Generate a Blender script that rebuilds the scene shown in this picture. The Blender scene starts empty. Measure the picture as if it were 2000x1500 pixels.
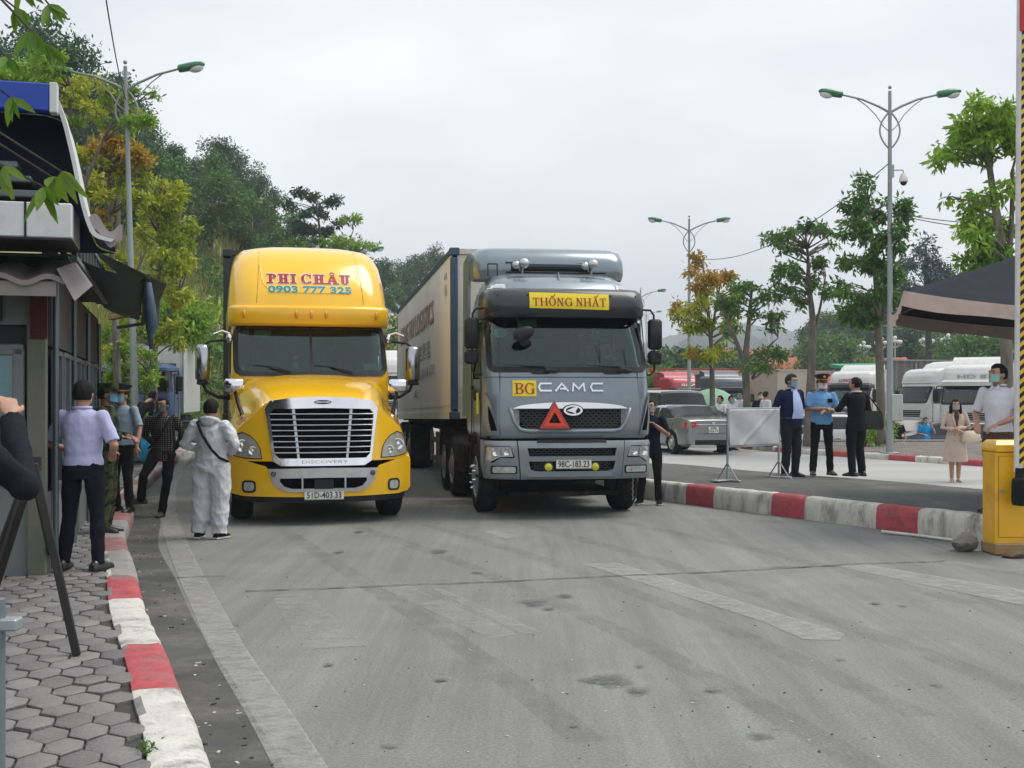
import bpy, math, random
import numpy as np
from math import sin, cos, pi, sqrt, radians, atan2
from mathutils import Vector, Matrix, geometry, bvhtree
R=radians
S=bpy.context.scene; C=S.collection
random.seed(7)
# ---------------------------------------------------------------- camera
HAZE=.0007
EYE=1.75; F=2400.0
cam=bpy.data.cameras.new('camera'); co=bpy.data.objects.new('camera',cam); C.objects.link(co)
cam.sensor_width=36; cam.lens=43.2; cam.shift_y=20/2000; cam.clip_start=.1; cam.clip_end=6000
co.location=(0,0,EYE); co.rotation_euler=(R(90),0,0); S.camera=co
# ---------------------------------------------------------------- sky, sun, exposure
SUN_EL,SUN_AZ=60,105     # soft sun high to the right
W=bpy.data.worlds.new('World'); S.world=W; W.use_nodes=True
nt=W.node_tree; N=nt.nodes; L=nt.links; bg=N['Background']
sky=N.new('ShaderNodeTexSky'); sky.sky_type='NISHITA'; sky.sun_disc=False
sky.sun_elevation=R(SUN_EL); sky.sun_rotation=R(180-SUN_AZ); sky.air_density=1.2; sky.dust_density=3; sky.ozone_density=1
tc=N.new('ShaderNodeTexCoord'); mp=N.new('ShaderNodeMapping'); mp.inputs['Scale'].default_value=(1,1,2.6)
no=N.new('ShaderNodeTexNoise'); no.inputs['Scale'].default_value=2.1; no.inputs['Detail'].default_value=6; no.inputs['Roughness'].default_value=.5
cr=N.new('ShaderNodeValToRGB'); cr.color_ramp.elements[0].position=.36; cr.color_ramp.elements[0].color=(4.9,5.05,5.4,1)
cr.color_ramp.elements[1].position=.66; cr.color_ramp.elements[1].color=(6.5,6.6,6.75,1)
mx=N.new('ShaderNodeMix'); mx.data_type='RGBA'; mx.inputs['Factor'].default_value=.9
L.new(tc.outputs['Generated'],mp.inputs[0]); L.new(mp.outputs[0],no.inputs['Vector']); L.new(no.outputs['Fac'],cr.inputs[0])
L.new(sky.outputs[0],mx.inputs[6]); L.new(cr.outputs[0],mx.inputs[7]); L.new(mx.outputs[2],bg.inputs['Color']); bg.inputs['Strength'].default_value=.1
sl=bpy.data.lights.new('sun','SUN'); sl.energy=1.4; sl.angle=R(35); sl.color=(1,.96,.9)
so=bpy.data.objects.new('sun',sl); C.objects.link(so)
dv=Vector((sin(R(SUN_AZ))*cos(R(SUN_EL)),-cos(R(SUN_AZ))*cos(R(SUN_EL)),sin(R(SUN_EL))))
so.rotation_euler=dv.to_track_quat('Z','Y').to_euler(); so.location=(0,0,60)
vs=S.view_settings; vs.view_transform='Standard'; vs.look='None'; vs.exposure=.85; vs.gamma=1; vs.use_curve_mapping=False
S.cycles.use_denoising=True; S.cycles.max_bounces=6; S.cycles.diffuse_bounces=3; S.cycles.glossy_bounces=3
S.cycles.transmission_bounces=4; S.cycles.transparent_max_bounces=10; S.cycles.volume_bounces=0; S.cycles.caustics_reflective=False; S.cycles.caustics_refractive=False
# ---------------------------------------------------------------- helpers
def at(px,py,Y): return Vector(((px-1000)/F*Y, Y, EYE+(770-py)/F*Y))
def gnd(px,py,z=0.):
    Y=(EYE-z)*F/(py-770); return Vector(((px-1000)/F*Y,Y,z))
MT={}
def mat(name,col,rough=.6,metal=0,var=.15,sc=4,bump=0,bsc=60,coat=0,dirt=None,dsc=2.5,damt=.5,vc=None,emit=0,alpha=None,stretch=None,spec=.5,island=0):
    if name in MT: return MT[name]
    m=bpy.data.materials.new(name); m.use_nodes=True; t=m.node_tree; n=t.nodes; l=t.links; b=n['Principled BSDF']
    b.inputs['Roughness'].default_value=rough; b.inputs['Metallic'].default_value=metal; b.inputs['Coat Weight'].default_value=coat
    b.inputs['Coat Roughness'].default_value=.08; b.inputs['Specular IOR Level'].default_value=spec
    tc=n.new('ShaderNodeTexCoord'); src=tc.outputs['Object']
    if stretch:
        mp=n.new('ShaderNodeMapping'); mp.inputs['Scale'].default_value=stretch[:3]
        if len(stretch)>3: mp.inputs['Rotation'].default_value=(0,0,stretch[3])
        l.new(src,mp.inputs[0]); src=mp.outputs[0]
    no=n.new('ShaderNodeTexNoise'); no.inputs['Scale'].default_value=sc; no.inputs['Detail'].default_value=6; no.inputs['Roughness'].default_value=.65
    l.new(src,no.inputs['Vector'])
    r=n.new('ShaderNodeValToRGB'); e=r.color_ramp.elements; e[0].position=.3; e[1].position=.7
    e[0].color=tuple(c*(1-var) for c in col)+(1,); e[1].color=tuple(min(1,c*(1+var)) for c in (vc or col))+(1,)
    l.new(no.outputs['Fac'],r.inputs[0]); out=r.outputs[0]
    if dirt:
        n2=n.new('ShaderNodeTexNoise'); n2.inputs['Scale'].default_value=dsc; n2.inputs['Detail'].default_value=8; n2.inputs['Roughness'].default_value=.7
        l.new(src,n2.inputs['Vector'])
        r2=n.new('ShaderNodeValToRGB'); r2.color_ramp.elements[0].position=.5; r2.color_ramp.elements[1].position=.68
        r2.color_ramp.elements[1].color=(damt,)*3+(1,)
        l.new(n2.outputs['Fac'],r2.inputs[0]); x=n.new('ShaderNodeMix'); x.data_type='RGBA'
        l.new(r2.outputs[0],x.inputs[0]); l.new(out,x.inputs[6]); x.inputs[7].default_value=dirt+(1,); out=x.outputs[2]
    if island:
        g=n.new('ShaderNodeNewGeometry'); mr=n.new('ShaderNodeMapRange'); mr.inputs[3].default_value=1-island; mr.inputs[4].default_value=1+island
        l.new(g.outputs['Random Per Island'],mr.inputs[0]); h=n.new('ShaderNodeHueSaturation'); l.new(mr.outputs[0],h.inputs['Value']); l.new(out,h.inputs['Color']); out=h.outputs[0]
    l.new(out,b.inputs['Base Color'])
    if bump:
        n3=n.new('ShaderNodeTexNoise'); n3.inputs['Scale'].default_value=bsc; n3.inputs['Detail'].default_value=4; l.new(src,n3.inputs['Vector'])
        bp=n.new('ShaderNodeBump'); bp.inputs['Strength'].default_value=bump; bp.inputs['Distance'].default_value=.02
        l.new(n3.outputs['Fac'],bp.inputs['Height']); l.new(bp.outputs[0],b.inputs['Normal'])
    if emit: b.inputs['Emission Strength'].default_value=emit; b.inputs['Emission Color'].default_value=col+(1,)
    MT[name]=m; return m
def glass(name,tint=(.5,.6,.6),rough=.03,fac=.25,gc=.85):
    if name in MT: return MT[name]
    m=bpy.data.materials.new(name); m.use_nodes=True; t=m.node_tree; n=t.nodes; l=t.links; n.remove(n['Principled BSDF']); o=n['Material Output']
    tr=n.new('ShaderNodeBsdfTransparent'); tr.inputs[0].default_value=tint+(1,); g=n.new('ShaderNodeBsdfGlossy'); g.inputs['Roughness'].default_value=rough
    g.inputs['Color'].default_value=(gc*.95,gc,gc,1)
    fr=n.new('ShaderNodeFresnel'); fr.inputs[0].default_value=1.5; ad=n.new('ShaderNodeMath'); ad.inputs[1].default_value=fac; ad.use_clamp=True
    l.new(fr.outputs[0],ad.inputs[0]); x=n.new('ShaderNodeMixShader'); l.new(ad.outputs[0],x.inputs[0]); l.new(tr.outputs[0],x.inputs[1]); l.new(g.outputs[0],x.inputs[2]); l.new(x.outputs[0],o.inputs[0])
    MT[name]=m; return m
def leafmat(name,cols,tr=.35):
    if name in MT: return MT[name]
    m=bpy.data.materials.new(name); m.use_nodes=True; t=m.node_tree; n=t.nodes; l=t.links; b=n['Principled BSDF']; b.inputs['Roughness'].default_value=.55
    g=n.new('ShaderNodeNewGeometry'); r=n.new('ShaderNodeValToRGB'); e=r.color_ramp.elements
    while len(e)<len(cols): e.new(.5)
    for i,c in enumerate(cols): e[i].position=i/(len(cols)-1); e[i].color=c+(1,)
    no=n.new('ShaderNodeTexNoise'); no.inputs['Scale'].default_value=.9; tc=n.new('ShaderNodeTexCoord'); l.new(tc.outputs['Object'],no.inputs['Vector'])
    ad=n.new('ShaderNodeMath'); ad.operation='MULTIPLY_ADD'; ad.inputs[1].default_value=.55; sb=n.new('ShaderNodeMath'); sb.operation='MULTIPLY_ADD'; sb.inputs[1].default_value=1.5; sb.inputs[2].default_value=-.5
    l.new(g.outputs['Random Per Island'],ad.inputs[0]); l.new(no.outputs['Fac'],sb.inputs[0]); l.new(sb.outputs[0],ad.inputs[2]); ad.use_clamp=True
    l.new(ad.outputs[0],r.inputs[0]); l.new(r.outputs[0],b.inputs['Base Color'])
    ts=n.new('ShaderNodeBsdfTranslucent'); l.new(r.outputs[0],ts.inputs[0]); x=n.new('ShaderNodeMixShader'); x.inputs[0].default_value=tr
    l.new(b.outputs[0],x.inputs[1]); l.new(ts.outputs[0],x.inputs[2]); l.new(x.outputs[0],n['Material Output'].inputs[0])
    MT[name]=m; return m

def worn(m,lo,hi,mx=.6,sc=5,radial=False):
    t=m.node_tree;n=t.nodes;l=t.links;b=n['Principled BSDF']; tc=n.new('ShaderNodeTexCoord'); no=n.new('ShaderNodeTexNoise'); no.inputs['Scale'].default_value=sc; no.inputs['Detail'].default_value=9; no.inputs['Roughness'].default_value=.75; l.new(tc.outputs['Object'],no.inputs['Vector'])
    r=n.new('ShaderNodeMapRange'); r.inputs[1].default_value=lo; r.inputs[2].default_value=hi; r.inputs[4].default_value=mx; l.new(no.outputs['Fac'],r.inputs[0]); out=r.outputs[0]
    if radial:
        v=n.new('ShaderNodeVectorMath'); v.operation='DISTANCE'; v.inputs[1].default_value=(.5,.5,0); sx=n.new('ShaderNodeVectorMath'); sx.operation='MULTIPLY'; sx.inputs[1].default_value=(1,1,0); l.new(tc.outputs['Generated'],sx.inputs[0]); l.new(sx.outputs[0],v.inputs[0])
        q=n.new('ShaderNodeMapRange'); q.inputs[1].default_value=.5; q.inputs[2].default_value=.15; q.inputs[4].default_value=1; l.new(v.outputs['Value'],q.inputs[0]); k=n.new('ShaderNodeMath'); k.operation='MULTIPLY'; l.new(out,k.inputs[0]); l.new(q.outputs[0],k.inputs[1]); out=k.outputs[0]
    l.new(out,b.inputs['Alpha']); return m
class MB:
    def __init__(s): s.v=[]; s.f=[]; s.m=[]; s.T=None
    def add(s,vs,fs,m=0):
        b=len(s.v)
        if s.T is not None: vs=[s.T@Vector(p) for p in vs]
        s.v+= [tuple(p) for p in vs]; s.f+=[tuple(i+b for i in f) for f in fs]; s.m+=[m]*len(fs); return s
    def box(s,c,d,m=0,b=0.,rz=0,rot=None):
        x,y,z=[k/2 for k in d]; b=min(b,x*.49,y*.49,z*.49); M_=rot if rot is not None else Matrix.Rotation(rz,3,'Z'); c=Vector(c)
        if b<=0:
            P=[(i*x,j*y,k*z) for i in(-1,1) for j in(-1,1) for k in(-1,1)]
            Fs=[(0,1,3,2),(4,6,7,5),(0,4,5,1),(2,3,7,6),(0,2,6,4),(1,5,7,3)]
        else:
            P=[];ix={}
            for i in(-1,1):
                for j in(-1,1):
                    for k in(-1,1):
                        for a in range(3):
                            q=[i*(x-b),j*(y-b),k*(z-b)]; q[a]=(i*x,j*y,k*z)[a]; ix[i,j,k,a]=len(P); P.append(q)
            Fs=[]
            for a in range(3):
                for sg in(-1,1):
                    o=[(-1,-1),(1,-1),(1,1),(-1,1)]; f=[]
                    for p,q in o:
                        t=[0,0,0]; t[a]=sg; t[(a+1)%3]=p; t[(a+2)%3]=q; f.append(ix[tuple(t)+(a,)])
                    Fs.append(tuple(f if sg>0 else f[::-1]))
            for a in range(3):
                u,w=(a+1)%3,(a+2)%3
                for p in(-1,1):
                    for q in(-1,1):
                        t0=[0]*3;t0[a]=-1;t0[u]=p;t0[w]=q;t1=t0[:];t1[a]=1
                        f=[ix[tuple(t0)+(u,)],ix[tuple(t1)+(u,)],ix[tuple(t1)+(w,)],ix[tuple(t0)+(w,)]]
                        Fs.append(tuple(f if p*q<0 else f[::-1]))
            for i in(-1,1):
                for j in(-1,1):
                    for k in(-1,1):
                        f=[ix[i,j,k,0],ix[i,j,k,1],ix[i,j,k,2]]; Fs.append(tuple(f if i*j*k>0 else f[::-1]))
        return s.add([M_@Vector(p)+c for p in P],Fs,m)
    def tube(s,pts,r,n=8,m=0,cap=True,el=1.):
        pts=[Vector(p) for p in pts]; k=len(pts); r=r if hasattr(r,'__len__') else [r]*k
        vs=[];fs=[];up=None
        for i,p in enumerate(pts):
            t=(pts[min(i+1,k-1)]-pts[max(i-1,0)]); t=t.normalized() if t.length>1e-9 else Vector((0,0,1))
            if up is None: up=Vector((0,1,0)) if abs(t.y)<.9 else Vector((1,0,0))
            a=(up-t*up.dot(t)); a=a.normalized() if a.length>1e-6 else t.orthogonal().normalized(); bb=t.cross(a); up=a
            for j in range(n):
                th=2*pi*j/n; vs.append(p+a*cos(th)*r[i]*el+bb*sin(th)*r[i])
        for i in range(k-1):
            for j in range(n):
                fs.append((i*n+j,i*n+(j+1)%n,(i+1)*n+(j+1)%n,(i+1)*n+j))
        if cap: fs.append(tuple(range(n-1,-1,-1))); fs.append(tuple(range((k-1)*n,k*n)))
        return s.add(vs,fs,m)
    def ball(s,c,r,nu=12,nv=8,m=0,rot=None):
        r=r if hasattr(r,'__len__') else (r,r,r); c=Vector(c); vs=[Vector((0,0,-r[2]))]
        for i in range(1,nv):
            ph=-pi/2+pi*i/nv
            for j in range(nu): th=2*pi*j/nu; vs.append(Vector((r[0]*cos(ph)*cos(th),r[1]*cos(ph)*sin(th),r[2]*sin(ph))))
        vs.append(Vector((0,0,r[2]))); fs=[(0,1+(j+1)%nu,1+j) for j in range(nu)]
        for i in range(nv-2):
            for j in range(nu): a=1+i*nu; fs.append((a+j,a+(j+1)%nu,a+nu+(j+1)%nu,a+nu+j))
        a=1+(nv-2)*nu; fs+=[(a+j,a+(j+1)%nu,len(vs)-1) for j in range(nu)]
        if rot is not None: vs=[rot@v for v in vs]
        return s.add([v+c for v in vs],fs,m)
    def loft(s,secs,closed=True,cap=True,m=0,keep=None,mf=None):
        n=len(secs[0]); vs=[p for q in secs for p in q]; fs=[];ms=[]
        for i in range(len(secs)-1):
            for j in range(n if closed else n-1):
                f=(i*n+j,i*n+(j+1)%n,(i+1)*n+(j+1)%n,(i+1)*n+j)
                if keep:
                    c=sum((Vector(vs[k]) for k in f),Vector())/4
                    if not keep(c): continue
                fs.append(f)
        if cap: fs.append(tuple(range(n-1,-1,-1))); fs.append(tuple(range((len(secs)-1)*n,len(secs)*n)))
        return s.add(vs,fs,m)
    def prism(s,poly,a,b,ax='y',m=0):
        def q(p,t): return {'y':(p[0],t,p[1]),'x':(t,p[0],p[1]),'z':(p[0],p[1],t)}[ax]
        return s.loft([[q(p,a) for p in poly],[q(p,b) for p in poly]],m=m)
    def cyl(s,p0,p1,r0,r1=None,n=16,m=0,cap=True): return s.tube([p0,p1],[r0,r0 if r1 is None else r1],n,m,cap)
    def lathe(s,prof,c,ax='z',n=24,m=0):   # prof: (radius, along)
        c=Vector(c); vs=[]
        for r,a in prof:
            for j in range(n):
                t=2*pi*j/n; p={'z':(r*cos(t),r*sin(t),a),'x':(a,r*cos(t),r*sin(t)),'y':(r*cos(t),a,r*sin(t))}[ax]; vs.append(c+Vector(p))
        fs=[(i*n+j,i*n+(j+1)%n,(i+1)*n+(j+1)%n,(i+1)*n+j) for i in range(len(prof)-1) for j in range(n)]
        return s.add(vs,fs,m)
    def patch(s,out,yf,th=.02,step=.1,holes=(),off=0.,m=0,ax='y'):
        """closed slab that follows a curved front surface; out is an outline of (x,z)"""
        def inside(p,poly):
            c=False; j=len(poly)-1
            for i in range(len(poly)):
                a,b=poly[i],poly[j]
                if (a[1]>p[1])!=(b[1]>p[1]) and p[0]<(b[0]-a[0])*(p[1]-a[1])/(b[1]-a[1]+1e-12)+a[0]: c=not c
                j=i
            return c
        def dens(poly):
            o=[]
            for i in range(len(poly)):
                a,b=poly[i],poly[(i+1)%len(poly)]; k=max(1,int(math.dist(a,b)/step))
                o+=[(a[0]+(b[0]-a[0])*t/k,a[1]+(b[1]-a[1])*t/k) for t in range(k)]
            return o
        loops=[dens(out)]+[dens(h) for h in holes]; vs=[];ed=[]
        for lp in loops:
            b=len(vs); vs+=[Vector(p) for p in lp]; ed+=[(b+i,b+(i+1)%len(lp)) for i in range(len(lp))]
        xs=[p[0] for p in out]; zs=[p[1] for p in out]
        gx=np.arange(min(xs)+step/2,max(xs),step); gz=np.arange(min(zs)+step/2,max(zs),step)
        for x in gx:
            for z in gz:
                p=(x,z)
                if inside(p,out) and not any(inside(p,h) for h in holes):
                    if min((q[0]-x)**2+(q[1]-z)**2 for lp in loops for q in lp)>(step*.4)**2: vs.append(Vector(p))
        r=geometry.delaunay_2d_cdt(vs,ed,[],0,1e-5); V=r[0]; T=[]
        for f in r[2]:
            c=(sum(V[i].x for i in f)/3,sum(V[i].y for i in f)/3)
            if inside(c,out) and not any(inside(c,h) for h in holes):
                a=(V[f[1]]-V[f[0]]).cross(V[f[2]]-V[f[0]]); T.append(tuple(f) if a>0 else tuple(f[::-1]))
        n=len(V); P=[(v.x,yf(v.x,v.y)-off,v.y) for v in V]+[(v.x,yf(v.x,v.y)-off+th,v.y) for v in V]
        ec={}
        for f in T:
            for i in range(3): e=(f[i],f[(i+1)%3]); ec[e]=ec.get(e,0)+1
        fs=list(T)+[tuple(i+n for i in f[::-1]) for f in T]
        for e in ec:
            if (e[1],e[0]) not in ec: fs.append((e[1],e[0],e[0]+n,e[1]+n))
        return s.add(P,fs,m)
    def build(s,name,mats,parent=None,ang=35,loc=None,rz=0):
        u=sorted({i for f in s.f for i in f})
        if len(u)<len(s.v): mp_={a:b for b,a in enumerate(u)}; s.v=[s.v[i] for i in u]; s.f=[tuple(mp_[i] for i in f) for f in s.f]
        me=bpy.data.meshes.new(name); me.from_pydata(s.v,[],s.f); mats=mats if isinstance(mats,(list,tuple)) else [mats]
        for m in mats: me.materials.append(m)
        if max(s.m,default=0)>0: me.polygons.foreach_set('material_index',s.m)
        me.validate(); me.shade_smooth()
        if ang<180: me.set_sharp_from_angle(angle=R(ang))
        o=bpy.data.objects.new(name,me); C.objects.link(o)
        if parent: o.parent=parent
        if loc is not None: o.location=loc
        o.rotation_euler.z=rz
        return o
def tag(o,label=None,cat=None,group=None,kind=None):
    if label: o['label']=label
    if cat: o['category']=cat
    if group: o['group']=group
    if kind: o['kind']=kind
    return o
def thing(name,label,cat,loc=(0,0,0),rz=0,group=None):
    o=bpy.data.objects.new(name,None); o.empty_display_size=.2; C.objects.link(o); o.location=loc; o.rotation_euler.z=rz; return tag(o,label,cat,group)
def kids(o): return [c for c in bpy.data.objects if c.parent==o]
def copy_tree(o,parent=None,ks=None):
    ks=ks if ks is not None else KIDS
    c=o.copy(); C.objects.link(c); c.parent=parent
    for ch in ks.get(o.name,[]): copy_tree(ch,c,ks)
    return c
KIDS={}
def index(o):
    KIDS[o.name]=kids(o)
    for k in KIDS[o.name]: index(k)
def place(o,loc,rz=0,label=None,group=None,sc=None):
    o.location=loc; o.rotation_euler.z=rz
    if label: o['label']=label
    if group: o['group']=group
    if sc is not None: o.scale=sc if hasattr(sc,'__len__') else (sc,)*3
    return o
# ---- lettering
def text_mb(s,size,w=None,align='CENTER',bold=.0,spacing=1.,ext=.004):
    cu=bpy.data.curves.new('t','FONT'); cu.body=s; cu.size=size; cu.align_x=align; cu.align_y='CENTER'; cu.offset=bold; cu.space_character=spacing; cu.resolution_u=3; cu.extrude=ext
    o=bpy.data.objects.new('t',cu); C.objects.link(o); dg=bpy.context.evaluated_depsgraph_get(); me=bpy.data.meshes.new_from_object(o.evaluated_get(dg))
    V=[v.co.copy() for v in me.vertices]; Fc=[tuple(p.vertices) for p in me.polygons]; bpy.data.objects.remove(o); bpy.data.curves.remove(cu); bpy.data.meshes.remove(me)
    if w:
        x0=min(v.x for v in V); x1=max(v.x for v in V); k=w/(x1-x0); 
        for v in V: v.x*=k
    return V,Fc
def text_on(mb,s,size,cx,cz,yf,w=None,off=.004,bold=0.,m=0,ext=.003,spacing=1.,rot=0):
    V,Fc=text_mb(s,size,w,bold=bold,ext=ext,spacing=spacing); P=[]
    for v in V:
        x=cx+v.x*cos(rot)-v.y*sin(rot); z=cz+v.y*cos(rot)+v.x*sin(rot); P.append((x,yf(x,z)-off-v.z,z))
    mb.add(P,Fc,m)
def serif_polys(ch,w,t,th):
    """slab / roman capitals drawn as convex strokes in a box w wide, 1 high; t thick, th thin"""
    P=[]
    def stem(x0,y0,x1,y1,a): P.append([(x0-a/2,y0),(x0+a/2,y0),(x1+a/2,y1),(x1-a/2,y1)])
    def ser(x,y,l=None):
        l=l or t*1.9; y0=y if y<.5 else y-th; P.append([(x-l/2,y0),(x+l/2,y0),(x+l/2,y0+th),(x-l/2,y0+th)])
    def arc(cx,cy,rx,ry,a0,a1,n=14):
        for i in range(n):
            q=[]
            for k,j in((i,0),(i+1,0),(i+1,1),(i,1)):
                a=R(a0+(a1-a0)*k/n); wd=th+(t-th)*abs(cos(a)); q.append(((cx+(rx-j*wd)*cos(a)),(cy+(ry-j*wd*.8)*sin(a))))
            P.append(q)
    def bar(x0,x1,y,a=None): a=a or th; P.append([(x0,y-a/2),(x1,y-a/2),(x1,y+a/2),(x0,y+a/2)])
    if ch in 'PB':
        stem(t,0,t,1,t); ser(t*.8,0,t*2); ser(t*.8,1,t*2); bar(t,w*.5,1-th/2)
        arc(w*.5,.74 if ch=='P' else .76,w*.5,.26 if ch=='P' else .24,-90,90); bar(t,w*.5,.5)
        if ch=='B': arc(w*.5,.26,w*.54,.26,-90,90); bar(t,w*.5,th/2)
    if ch in 'HN': 
        a=t if ch=='H' else th*1.3
        stem(t,0,t,1,a); stem(w-t,0,w-t,1,a); ser(w-t,1)
        ser(t,0); ser(t,1)
        if ch=='H': bar(t,w-t,.5); ser(w-t,0)
        else: stem(t,1,w-t,0,t*1.2)
    if ch=='I': stem(w/2,0,w/2,1,t); ser(w/2,0); ser(w/2,1)
    if ch in 'CG':
        arc(w*.54,.5,w*.52,.52,48,312,20); stem(w*.9,.64,w*.9,.98,th)
        if ch=='G': stem(w*.88,.02,w*.88,.42,t); ser(w*.88,.44,t*2); 
        else: stem(w*.9,.06,w*.9,.3,th)
    if ch=='O': arc(w/2,.5,w*.5,.52,0,360,26)
    if ch=='T': stem(w/2,0,w/2,1,t); ser(w/2,0); bar(.0,w,1-th/2); stem(th/2,.72,th/2,1,th); stem(w-th/2,.72,w-th/2,1,th)
    if ch=='A': stem(w*.14,0,w*.5,1,th*1.2); stem(w*.82,0,w*.5,1,t); bar(w*.25,w*.72,.34); ser(w*.14,0,t*1.7); ser(w*.82,0,t*1.9)
    if ch=='U':
        a=w*.5-t*1.; stem(t,.3,t,1,t); stem(w-t,.3,w-t,1,t*.8); ser(t,1); ser(w-t,1); arc(w/2,.32,w/2-t/2,.33,180,360,14)
    return P
def serif_text(mb,s,cx,cz,h,W,yf,t=.2,th=.07,off=.005,m=0,grow=0.,ext=.003):
    """s: list of (char, mark); total width W"""
    wd={'I':.45,' ':.45,'O':.82,'G':.85,'C':.8,'N':.85,'H':.9,'A':.85,'U':.85,'T':.75,'B':.75,'P':.72}
    tot=sum(wd[c]+.1 for c,_ in s)-.1; k=W/tot; x=cx-W/2
    for c,mk in s:
        if c!=' ':
            Q=serif_polys(c,wd[c],t,th)
            mid=wd[c]/2
            if '^' in mk: Q+= [[(mid-.22,1.06),(mid-.12,1.06),(mid+.04,1.26),(mid-.04,1.26)],[(mid+.22,1.06),(mid+.12,1.06),(mid-.04,1.26),(mid+.04,1.26)]]
            if "'" in mk: Q+= [[(mid+.16,1.2),(mid+.24,1.18),(mid+.42,1.42),(mid+.3,1.46)]]
            for i,q in enumerate(Q):
                if grow:
                    c0=(sum(p[0] for p in q)/4,sum(p[1] for p in q)/4); q=[(p[0]+math.copysign(grow,p[0]-c0[0]),p[1]+math.copysign(grow,p[1]-c0[1])) for p in q]
                P=[(x+p[0]*k,cz-h/2+p[1]*h) for p in q]; o=off+.0003*(i%4)
                a=sum(P[i][0]*P[(i+1)%4][1]-P[(i+1)%4][0]*P[i][1] for i in range(4))
                if a<0: P=P[::-1]
                mb.add([(p[0],yf(*p)-o-ext,p[1]) for p in P]+[(p[0],yf(*p)-off+.001,p[1]) for p in P],[(0,1,2,3),(1,0,4,5),(2,1,5,6),(3,2,6,7),(0,3,7,4)],m)
        x+=(wd[c]+.1)*k
def rrect(x0,z0,x1,z1,r,n=4):
    o=[]
    for cx,cz,a in((x1-r,z0+r,-90),(x1-r,z1-r,0),(x0+r,z1-r,90),(x0+r,z0+r,180)):
        for i in range(n+1): t=R(a+90*i/n); o.append((cx+r*cos(t),cz+r*sin(t)))
    return o
def foff(x,hw,r,bow):
    x=abs(x); c=min(1,max(0,(x-(hw-r))/r)); return bow*min(1,x/hw)**2+r*(1-sqrt(max(0,1-c*c)))
def ring(hw,yf,yb,z,r=.25,bow=.1,n=24,rb=.06,ns=14):
    xs=[]
    for i in range(n+1):
        u=-1+2*i/n; xs.append(hw*sin(u*pi/2)*.35+hw*u*.65)
    p=[(x,yf+foff(x,hw,r,bow),z) for x in xs]; y0=yf+bow+r
    for i in range(1,ns+1): p.append((hw,y0+(yb-rb-y0)*i/ns,z))
    p+=[(hw-rb*.3,yb-rb*.3,z),(hw-rb,yb,z),(0,yb,z),(-hw+rb,yb,z),(-hw+rb*.3,yb-rb*.3,z)]
    for i in range(ns,0,-1): p.append((-hw,y0+(yb-rb-y0)*i/ns,z))
    return p
def lerp_tab(tab,z):
    if z<=tab[0][0]: return tab[0][1:]
    for a,b in zip(tab,tab[1:]):
        if z<=b[0]:
            t=(z-a[0])/(b[0]-a[0]); return tuple(p+(q-p)*t for p,q in zip(a[1:],b[1:]))
    return tab[-1][1:]
# ---- common materials
rubber=mat('rubber',(.014,.014,.014),.85,spec=.15,bump=.2,dirt=(.08,.075,.065),dsc=4,damt=.4)
black=mat('black_plastic',(.014,.014,.016),.5,spec=.3,dirt=(.07,.065,.06),damt=.3)
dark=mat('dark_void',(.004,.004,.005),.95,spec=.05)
chassis=mat('chassis_grime',(.018,.017,.016),.9,spec=.1,dirt=(.1,.085,.065),damt=.6)
chrome_d=mat('mirror_chrome',(.42,.44,.46),.22,1,var=.1)
chrome=mat('chrome',(.75,.76,.78),.12,1,var=.05)
steel=mat('galvanised_steel',(.34,.38,.4),.45,.5,dirt=(.2,.2,.19),damt=.3)
lamp=mat('headlamp_lens',(.5,.52,.5),.12,.3,var=.35,sc=18,coat=1)
white_p=mat('plate_white',(.75,.75,.7),.5,var=.05)
ink=mat('plate_ink',(.02,.02,.02),.6)
amber=mat('amber_lens',(.75,.3,.01),.25,coat=.5)
red_lens=mat('red_lens',(.42,.015,.02),.2,coat=.8)
tint=glass('tinted_glass',(.05,.06,.06),.03,.03,.5)
screen=glass('windscreen_glass',(.50,.66,.60),.02,.02,.75)
def plate(parent,txt,cx,cz,y,w=.5,h=.12):
    f=lambda x,z:y
    o=MB().patch(rrect(cx-w/2,cz-h/2,cx+w/2,cz+h/2,.01),f,.012).build('number_plate',white_p,parent)
    m=MB(); text_on(m,txt,h*.95,cx,cz-.002,f,w=w*.88,off=.002,bold=.001)
    for a,b,c_,d in((-w/2+.004,-h/2+.004,w/2-.004,-h/2+.008),(-w/2+.004,h/2-.008,w/2-.004,h/2-.004)): m.patch([(cx+a,cz+b),(cx+c_,cz+b),(cx+c_,cz+d),(cx+a,cz+d)],f,.003,off=.003,step=1)
    m.build('plate_number',ink,o); return o
def wheel(parent,x,y,r=.52,w=.3,z=None,rimc=None,hub=True,side=None):
    z=r if z is None else z; s=side or (1 if x>0 else -1); n=28
    m=MB(); m.lathe([(r*.55,-w/2+.02),(r*.9,-w/2),(r*.97,-w/2+.03),(r,-w/2+.07),(r,w/2-.07),(r*.97,w/2-.03),(r*.9,w/2),(r*.55,w/2-.02)],(x,y,z),'x',n)
    for g in(-.25,0,.25): pass
    o=m.build('wheel',rubber,parent)
    q=MB(); q.lathe([(r*.56,-w/2+.03),(r*.52,-w/2+.02) ,(r*.5,0),(.001,0)],(x,y,z),'x',n)
    sx=s*(w/2)
    q.lathe([(r*.6,sx-s*.015),(r*.56,sx-s*.005),(r*.5,sx-s*.05),(r*.36,sx-s*.06),(r*.34,sx-s*.01),(r*.2,sx+s*.03),(.001,sx+s*.035)],(x,y,z),'x',n)
    for k in range(8): a=2*pi*k/8; q.cyl((x+sx-s*.05,y+cos(a)*r*.43,z+sin(a)*r*.43),(x+sx-s*.015,y+cos(a)*r*.43,z+sin(a)*r*.43),.018,n=6)
    q.build('rim',rimc or steel,o); return o
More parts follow.
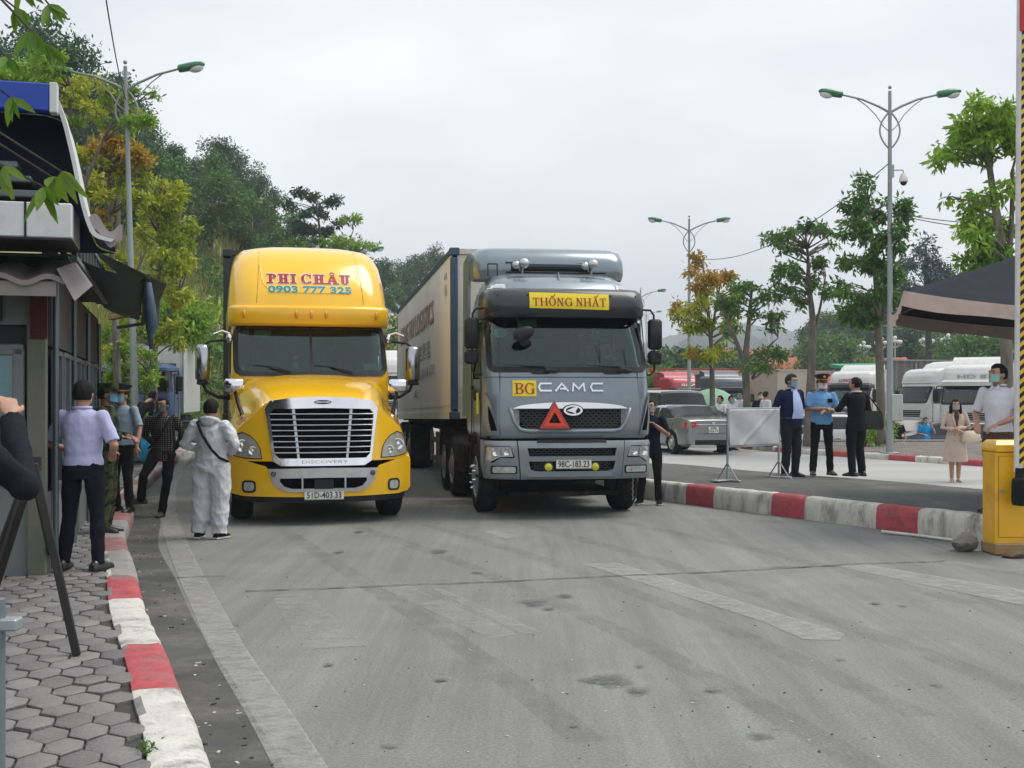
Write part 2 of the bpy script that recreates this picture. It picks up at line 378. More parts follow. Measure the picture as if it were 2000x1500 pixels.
# ================================================================ THE SETTING
def sm(x,a,b): t=min(1,max(0,(x-a)/(b-a))); return t*t*(3-2*t)
def gz(x,y): return -.75*sm(x,8.5,12.5)*sm(y,41.8,46)
road_m=mat('worn_asphalt',(.228,.232,.224),.85,var=.14,sc=1.1,bump=.55,bsc=130,dirt=(.155,.157,.152),dsc=.55,damt=.55)
def road_nodes(m,ang,long_dark,amt):
    t=m.node_tree;n=t.nodes;l=t.links;b=n['Principled BSDF']; src=b.inputs['Base Color'].links[0].from_socket
    tc=n.new('ShaderNodeTexCoord'); mp=n.new('ShaderNodeMapping'); mp.inputs['Rotation'].default_value=(0,0,ang); mp.inputs['Scale'].default_value=(2.2,.09,1)
    l.new(tc.outputs['Object'],mp.inputs[0]); no=n.new('ShaderNodeTexNoise'); no.inputs['Scale'].default_value=1.; no.inputs['Detail'].default_value=9; no.inputs['Roughness'].default_value=.75
    l.new(mp.outputs[0],no.inputs['Vector']); r=n.new('ShaderNodeValToRGB'); r.color_ramp.elements[0].position=.38; r.color_ramp.elements[0].color=(long_dark,)*3+(1,); r.color_ramp.elements[1].position=.66; r.color_ramp.elements[1].color=(1.18,1.18,1.16,1)
    l.new(no.outputs['Fac'],r.inputs[0]); x=n.new('ShaderNodeMix'); x.data_type='RGBA'; x.blend_type='MULTIPLY'; x.inputs[0].default_value=amt
    l.new(src,x.inputs[6]); l.new(r.outputs[0],x.inputs[7])
    # fine grit and dark specks
    g=n.new('ShaderNodeTexNoise'); g.inputs['Scale'].default_value=55; g.inputs['Detail'].default_value=3; l.new(tc.outputs['Object'],g.inputs['Vector'])
    gr=n.new('ShaderNodeValToRGB'); gr.color_ramp.elements[0].position=.3; gr.color_ramp.elements[0].color=(.62,.62,.62,1); gr.color_ramp.elements[1].position=.7; gr.color_ramp.elements[1].color=(1.22,1.22,1.2,1); l.new(g.outputs['Fac'],gr.inputs[0])
    y=n.new('ShaderNodeMix'); y.data_type='RGBA'; y.blend_type='MULTIPLY'; y.inputs[0].default_value=.75; l.new(x.outputs[2],y.inputs[6]); l.new(gr.outputs[0],y.inputs[7])
    v=n.new('ShaderNodeTexVoronoi'); v.inputs['Scale'].default_value=2.3; mp2=n.new('ShaderNodeMapping'); mp2.inputs['Scale'].default_value=(1,1.6,1); l.new(tc.outputs['Object'],mp2.inputs[0])
    nd=n.new('ShaderNodeTexNoise'); nd.inputs['Scale'].default_value=9; l.new(tc.outputs['Object'],nd.inputs['Vector']); va=n.new('ShaderNodeVectorMath'); va.operation='MULTIPLY_ADD'; va.inputs[1].default_value=(.12,.12,0); l.new(nd.outputs['Color'],va.inputs[0]); l.new(mp2.outputs[0],va.inputs[2]); l.new(va.outputs[0],v.inputs['Vector'])
    vr=n.new('ShaderNodeValToRGB'); vr.color_ramp.elements[0].position=.035; vr.color_ramp.elements[0].color=(.45,.45,.45,1); vr.color_ramp.elements[1].position=.065; vr.color_ramp.elements[1].color=(1,1,1,1); l.new(v.outputs['Distance'],vr.inputs[0])
    z=n.new('ShaderNodeMix'); z.data_type='RGBA'; z.blend_type='MULTIPLY'; z.inputs[0].default_value=.8; l.new(y.outputs[2],z.inputs[6]); l.new(vr.outputs[0],z.inputs[7]); l.new(z.outputs[2],b.inputs['Base Color'])
road_nodes(road_m,-.42,.72,.75)
def grid_sheet(name,m,x0,x1,y0,y1,st,zf,keep=None):
    xs=np.arange(x0,x1+st/2,st); ys=np.arange(y0,y1+st/2,st); mb=MB(); nx=len(xs)
    vs=[(x,y,zf(x,y)) for y in ys for x in xs]; fs=[]
    for j in range(len(ys)-1):
        for i in range(nx-1):
            if keep and not keep((xs[i]+xs[i+1])/2,(ys[j]+ys[j+1])/2): continue
            a=j*nx+i; fs.append((a,a+1,a+1+nx,a+nx))
    mb.add(vs,fs); o=mb.build(name,m,ang=180); return tag(o,kind='structure')
earth=mat('dry_earth',(.16,.12,.085),.95,var=.3,sc=.2,bump=.4,bsc=3)
far_g=mat('far_ground',(.12,.13,.08),.95,var=.3,sc=.02)
o=grid_sheet('ground',far_g,-1500,1500,-150,1500,150,lambda x,y:-1.05)
grid_sheet('road',road_m,-46,74,-8,180,1,gz)
# second carriageway, pale concrete, beyond the island
lane_m=mat('pale_concrete',(.36,.36,.35),.8,var=.12,sc=.6,bump=.3,bsc=60,dirt=(.2,.2,.19),dsc=1.2,damt=.4,stretch=(.25,1.6,1,.45))
def sheet(name,pts,m,z=.004,kind='structure',sub=False):
    mb=MB(); mb.add([(p[0],p[1],z) for p in pts],[tuple(range(len(pts)))]); o=mb.build(name,m); return tag(o,kind=kind)
sheet('concrete_lane',[(2.544,26.076),(4.664,22.26),(10.07,13.25),(21.2,6.36),(27.56,12.72),(14.416,23.956),(11.13,30.21),(9.964,32.86),(7.632,38.69),(5.088,40.492),(-1.06,63.6),(-4.77,63.6),(0.53,36.04)],lane_m)
# stretch of dark gutter grime beside the left kerb
OUTL=[(-0.212,2.332),(-0.795,3.816),(-1.442,5.745),(-1.717,6.477),(-2.035,7.367),(-2.756,9.264),(-3.54,11.554),(-4.399,13.992),(-5.12,16.589),(-6.106,20.034),(-7.272,25.122),(-8.459,30.846),(-9.646,36.57)]
def smooth(pts,k=6):
    o=[]; n=len(pts)
    for i in range(n-1):
        p0,p1,p2,p3=[Vector(pts[max(0,min(n-1,j))]) for j in(i-1,i,i+1,i+2)]
        for t in range(k): t/=k; o.append(.5*((2*p1)+(p2-p0)*t+(2*p0-5*p1+4*p2-p3)*t*t+(3*p1-p0-3*p2+p3)*t**3))
    return o+[Vector(pts[-1])]
def normals2(p):
    o=[]
    for i in range(len(p)): t=(p[min(i+1,len(p)-1)]-p[max(0,i-1)]).normalized(); o.append(Vector((t.y,-t.x)))
    return o      # to the right of travel
def strip(name,path,a,b,m,z,kind='structure'):
    p=smooth(path); n=normals2(p); mb=MB(); vs=[]
    for q,d in zip(p,n): vs+=[(*(q+d*a),z),(*(q+d*b),z)]
    mb.add(vs,[(2*i,2*i+1,2*i+3,2*i+2) for i in range(len(p)-1)]); return tag(mb.build(name,m,ang=180),kind=kind)
gut=mat('gutter_grime',(.07,.072,.068),.9,var=.35,sc=1.6,bump=.5,bsc=90,dirt=(.17,.165,.15),dsc=1.3,damt=.8)
strip('road_gutter',OUTL,-.05,.36,gut,.004)
paint=mat('worn_lane_paint',(.44,.44,.41),.8,var=.12,sc=3,bump=.4,bsc=130,dirt=(.36,.36,.34),dsc=7,damt=.85)
paint2=mat('faded_patch',(.44,.44,.41),.85,var=.1,sc=3,bump=.4,bsc=130,dirt=(.33,.33,.31),dsc=6,damt=.95)
worn(paint,.28,.66,.66,7); worn(paint2,.36,.66,.38,5)
EDGE=[gnd(640,1500)[:2],gnd(560,1380)[:2],gnd(485,1275)[:2],gnd(430,1180)[:2],gnd(385,1100)[:2],gnd(357,1040)[:2],gnd(345,1000)[:2],gnd(345,960)[:2],gnd(358,920)[:2],gnd(375,890)[:2],gnd(385,872)[:2]]
t0=(Vector(EDGE[0])-Vector(EDGE[1])).normalized()
strip('lane_edge_line',[tuple(Vector(EDGE[0])+t0*2.5)]+EDGE,-.24,.0,paint,.008)
def mark(pts,m,z=.006): sheet('road_marking',[gnd(*p)[:2] for p in pts],m,z)
mark([(1140,1103),(1205,1100),(1650,1240),(1640,1252),(1570,1250),(1490,1215)],paint)
mark([(1640,1108),(1690,1104),(2100,1170),(2100,1200),(1990,1182)],paint)
mark([(1820,1098),(1850,1096),(2080,1125),(2080,1135)],paint2)
mark([(745,1150),(800,1146),(1010,1240),(960,1250)],paint2)
mark([(835,1147),(850,1146),(1060,1236),(1020,1240)],paint2)
mark([(530,1165),(600,1160),(715,1262),(590,1270)],paint2)
mark([(945,1040),(968,1037),(1008,1048),(990,1054)],paint)
oil=mat('oil_stain',(.10,.102,.098),.6,var=.3,sc=8,dirt=(.2,.2,.195),dsc=14,damt=.6)
worn(oil,.36,.56,.85,9,True)
trk=mat('tyre_track',(.09,.09,.088),.8,var=.2); worn(trk,.36,.62,.16,2.5)
def blot(px,py,rx,ry,seed):
    rn=random.Random(seed); c=gnd(px,py); a=(gnd(px+rx,py)-c).x; b=gnd(px,py-ry).y-c.y; n=26
    ph=[rn.random()*6 for _ in range(4)]
    pts=[]
    for i in range(n):
        t=2*pi*i/n; k=1+.22*sin(3*t+ph[0])+.14*sin(5*t+ph[1])+.12*sin(8*t+ph[2])+.1*rn.uniform(-1,1); pts.append((c.x+a*k*cos(t),c.y+b*k*sin(t)))
    sheet('oil_stain',pts,oil,.009)
for i,a in enumerate([(1195,1330,38,10),(1245,1352,18,7),(1042,1178,22,6),(1248,1303,10,3),(855,1078,14,4),(662,1080,8,3),(1105,1165,14,4),(1070,1190,10,3),(1760,1185,8,2),(1390,1350,14,5),(700,1040,8,2),(930,1120,10,2),(1640,1290,9,2),(1480,1440,22,6),(860,1330,12,3),(1830,1340,10,3),(1120,1420,9,3),(760,1460,14,4),(640,1300,9,3),(1710,1180,10,2)]): blot(a[0],a[1],a[2]*1.35,a[3]*1.4,i)
for k,(pts,w) in enumerate([([(700,1030),(900,1100),(1200,1230),(1560,1420),(1750,1540)],.2),([(830,1025),(1050,1090),(1400,1220),(1800,1400)],.2),([(1010,1020),(1300,1100),(1650,1220),(2000,1350)],.22),([(1190,1015),(1500,1080),(1900,1180)],.22),([(560,1040),(700,1130),(900,1260),(1150,1450)],.2)]): strip('tyre_track',[tuple(gnd(*p)[:2]) for p in pts],-w/2,w/2,trk,.0045)
# tar joint across the road and the crack
tar=mat('tar_seam',(.035,.035,.035),.7,var=.3,sc=8)
def crack(pts,w,seed,z=.0095):
    rn=random.Random(seed); p=[Vector(gnd(*q)[:2]) for q in pts]; mb=MB(); L_=[]
    for a,b in zip(p,p[1:]):
        k=max(2,int((b-a).length/.09)); L_+=[a+(b-a)*t/k for t in range(k)]
    L_.append(p[-1]); n=normals2(L_); off=0; vs=[]
    for q,d in zip(L_,n):
        off=off*.7+rn.uniform(-.018,.018); ww=w*rn.uniform(.25,1.1); vs+=[(*(q+d*(off-ww/2)),z),(*(q+d*(off+ww/2)),z)]
    mb.add(vs,[(2*i,2*i+1,2*i+3,2*i+2) for i in range(len(L_)-1)]); tag(mb.build('road_crack',tar,ang=180),kind='structure')
crack([(480,1156),(620,1151),(900,1140),(1270,1123),(1500,1113),(1660,1103),(1850,1098)],.035,1)
crack([(1480,1110),(1560,1108),(1640,1106)],.03,4)
crack([(1480,1018),(1530,1020),(1600,1022)],.02,5)
crack([(330,1130),(400,1128),(440,1126)],.03,3)
# small litter and grit on the road
rn=random.Random(5); mb=MB()
for i in range(170):
    px=rn.uniform(280,2000); py=rn.uniform(1010,1500)
    if px<300+(py-1000)*.3: continue
    c=gnd(px,py); a=rn.uniform(0,3); s=rn.uniform(.004,.010); mb.box((c.x,c.y,s*.3),(s*rn.uniform(1,2.4),s,s*.5),m=0 if rn.random()<.75 else 1,rz=a)
for i in range(90):
    k=rn.random(); j=int(k*9)+1; q=Vector(OUTL[j])+(Vector(OUTL[min(j+1,12)])-Vector(OUTL[j]))*rn.random()+Vector((rn.uniform(.02,.35),0)); s=rn.uniform(.007,.016)
    mb.box((q.x,q.y,s*.3+.004),(s*rn.uniform(1,3),s,s*.5),m=1 if rn.random()<.5 else 0,rz=rn.uniform(0,3))
tag(mb.build('road_grit',[mat('dark_grit',(.05,.05,.05),.9),mat('pale_grit',(.5,.48,.42),.9)]),kind='stuff')
# ---- kerbs
kw=mat('kerb_white_paint',(.55,.54,.49),.85,var=.18,sc=5,bump=.6,bsc=30,dirt=(.17,.17,.15),dsc=4,damt=.95,stretch=(1,1,.35))
kr=mat('kerb_red_paint',(.40,.07,.08),.8,var=.25,sc=6,bump=.6,bsc=30,dirt=(.22,.16,.15),dsc=4,damt=.6)
kc=mat('kerb_bare_concrete',(.2,.2,.185),.9,var=.25,sc=8,bump=.8,bsc=22)
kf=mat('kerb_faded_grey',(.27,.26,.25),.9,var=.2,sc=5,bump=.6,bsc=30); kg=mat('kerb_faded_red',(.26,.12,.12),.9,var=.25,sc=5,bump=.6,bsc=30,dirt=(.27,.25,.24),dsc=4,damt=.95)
def kerb(path,w,h,pat,side,name='kerb',z0=0.,start=0.,fade=1e9):
    p=smooth(path,10); n=normals2(p); Lc=[0]
    for a,b in zip(p,p[1:]): Lc.append(Lc[-1]+(b-a).length)
    tot=Lc[-1]; step=.12; k=int(tot/step); P=[];Nn=[]
    br=[]; x=-start; i=0
    while x<tot: x+=pat[i%len(pat)]; br.append(x); i+=1
    ss=sorted(set([round(s,4) for s in list(np.linspace(0,tot,k+1))+[b for b in br if 0<b<tot]]))
    def pos(s):
        for i in range(len(Lc)-1):
            if s<=Lc[i+1]: t=(s-Lc[i])/(Lc[i+1]-Lc[i]); return p[i].lerp(p[i+1],t),n[i].lerp(n[i+1],t).normalized()
        return p[-1],n[-1]
    prof=[(0,-.02),(.0,h*.55),(.015,h*.86),(.045,h*.98),(.09,h),(w-.04,h+.004),(w-.005,h-.01),(w,-.02)]
    mb=MB(); rows=[]; rn=random.Random(3)
    for s in ss:
        q,d=pos(s); d=d*side; j=rn.uniform(-.006,.006); rows.append([(q.x+d.x*(a+(j if 0<i<6 else 0)),q.y+d.y*(a+(j if 0<i<6 else 0)),z0+z+(rn.uniform(-.006,.004) if z>0 else 0)) for i,(a,z) in enumerate(prof)])
    vs=[v for r in rows for v in r]; m_=len(prof)
    for i in range(len(rows)-1):
        sc=(ss[i]+ss[i+1])/2; c=sum(1 for b in br if b<sc)%2
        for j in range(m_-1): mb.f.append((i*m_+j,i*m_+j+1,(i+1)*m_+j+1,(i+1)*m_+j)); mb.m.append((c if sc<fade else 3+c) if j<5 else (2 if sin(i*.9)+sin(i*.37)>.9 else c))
    mb.v=vs; return tag(mb.build(name,[kw,kr,kc,kf,kg],ang=50),kind='structure')
OUTR=[tuple(p) for p in OUTL]
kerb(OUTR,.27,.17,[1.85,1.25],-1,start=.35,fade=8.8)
isl_near=[(1.272,22.048),(1.802,21.306),(2.438,20.14),(3.498,18.232),(4.558,16.324),(5.618,14.469),(7.42,11.236),(10.07,6.36)]
kerb(isl_near,.2,.32,[1.33,.70],-1,start=.45)
far_k=[(7.314,40.916),(7.42,39.432),(7.844,37.524),(8.798,35.086),(10.028,32.542),(11.342,29.68),(13.78,24.91),(19.08,15.9)]
kerb(far_k,.25,.16,[1.5,1.0],-1,start=.2)
# ---- island surface (dark asphalt, crowned)
ism=mat('island_asphalt',(.105,.105,.10),.9,var=.25,sc=1.2,bump=.7,bsc=70,dirt=(.17,.165,.155),dsc=.8,damt=.6); road_nodes(ism,-.5,.7,.6)
p=smooth(isl_near,6); far=smooth([(1.431,22.366),(2.014,23.956),(3.127,25.44),(4.664,22.578),(6.254,20.14),(7.102,18.444),(9.858,13.78),(13.25,8.48)],6)
mb=MB(); n=len(p); nn=normals2(p); vs=[]
far2=[far[min(len(far)-1,int(i*len(far)/n))] for i in range(n)]
for i in range(n):
    a=p[i]-nn[i]*.19; b=far2[i]
    for j in range(7):
        t=j/6; q=a.lerp(b,t); vs.append((q.x,q.y,.322+.03*sin(pi*t)))
    vs.append((b.x,b.y,-.02))
mb.add(vs,[(i*8+j,i*8+j+1,(i+1)*8+j+1,(i+1)*8+j) for i in range(n-1) for j in range(7)]); tag(mb.build('island_pavement',ism,ang=60),kind='structure')
# ---- plaza pavement with brick joints (right)
pav=mat('plaza_paving',(.17,.145,.13),.9,var=.25,sc=2,bump=.4,bsc=30,island=.18)
jt=mat('joint_sand',(.05,.047,.042),.95,var=.3,sc=6)
mb=MB(); mb.add([(7.314,41.658,-.8),(7.473,40.916,.14),(7.738,38.796,.14),(9.063,35.086,.14),(10.282,32.648,.14),(11.607,29.786,.14),(13.992,25.122,.14),(19.292,16.112,.14),(42.4,16.112,.14),(42.4,41.658,.14),(42.4,41.658,-.8)],[(1,2,3,4,5,6,7,8,9),(0,1,9,10)])
tag(mb.build('plaza_base',jt),kind='structure')
mb=MB(); rn=random.Random(8)
def rightof(x,y,path,off):
    for a,b in zip(path,path[1:]):
        if (a[1]-y)*(b[1]-y)<=0 and a[1]!=b[1]: t=(y-a[1])/(b[1]-a[1]); return x>a[0]+(b[0]-a[0])*t+off
    return False
for j in range(90):
    y=25.4+.18*j
    for i in range(46):
        x=7.8+.33*i+(.16 if j%2 else 0)
        if rightof(x,y,far_k,.42) and y<41.5: mb.box((x,y,.146+rn.uniform(0,.004)),(.305,.158,.02),b=.006)
tag(mb.build('plaza_pavement',pav),kind='structure')
mb=MB().box((24.3,41.7,.0),(33,.3,.42),b=.03); tag(mb.build('edge_kerb',kc),kind='structure')
# ---- left footpath: hexagonal pavers over sand
mb=MB(); p=smooth(OUTL,4); n_=normals2(p); vs=[]
for q,d in zip(p,n_): a=q-d*.25; vs+=[(a.x,a.y,.135),(a.x-9,a.y+1.5,.135)]
mb.add(vs,[(2*i,2*i+1,2*i+3,2*i+2) for i in range(len(p)-1)]); tag(mb.build('footpath_base',jt,ang=180),kind='structure')
hexm=mat('hexagon_paver',(.165,.158,.156),.85,var=.16,sc=5,bump=.5,bsc=45,island=.2,dirt=(.12,.12,.105),dsc=1.8,damt=.5)
mb=MB(); rn=random.Random(9); hw,hd=.088,.145; ca,sa=cos(R(14)),sin(R(14))
for j in range(-30,130):
    for i in range(-60,26):
        u=i*.178+(.089 if j%2 else 0); v=3+j*.222
        x=u*ca-v*sa*1.0; y=u*sa+v*ca
        if y<2 or y>31 or x<-9 or x<-1.9-(y-3)*.5-2.6: continue
        if y>12 and x<-8.2: continue
        if rightof(x,y,OUTL,-.30): continue
        ti=[rn.uniform(-.005,.005) for _ in range(3)]; hx=[(-.083,-.055),(0,-.135),(.083,-.055),(.083,.055),(0,.135),(-.083,.055)]
        P=[];top=.162+ti[0]
        for k,zz in((1.,.13),(1.,top-.006),(.9,top)):
            for a,b in hx: P.append((x+(a*ca-b*sa)*k,y+(a*sa+b*ca)*k,zz+(a*ti[1]+b*ti[2])*8*(zz>.14)))
        mb.add(P,[(k,(k+1)%6,6+(k+1)%6,6+k) for k in range(6)]+[(6+k,6+(k+1)%6,12+(k+1)%6,12+k) for k in range(6)]+[(12,13,14,15,16,17)])
tag(mb.build('footpath',hexm,ang=40),kind='structure')
# ---- hill on the left
BASE=[(-16,8),(-15,30),(-14.2,52),(-12,74),(-5,104),(10,150)]
def hill_z(x,y):
    best=1e9;sd=-1
    for a,b in zip(BASE,BASE[1:]):
        a=Vector(a);b=Vector(b);d=b-a;t=min(1,max(0,(Vector((x,y))-a).dot(d)/d.length_squared)); q=a+d*t; w=Vector((x,y))-q; l=w.length
        if l<best: best=l; sd=l if (d.x*w.y-d.y*w.x)>0 else -l
    s=max(0,sd); far=sm(y,85,135)
    z=s*(.98-.45*far)+(1.2*sm(s,0,3))
    if s>17: z=17*(.98-.45*far)+1.2+min(4,(s-17)*.16)*(1-.9*sm(y,110,200))
    z+= .6*sin(x*.35+y*.21)*sm(s,2,8)+.9*sin(x*.12-y*.17+1)*sm(s,4,14)+.25*sin(x*1.3)*sin(y*1.1)*sm(s,1,4)
    return z-.25+(-.9 if sd<0 else 0)
hm=mat('grassy_slope',(.22,.23,.075),.95,var=.35,sc=.35,bump=1,bsc=2.5,dirt=(.10,.075,.05),dsc=.13,damt=.7)
grid_sheet('hill',hm,-150,12,8,240,2,hill_z,lambda x,y:hill_z(x,y)>-1.05)
# mountains and wooded ridges, real distances
def ridge(name,prof,Y,depth,m,label=None):
    """prof: px,py of the crest seen from the road, at distance Y"""
    mb=MB(); P=[]; rn=random.Random(int(Y)); cs=[at(a,b,Y) for a,b in prof]; cs2=[]
    for a,b in zip(cs,cs[1:]):
        for t in range(12): q=a.lerp(b,t/12); q.z*=1+.0*t; q.z+=(rn.uniform(-1,1)*.4+sin(t*1.7)*.3)*Y*.0012; cs2.append(q)
    cs2.append(cs[-1]); rows=[]
    for k in range(7):
        t=k/6; rows.append([(q.x,q.y-depth*(1-t)**1.0+(rn.uniform(-1,1)*depth*.03),-1+(q.z+1)*(sin(t*pi/2))**1.1*(1+ (rn.uniform(-.05,.05) if 0<k<6 else 0))) for q in cs2])
    rows.append([(q.x,q.y+depth,-1) for q in cs2])
    vs=[v for r in rows for v in r]; n=len(cs2); mb.add(vs,[(i*n+j,i*n+j+1,(i+1)*n+j+1,(i+1)*n+j) for i in range(7) for j in range(n-1)]); return tag(mb.build(name,m,ang=180),kind='structure')
mtn=mat('mountain_forest',(.05,.075,.045),1,var=.3,sc=.02)
ridge('mountain_far',[(900,740),(1100,690),(1250,672),(1330,650),(1390,640),(1430,628),(1500,640),(1560,650),(1640,640),(1760,660),(2000,650),(2300,700)],1420,90,mtn)
ridge('mountain_near',[(1000,765),(1280,700),(1330,668),(1360,648),(1400,640),(1440,650),(1480,662),(1530,690),(1600,715),(1700,760)],860,120,mtn)
gh=mat('wooded_hill',(.045,.065,.03),1,var=.35,sc=.08,bump=1,bsc=.4)
ridge('wooded_hill',[(1470,770),(1530,716),(1560,690),(1600,650),(1650,625),(1720,612),(1800,600),(1900,595),(2000,590),(2200,600),(2500,700)],190,45,gh)
soil=mat('red_soil_bank',(.32,.11,.05),.95,var=.3,sc=.25,bump=.7,bsc=1.5)
ridge('soil_bank',[(1420,765),(1480,712),(1500,703),(1540,700),(1575,690),(1610,700),(1680,700),(1760,700),(1850,740)],128,14,soil)
# ================================================================ TRUCKS
def yray(o,y0=-5.,default=2.):
    o.data.update(); bv=bvhtree.BVHTree.FromPolygons([v.co.copy() for v in o.data.vertices],[tuple(p.vertices) for p in o.data.polygons])
    def f(x,z):
        h=bv.ray_cast(Vector((x,y0,z)),Vector((0,1,0))); return h[0].y if h[0] is not None else default
    return f
yel=mat('yellow_paint',(.93,.53,.005),.22,var=.06,sc=1.5,coat=.8,dirt=(.7,.42,.04),dsc=3,damt=.3)
def mir(h): return [(-x,z) for x,z in h[::-1] if x>1e-6]+list(h)   # half outline from the middle out -> whole line
def seat(m,x,y,z,mi=0): m.box((x,y,z),(.5,.5,.16),mi,.05); m.box((x,y+.26,z+.42),(.5,.14,.75),mi,.05); m.box((x,y+.28,z+.88),(.28,.1,.2),mi,.04)
cloth_d=mat('seat_cloth',(.05,.052,.055),.9)
def build_yellow():
    root=thing('conventional_truck','yellow bonnet truck with chrome grille and plate 51D-403.33','truck',(-2.52,16.45,0),R(14))
    yh=lambda x,z:.08+.13*(z-.75)+.45*(min(abs(x),1.24)/1.22)**2.6
    F_=[(0,1.62),(.35,1.61),(.62,1.58),(.76,1.53),(.84,1.45),(.91,1.37),(1.0,1.30),(1.1,1.2),(1.17,1.05),(1.205,.92),(1.22,.82),(1.22,.76)]
    B_=[(0,1.95),(.4,1.94),(.75,1.90),(.95,1.84),(1.03,1.74),(1.07,1.62),(1.11,1.51),(1.15,1.4),(1.19,1.25),(1.21,1.1),(1.22,1.0),(1.22,.9)]
    secs=[]; arch=lambda y:(.5+sqrt(max(0,.62**2-(y-1.2)**2))) if abs(y-1.2)<.62 else .5
    for k in range(15):
        t=k/14; h=[]
        for i,((a,b),(c,d)) in enumerate(zip(F_,B_)):
            x=a+(c-a)*t; z=b+(d-b)*t+.045*sin(pi*t)*(1 if i<4 else .6); 
            if 6<=i<=9: x+=.035*sin(pi*t)
            if 4<=i<=5: z-=.05*sin(pi*t)
            y=yh(a,b)+(1.8-yh(a,b))*t
            if k>0: z=max(z,arch(y))
            h.append((x,y,z))
        secs.append([(-x,y,z) for x,y,z in h[::-1] if x>1e-6]+h)
    hood=MB().loft(secs,closed=False,cap=False).build('hood',yel,root,45)
    GI=[(0,.80),(.58,.80),(.64,.86),(.69,1.3),(.70,1.4),(.65,1.46),(0,1.475)]
    gi=mir(GI)[::1]
    def loop(h): r=[p for p in h]; l=[(-x,z) for x,z in h[::-1] if x>1e-6]; return r+l
    gin=loop(GI); sil=loop(F_)[::-1]+[]
    full=[(x,z) for x,z in mir(F_)]   # left bottom over top to right bottom
    full=full[::-1]
    MB().patch(full,yh,.03,.08,holes=[gin]).build('front_panel',yel,root,40)
    m=MB().patch(gin,yh,.02,.15,off=-.10,m=0)
    for i in range(13):
        for s in(-1,1): pass
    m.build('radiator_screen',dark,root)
    go=loop([(0,.70),(.56,.70),(.66,.76),(.735,1.3),(.765,1.46),(.70,1.57),(.4,1.615),(0,1.63)])
    gs=MB().patch(go,yh,.07,.07,holes=[gin],off=.04).build('grille_surround',chrome,root,40)
    m=MB()
    for i in range(8):
        z=.875+i*.074; w=.64+.05*(z-.85)/.5; pts=[(x,yh(x,z)-.03,z) for x in np.linspace(-w,w,13)]; m.tube(pts,.0085,6)
    for s in(-1,1):
        m.patch([(s*.325-.016,.8),(s*.325+.016,.8),(s*.39+.02,1.47),(s*.39-.02,1.47)][::1],yh,.02,.2,off=-.0,m=0)
    m.build('grille_bars',chrome_d,root)
    m=MB(); fe=lambda x,z:yh(x,z)
    el=[(.13*cos(2*pi*i/24),1.555+.037*sin(2*pi*i/24)) for i in range(24)]; m.patch(el,fe,.02,.1,off=.055,m=0)
    el2=[(.118*cos(2*pi*i/24),1.555+.028*sin(2*pi*i/24)) for i in range(24)]; m.patch(el2,fe,.01,.1,off=.06,m=1)
    text_on(m,'FREIGHTLINER',.032,0,1.554,fe,w=.2,off=.062,bold=.0006); m.build('grille_badge',[chrome,black],root)
    m=MB(); text_on(m,'DISCOVERY',.06,.02,.752,fe,w=.62,off=.042); m.build('lower_lettering',steel,root)
    # bumper
    yb=lambda x,z:-.03+.45*(min(abs(x),1.24)/1.23)**3+.05*max(0,.5-z)
    ins=loop([(0,.355),(.5,.355),(.62,.42),(.68,.5),(.735,.665),(0,.675)])
    ih=loop([(0,.40),(.42,.40),(.52,.43),(.58,.5),(.575,.54),(0,.545)])
    bo=loop([(0,.285),(1.05,.30),(1.2,.33),(1.235,.40),(1.24,.76),(1.2,.80),(1.0,.765),(.76,.70),(.73,.665),(0,.665)])
    bp=MB().patch(bo,yb,.03,.09,holes=[ih]).build('bumper',yel,root,40)
    for s in(-1,1):
        m=MB(); m.loft([[(s*1.235,.42,.36),(s*1.235,.42,.76),(s*1.19,.42,.76),(s*1.19,.42,.36)],[(s*1.235,.66,.40),(s*1.235,.60,.84),(s*1.19,.60,.84),(s*1.19,.66,.40)]]); m.build('bumper_return',yel,root)
    MB().patch(ins,yb,.03,.1,holes=[ih],off=.02).build('bumper_insert',mat('silver_trim',(.52,.53,.54),.3,.6),root)
    m=MB().patch(ih,yb,.02,.2,off=-.09); m.build('air_intake',dark,root)
    m=MB()
    for x in(-.285,.285): MB().box((x,-.02,.47),(.025,.05,.15),0,.005).build('intake_strut',MT['silver_trim'],root)
    m.box((0,-.03,.455),(.26,.03,.13),0,.005); m.build('tow_cover',black,root)
    for s in(-1,1):
        m=MB()
        for k in(.66,): m.lathe([(.001,-.02),(.028,-.02),(.035,-.01),(.035,.02)],(s*k,yb(s*k,.6)-.02,.6),'y',14,0); m.lathe([(.014,-.03),(.02,-.03),(.02,.0)],(s*k,yb(s*k,.6)-.02,.6),'y',12,1)
        m.build('tow_point',[black,steel],root)
        MB().patch([(s*(x),z) for x,z in rrect(.885,.345,1.065,.51,.05)][::s],yb,.02,.06,off=.008).build('fog_lamp_bezel',black,root)
        m=MB().patch([(s*x,z) for x,z in rrect(.91,.37,1.04,.485,.035)][::s],yb,.02,.06,off=.014); m.build('fog_lamp',lamp,root)
        hl=[(.81,.80),(.83,.93),(.88,1.02),(.95,1.09),(1.05,1.135),(1.12,1.11),(1.165,1.03),(1.19,.92),(1.195,.86),(1.15,.83),(1.0,.805)]
        c=(1.0,.95); big=[(c[0]+(x-c[0])*1.07,c[1]+(z-c[1])*1.09) for x,z in hl]
        MB().patch([(s*x,z) for x,z in big][::-s],yh,.02,.06,off=.004).build('headlight_bezel',black,root)
        hlm=mat('aged_headlight',(.40,.40,.34),.16,.1,var=.2,sc=9,coat=.9)
        h=MB().patch([(s*x,z) for x,z in hl][::-s],yh,.04,.05,off=.016).build('headlight',hlm,root)
        m=MB()
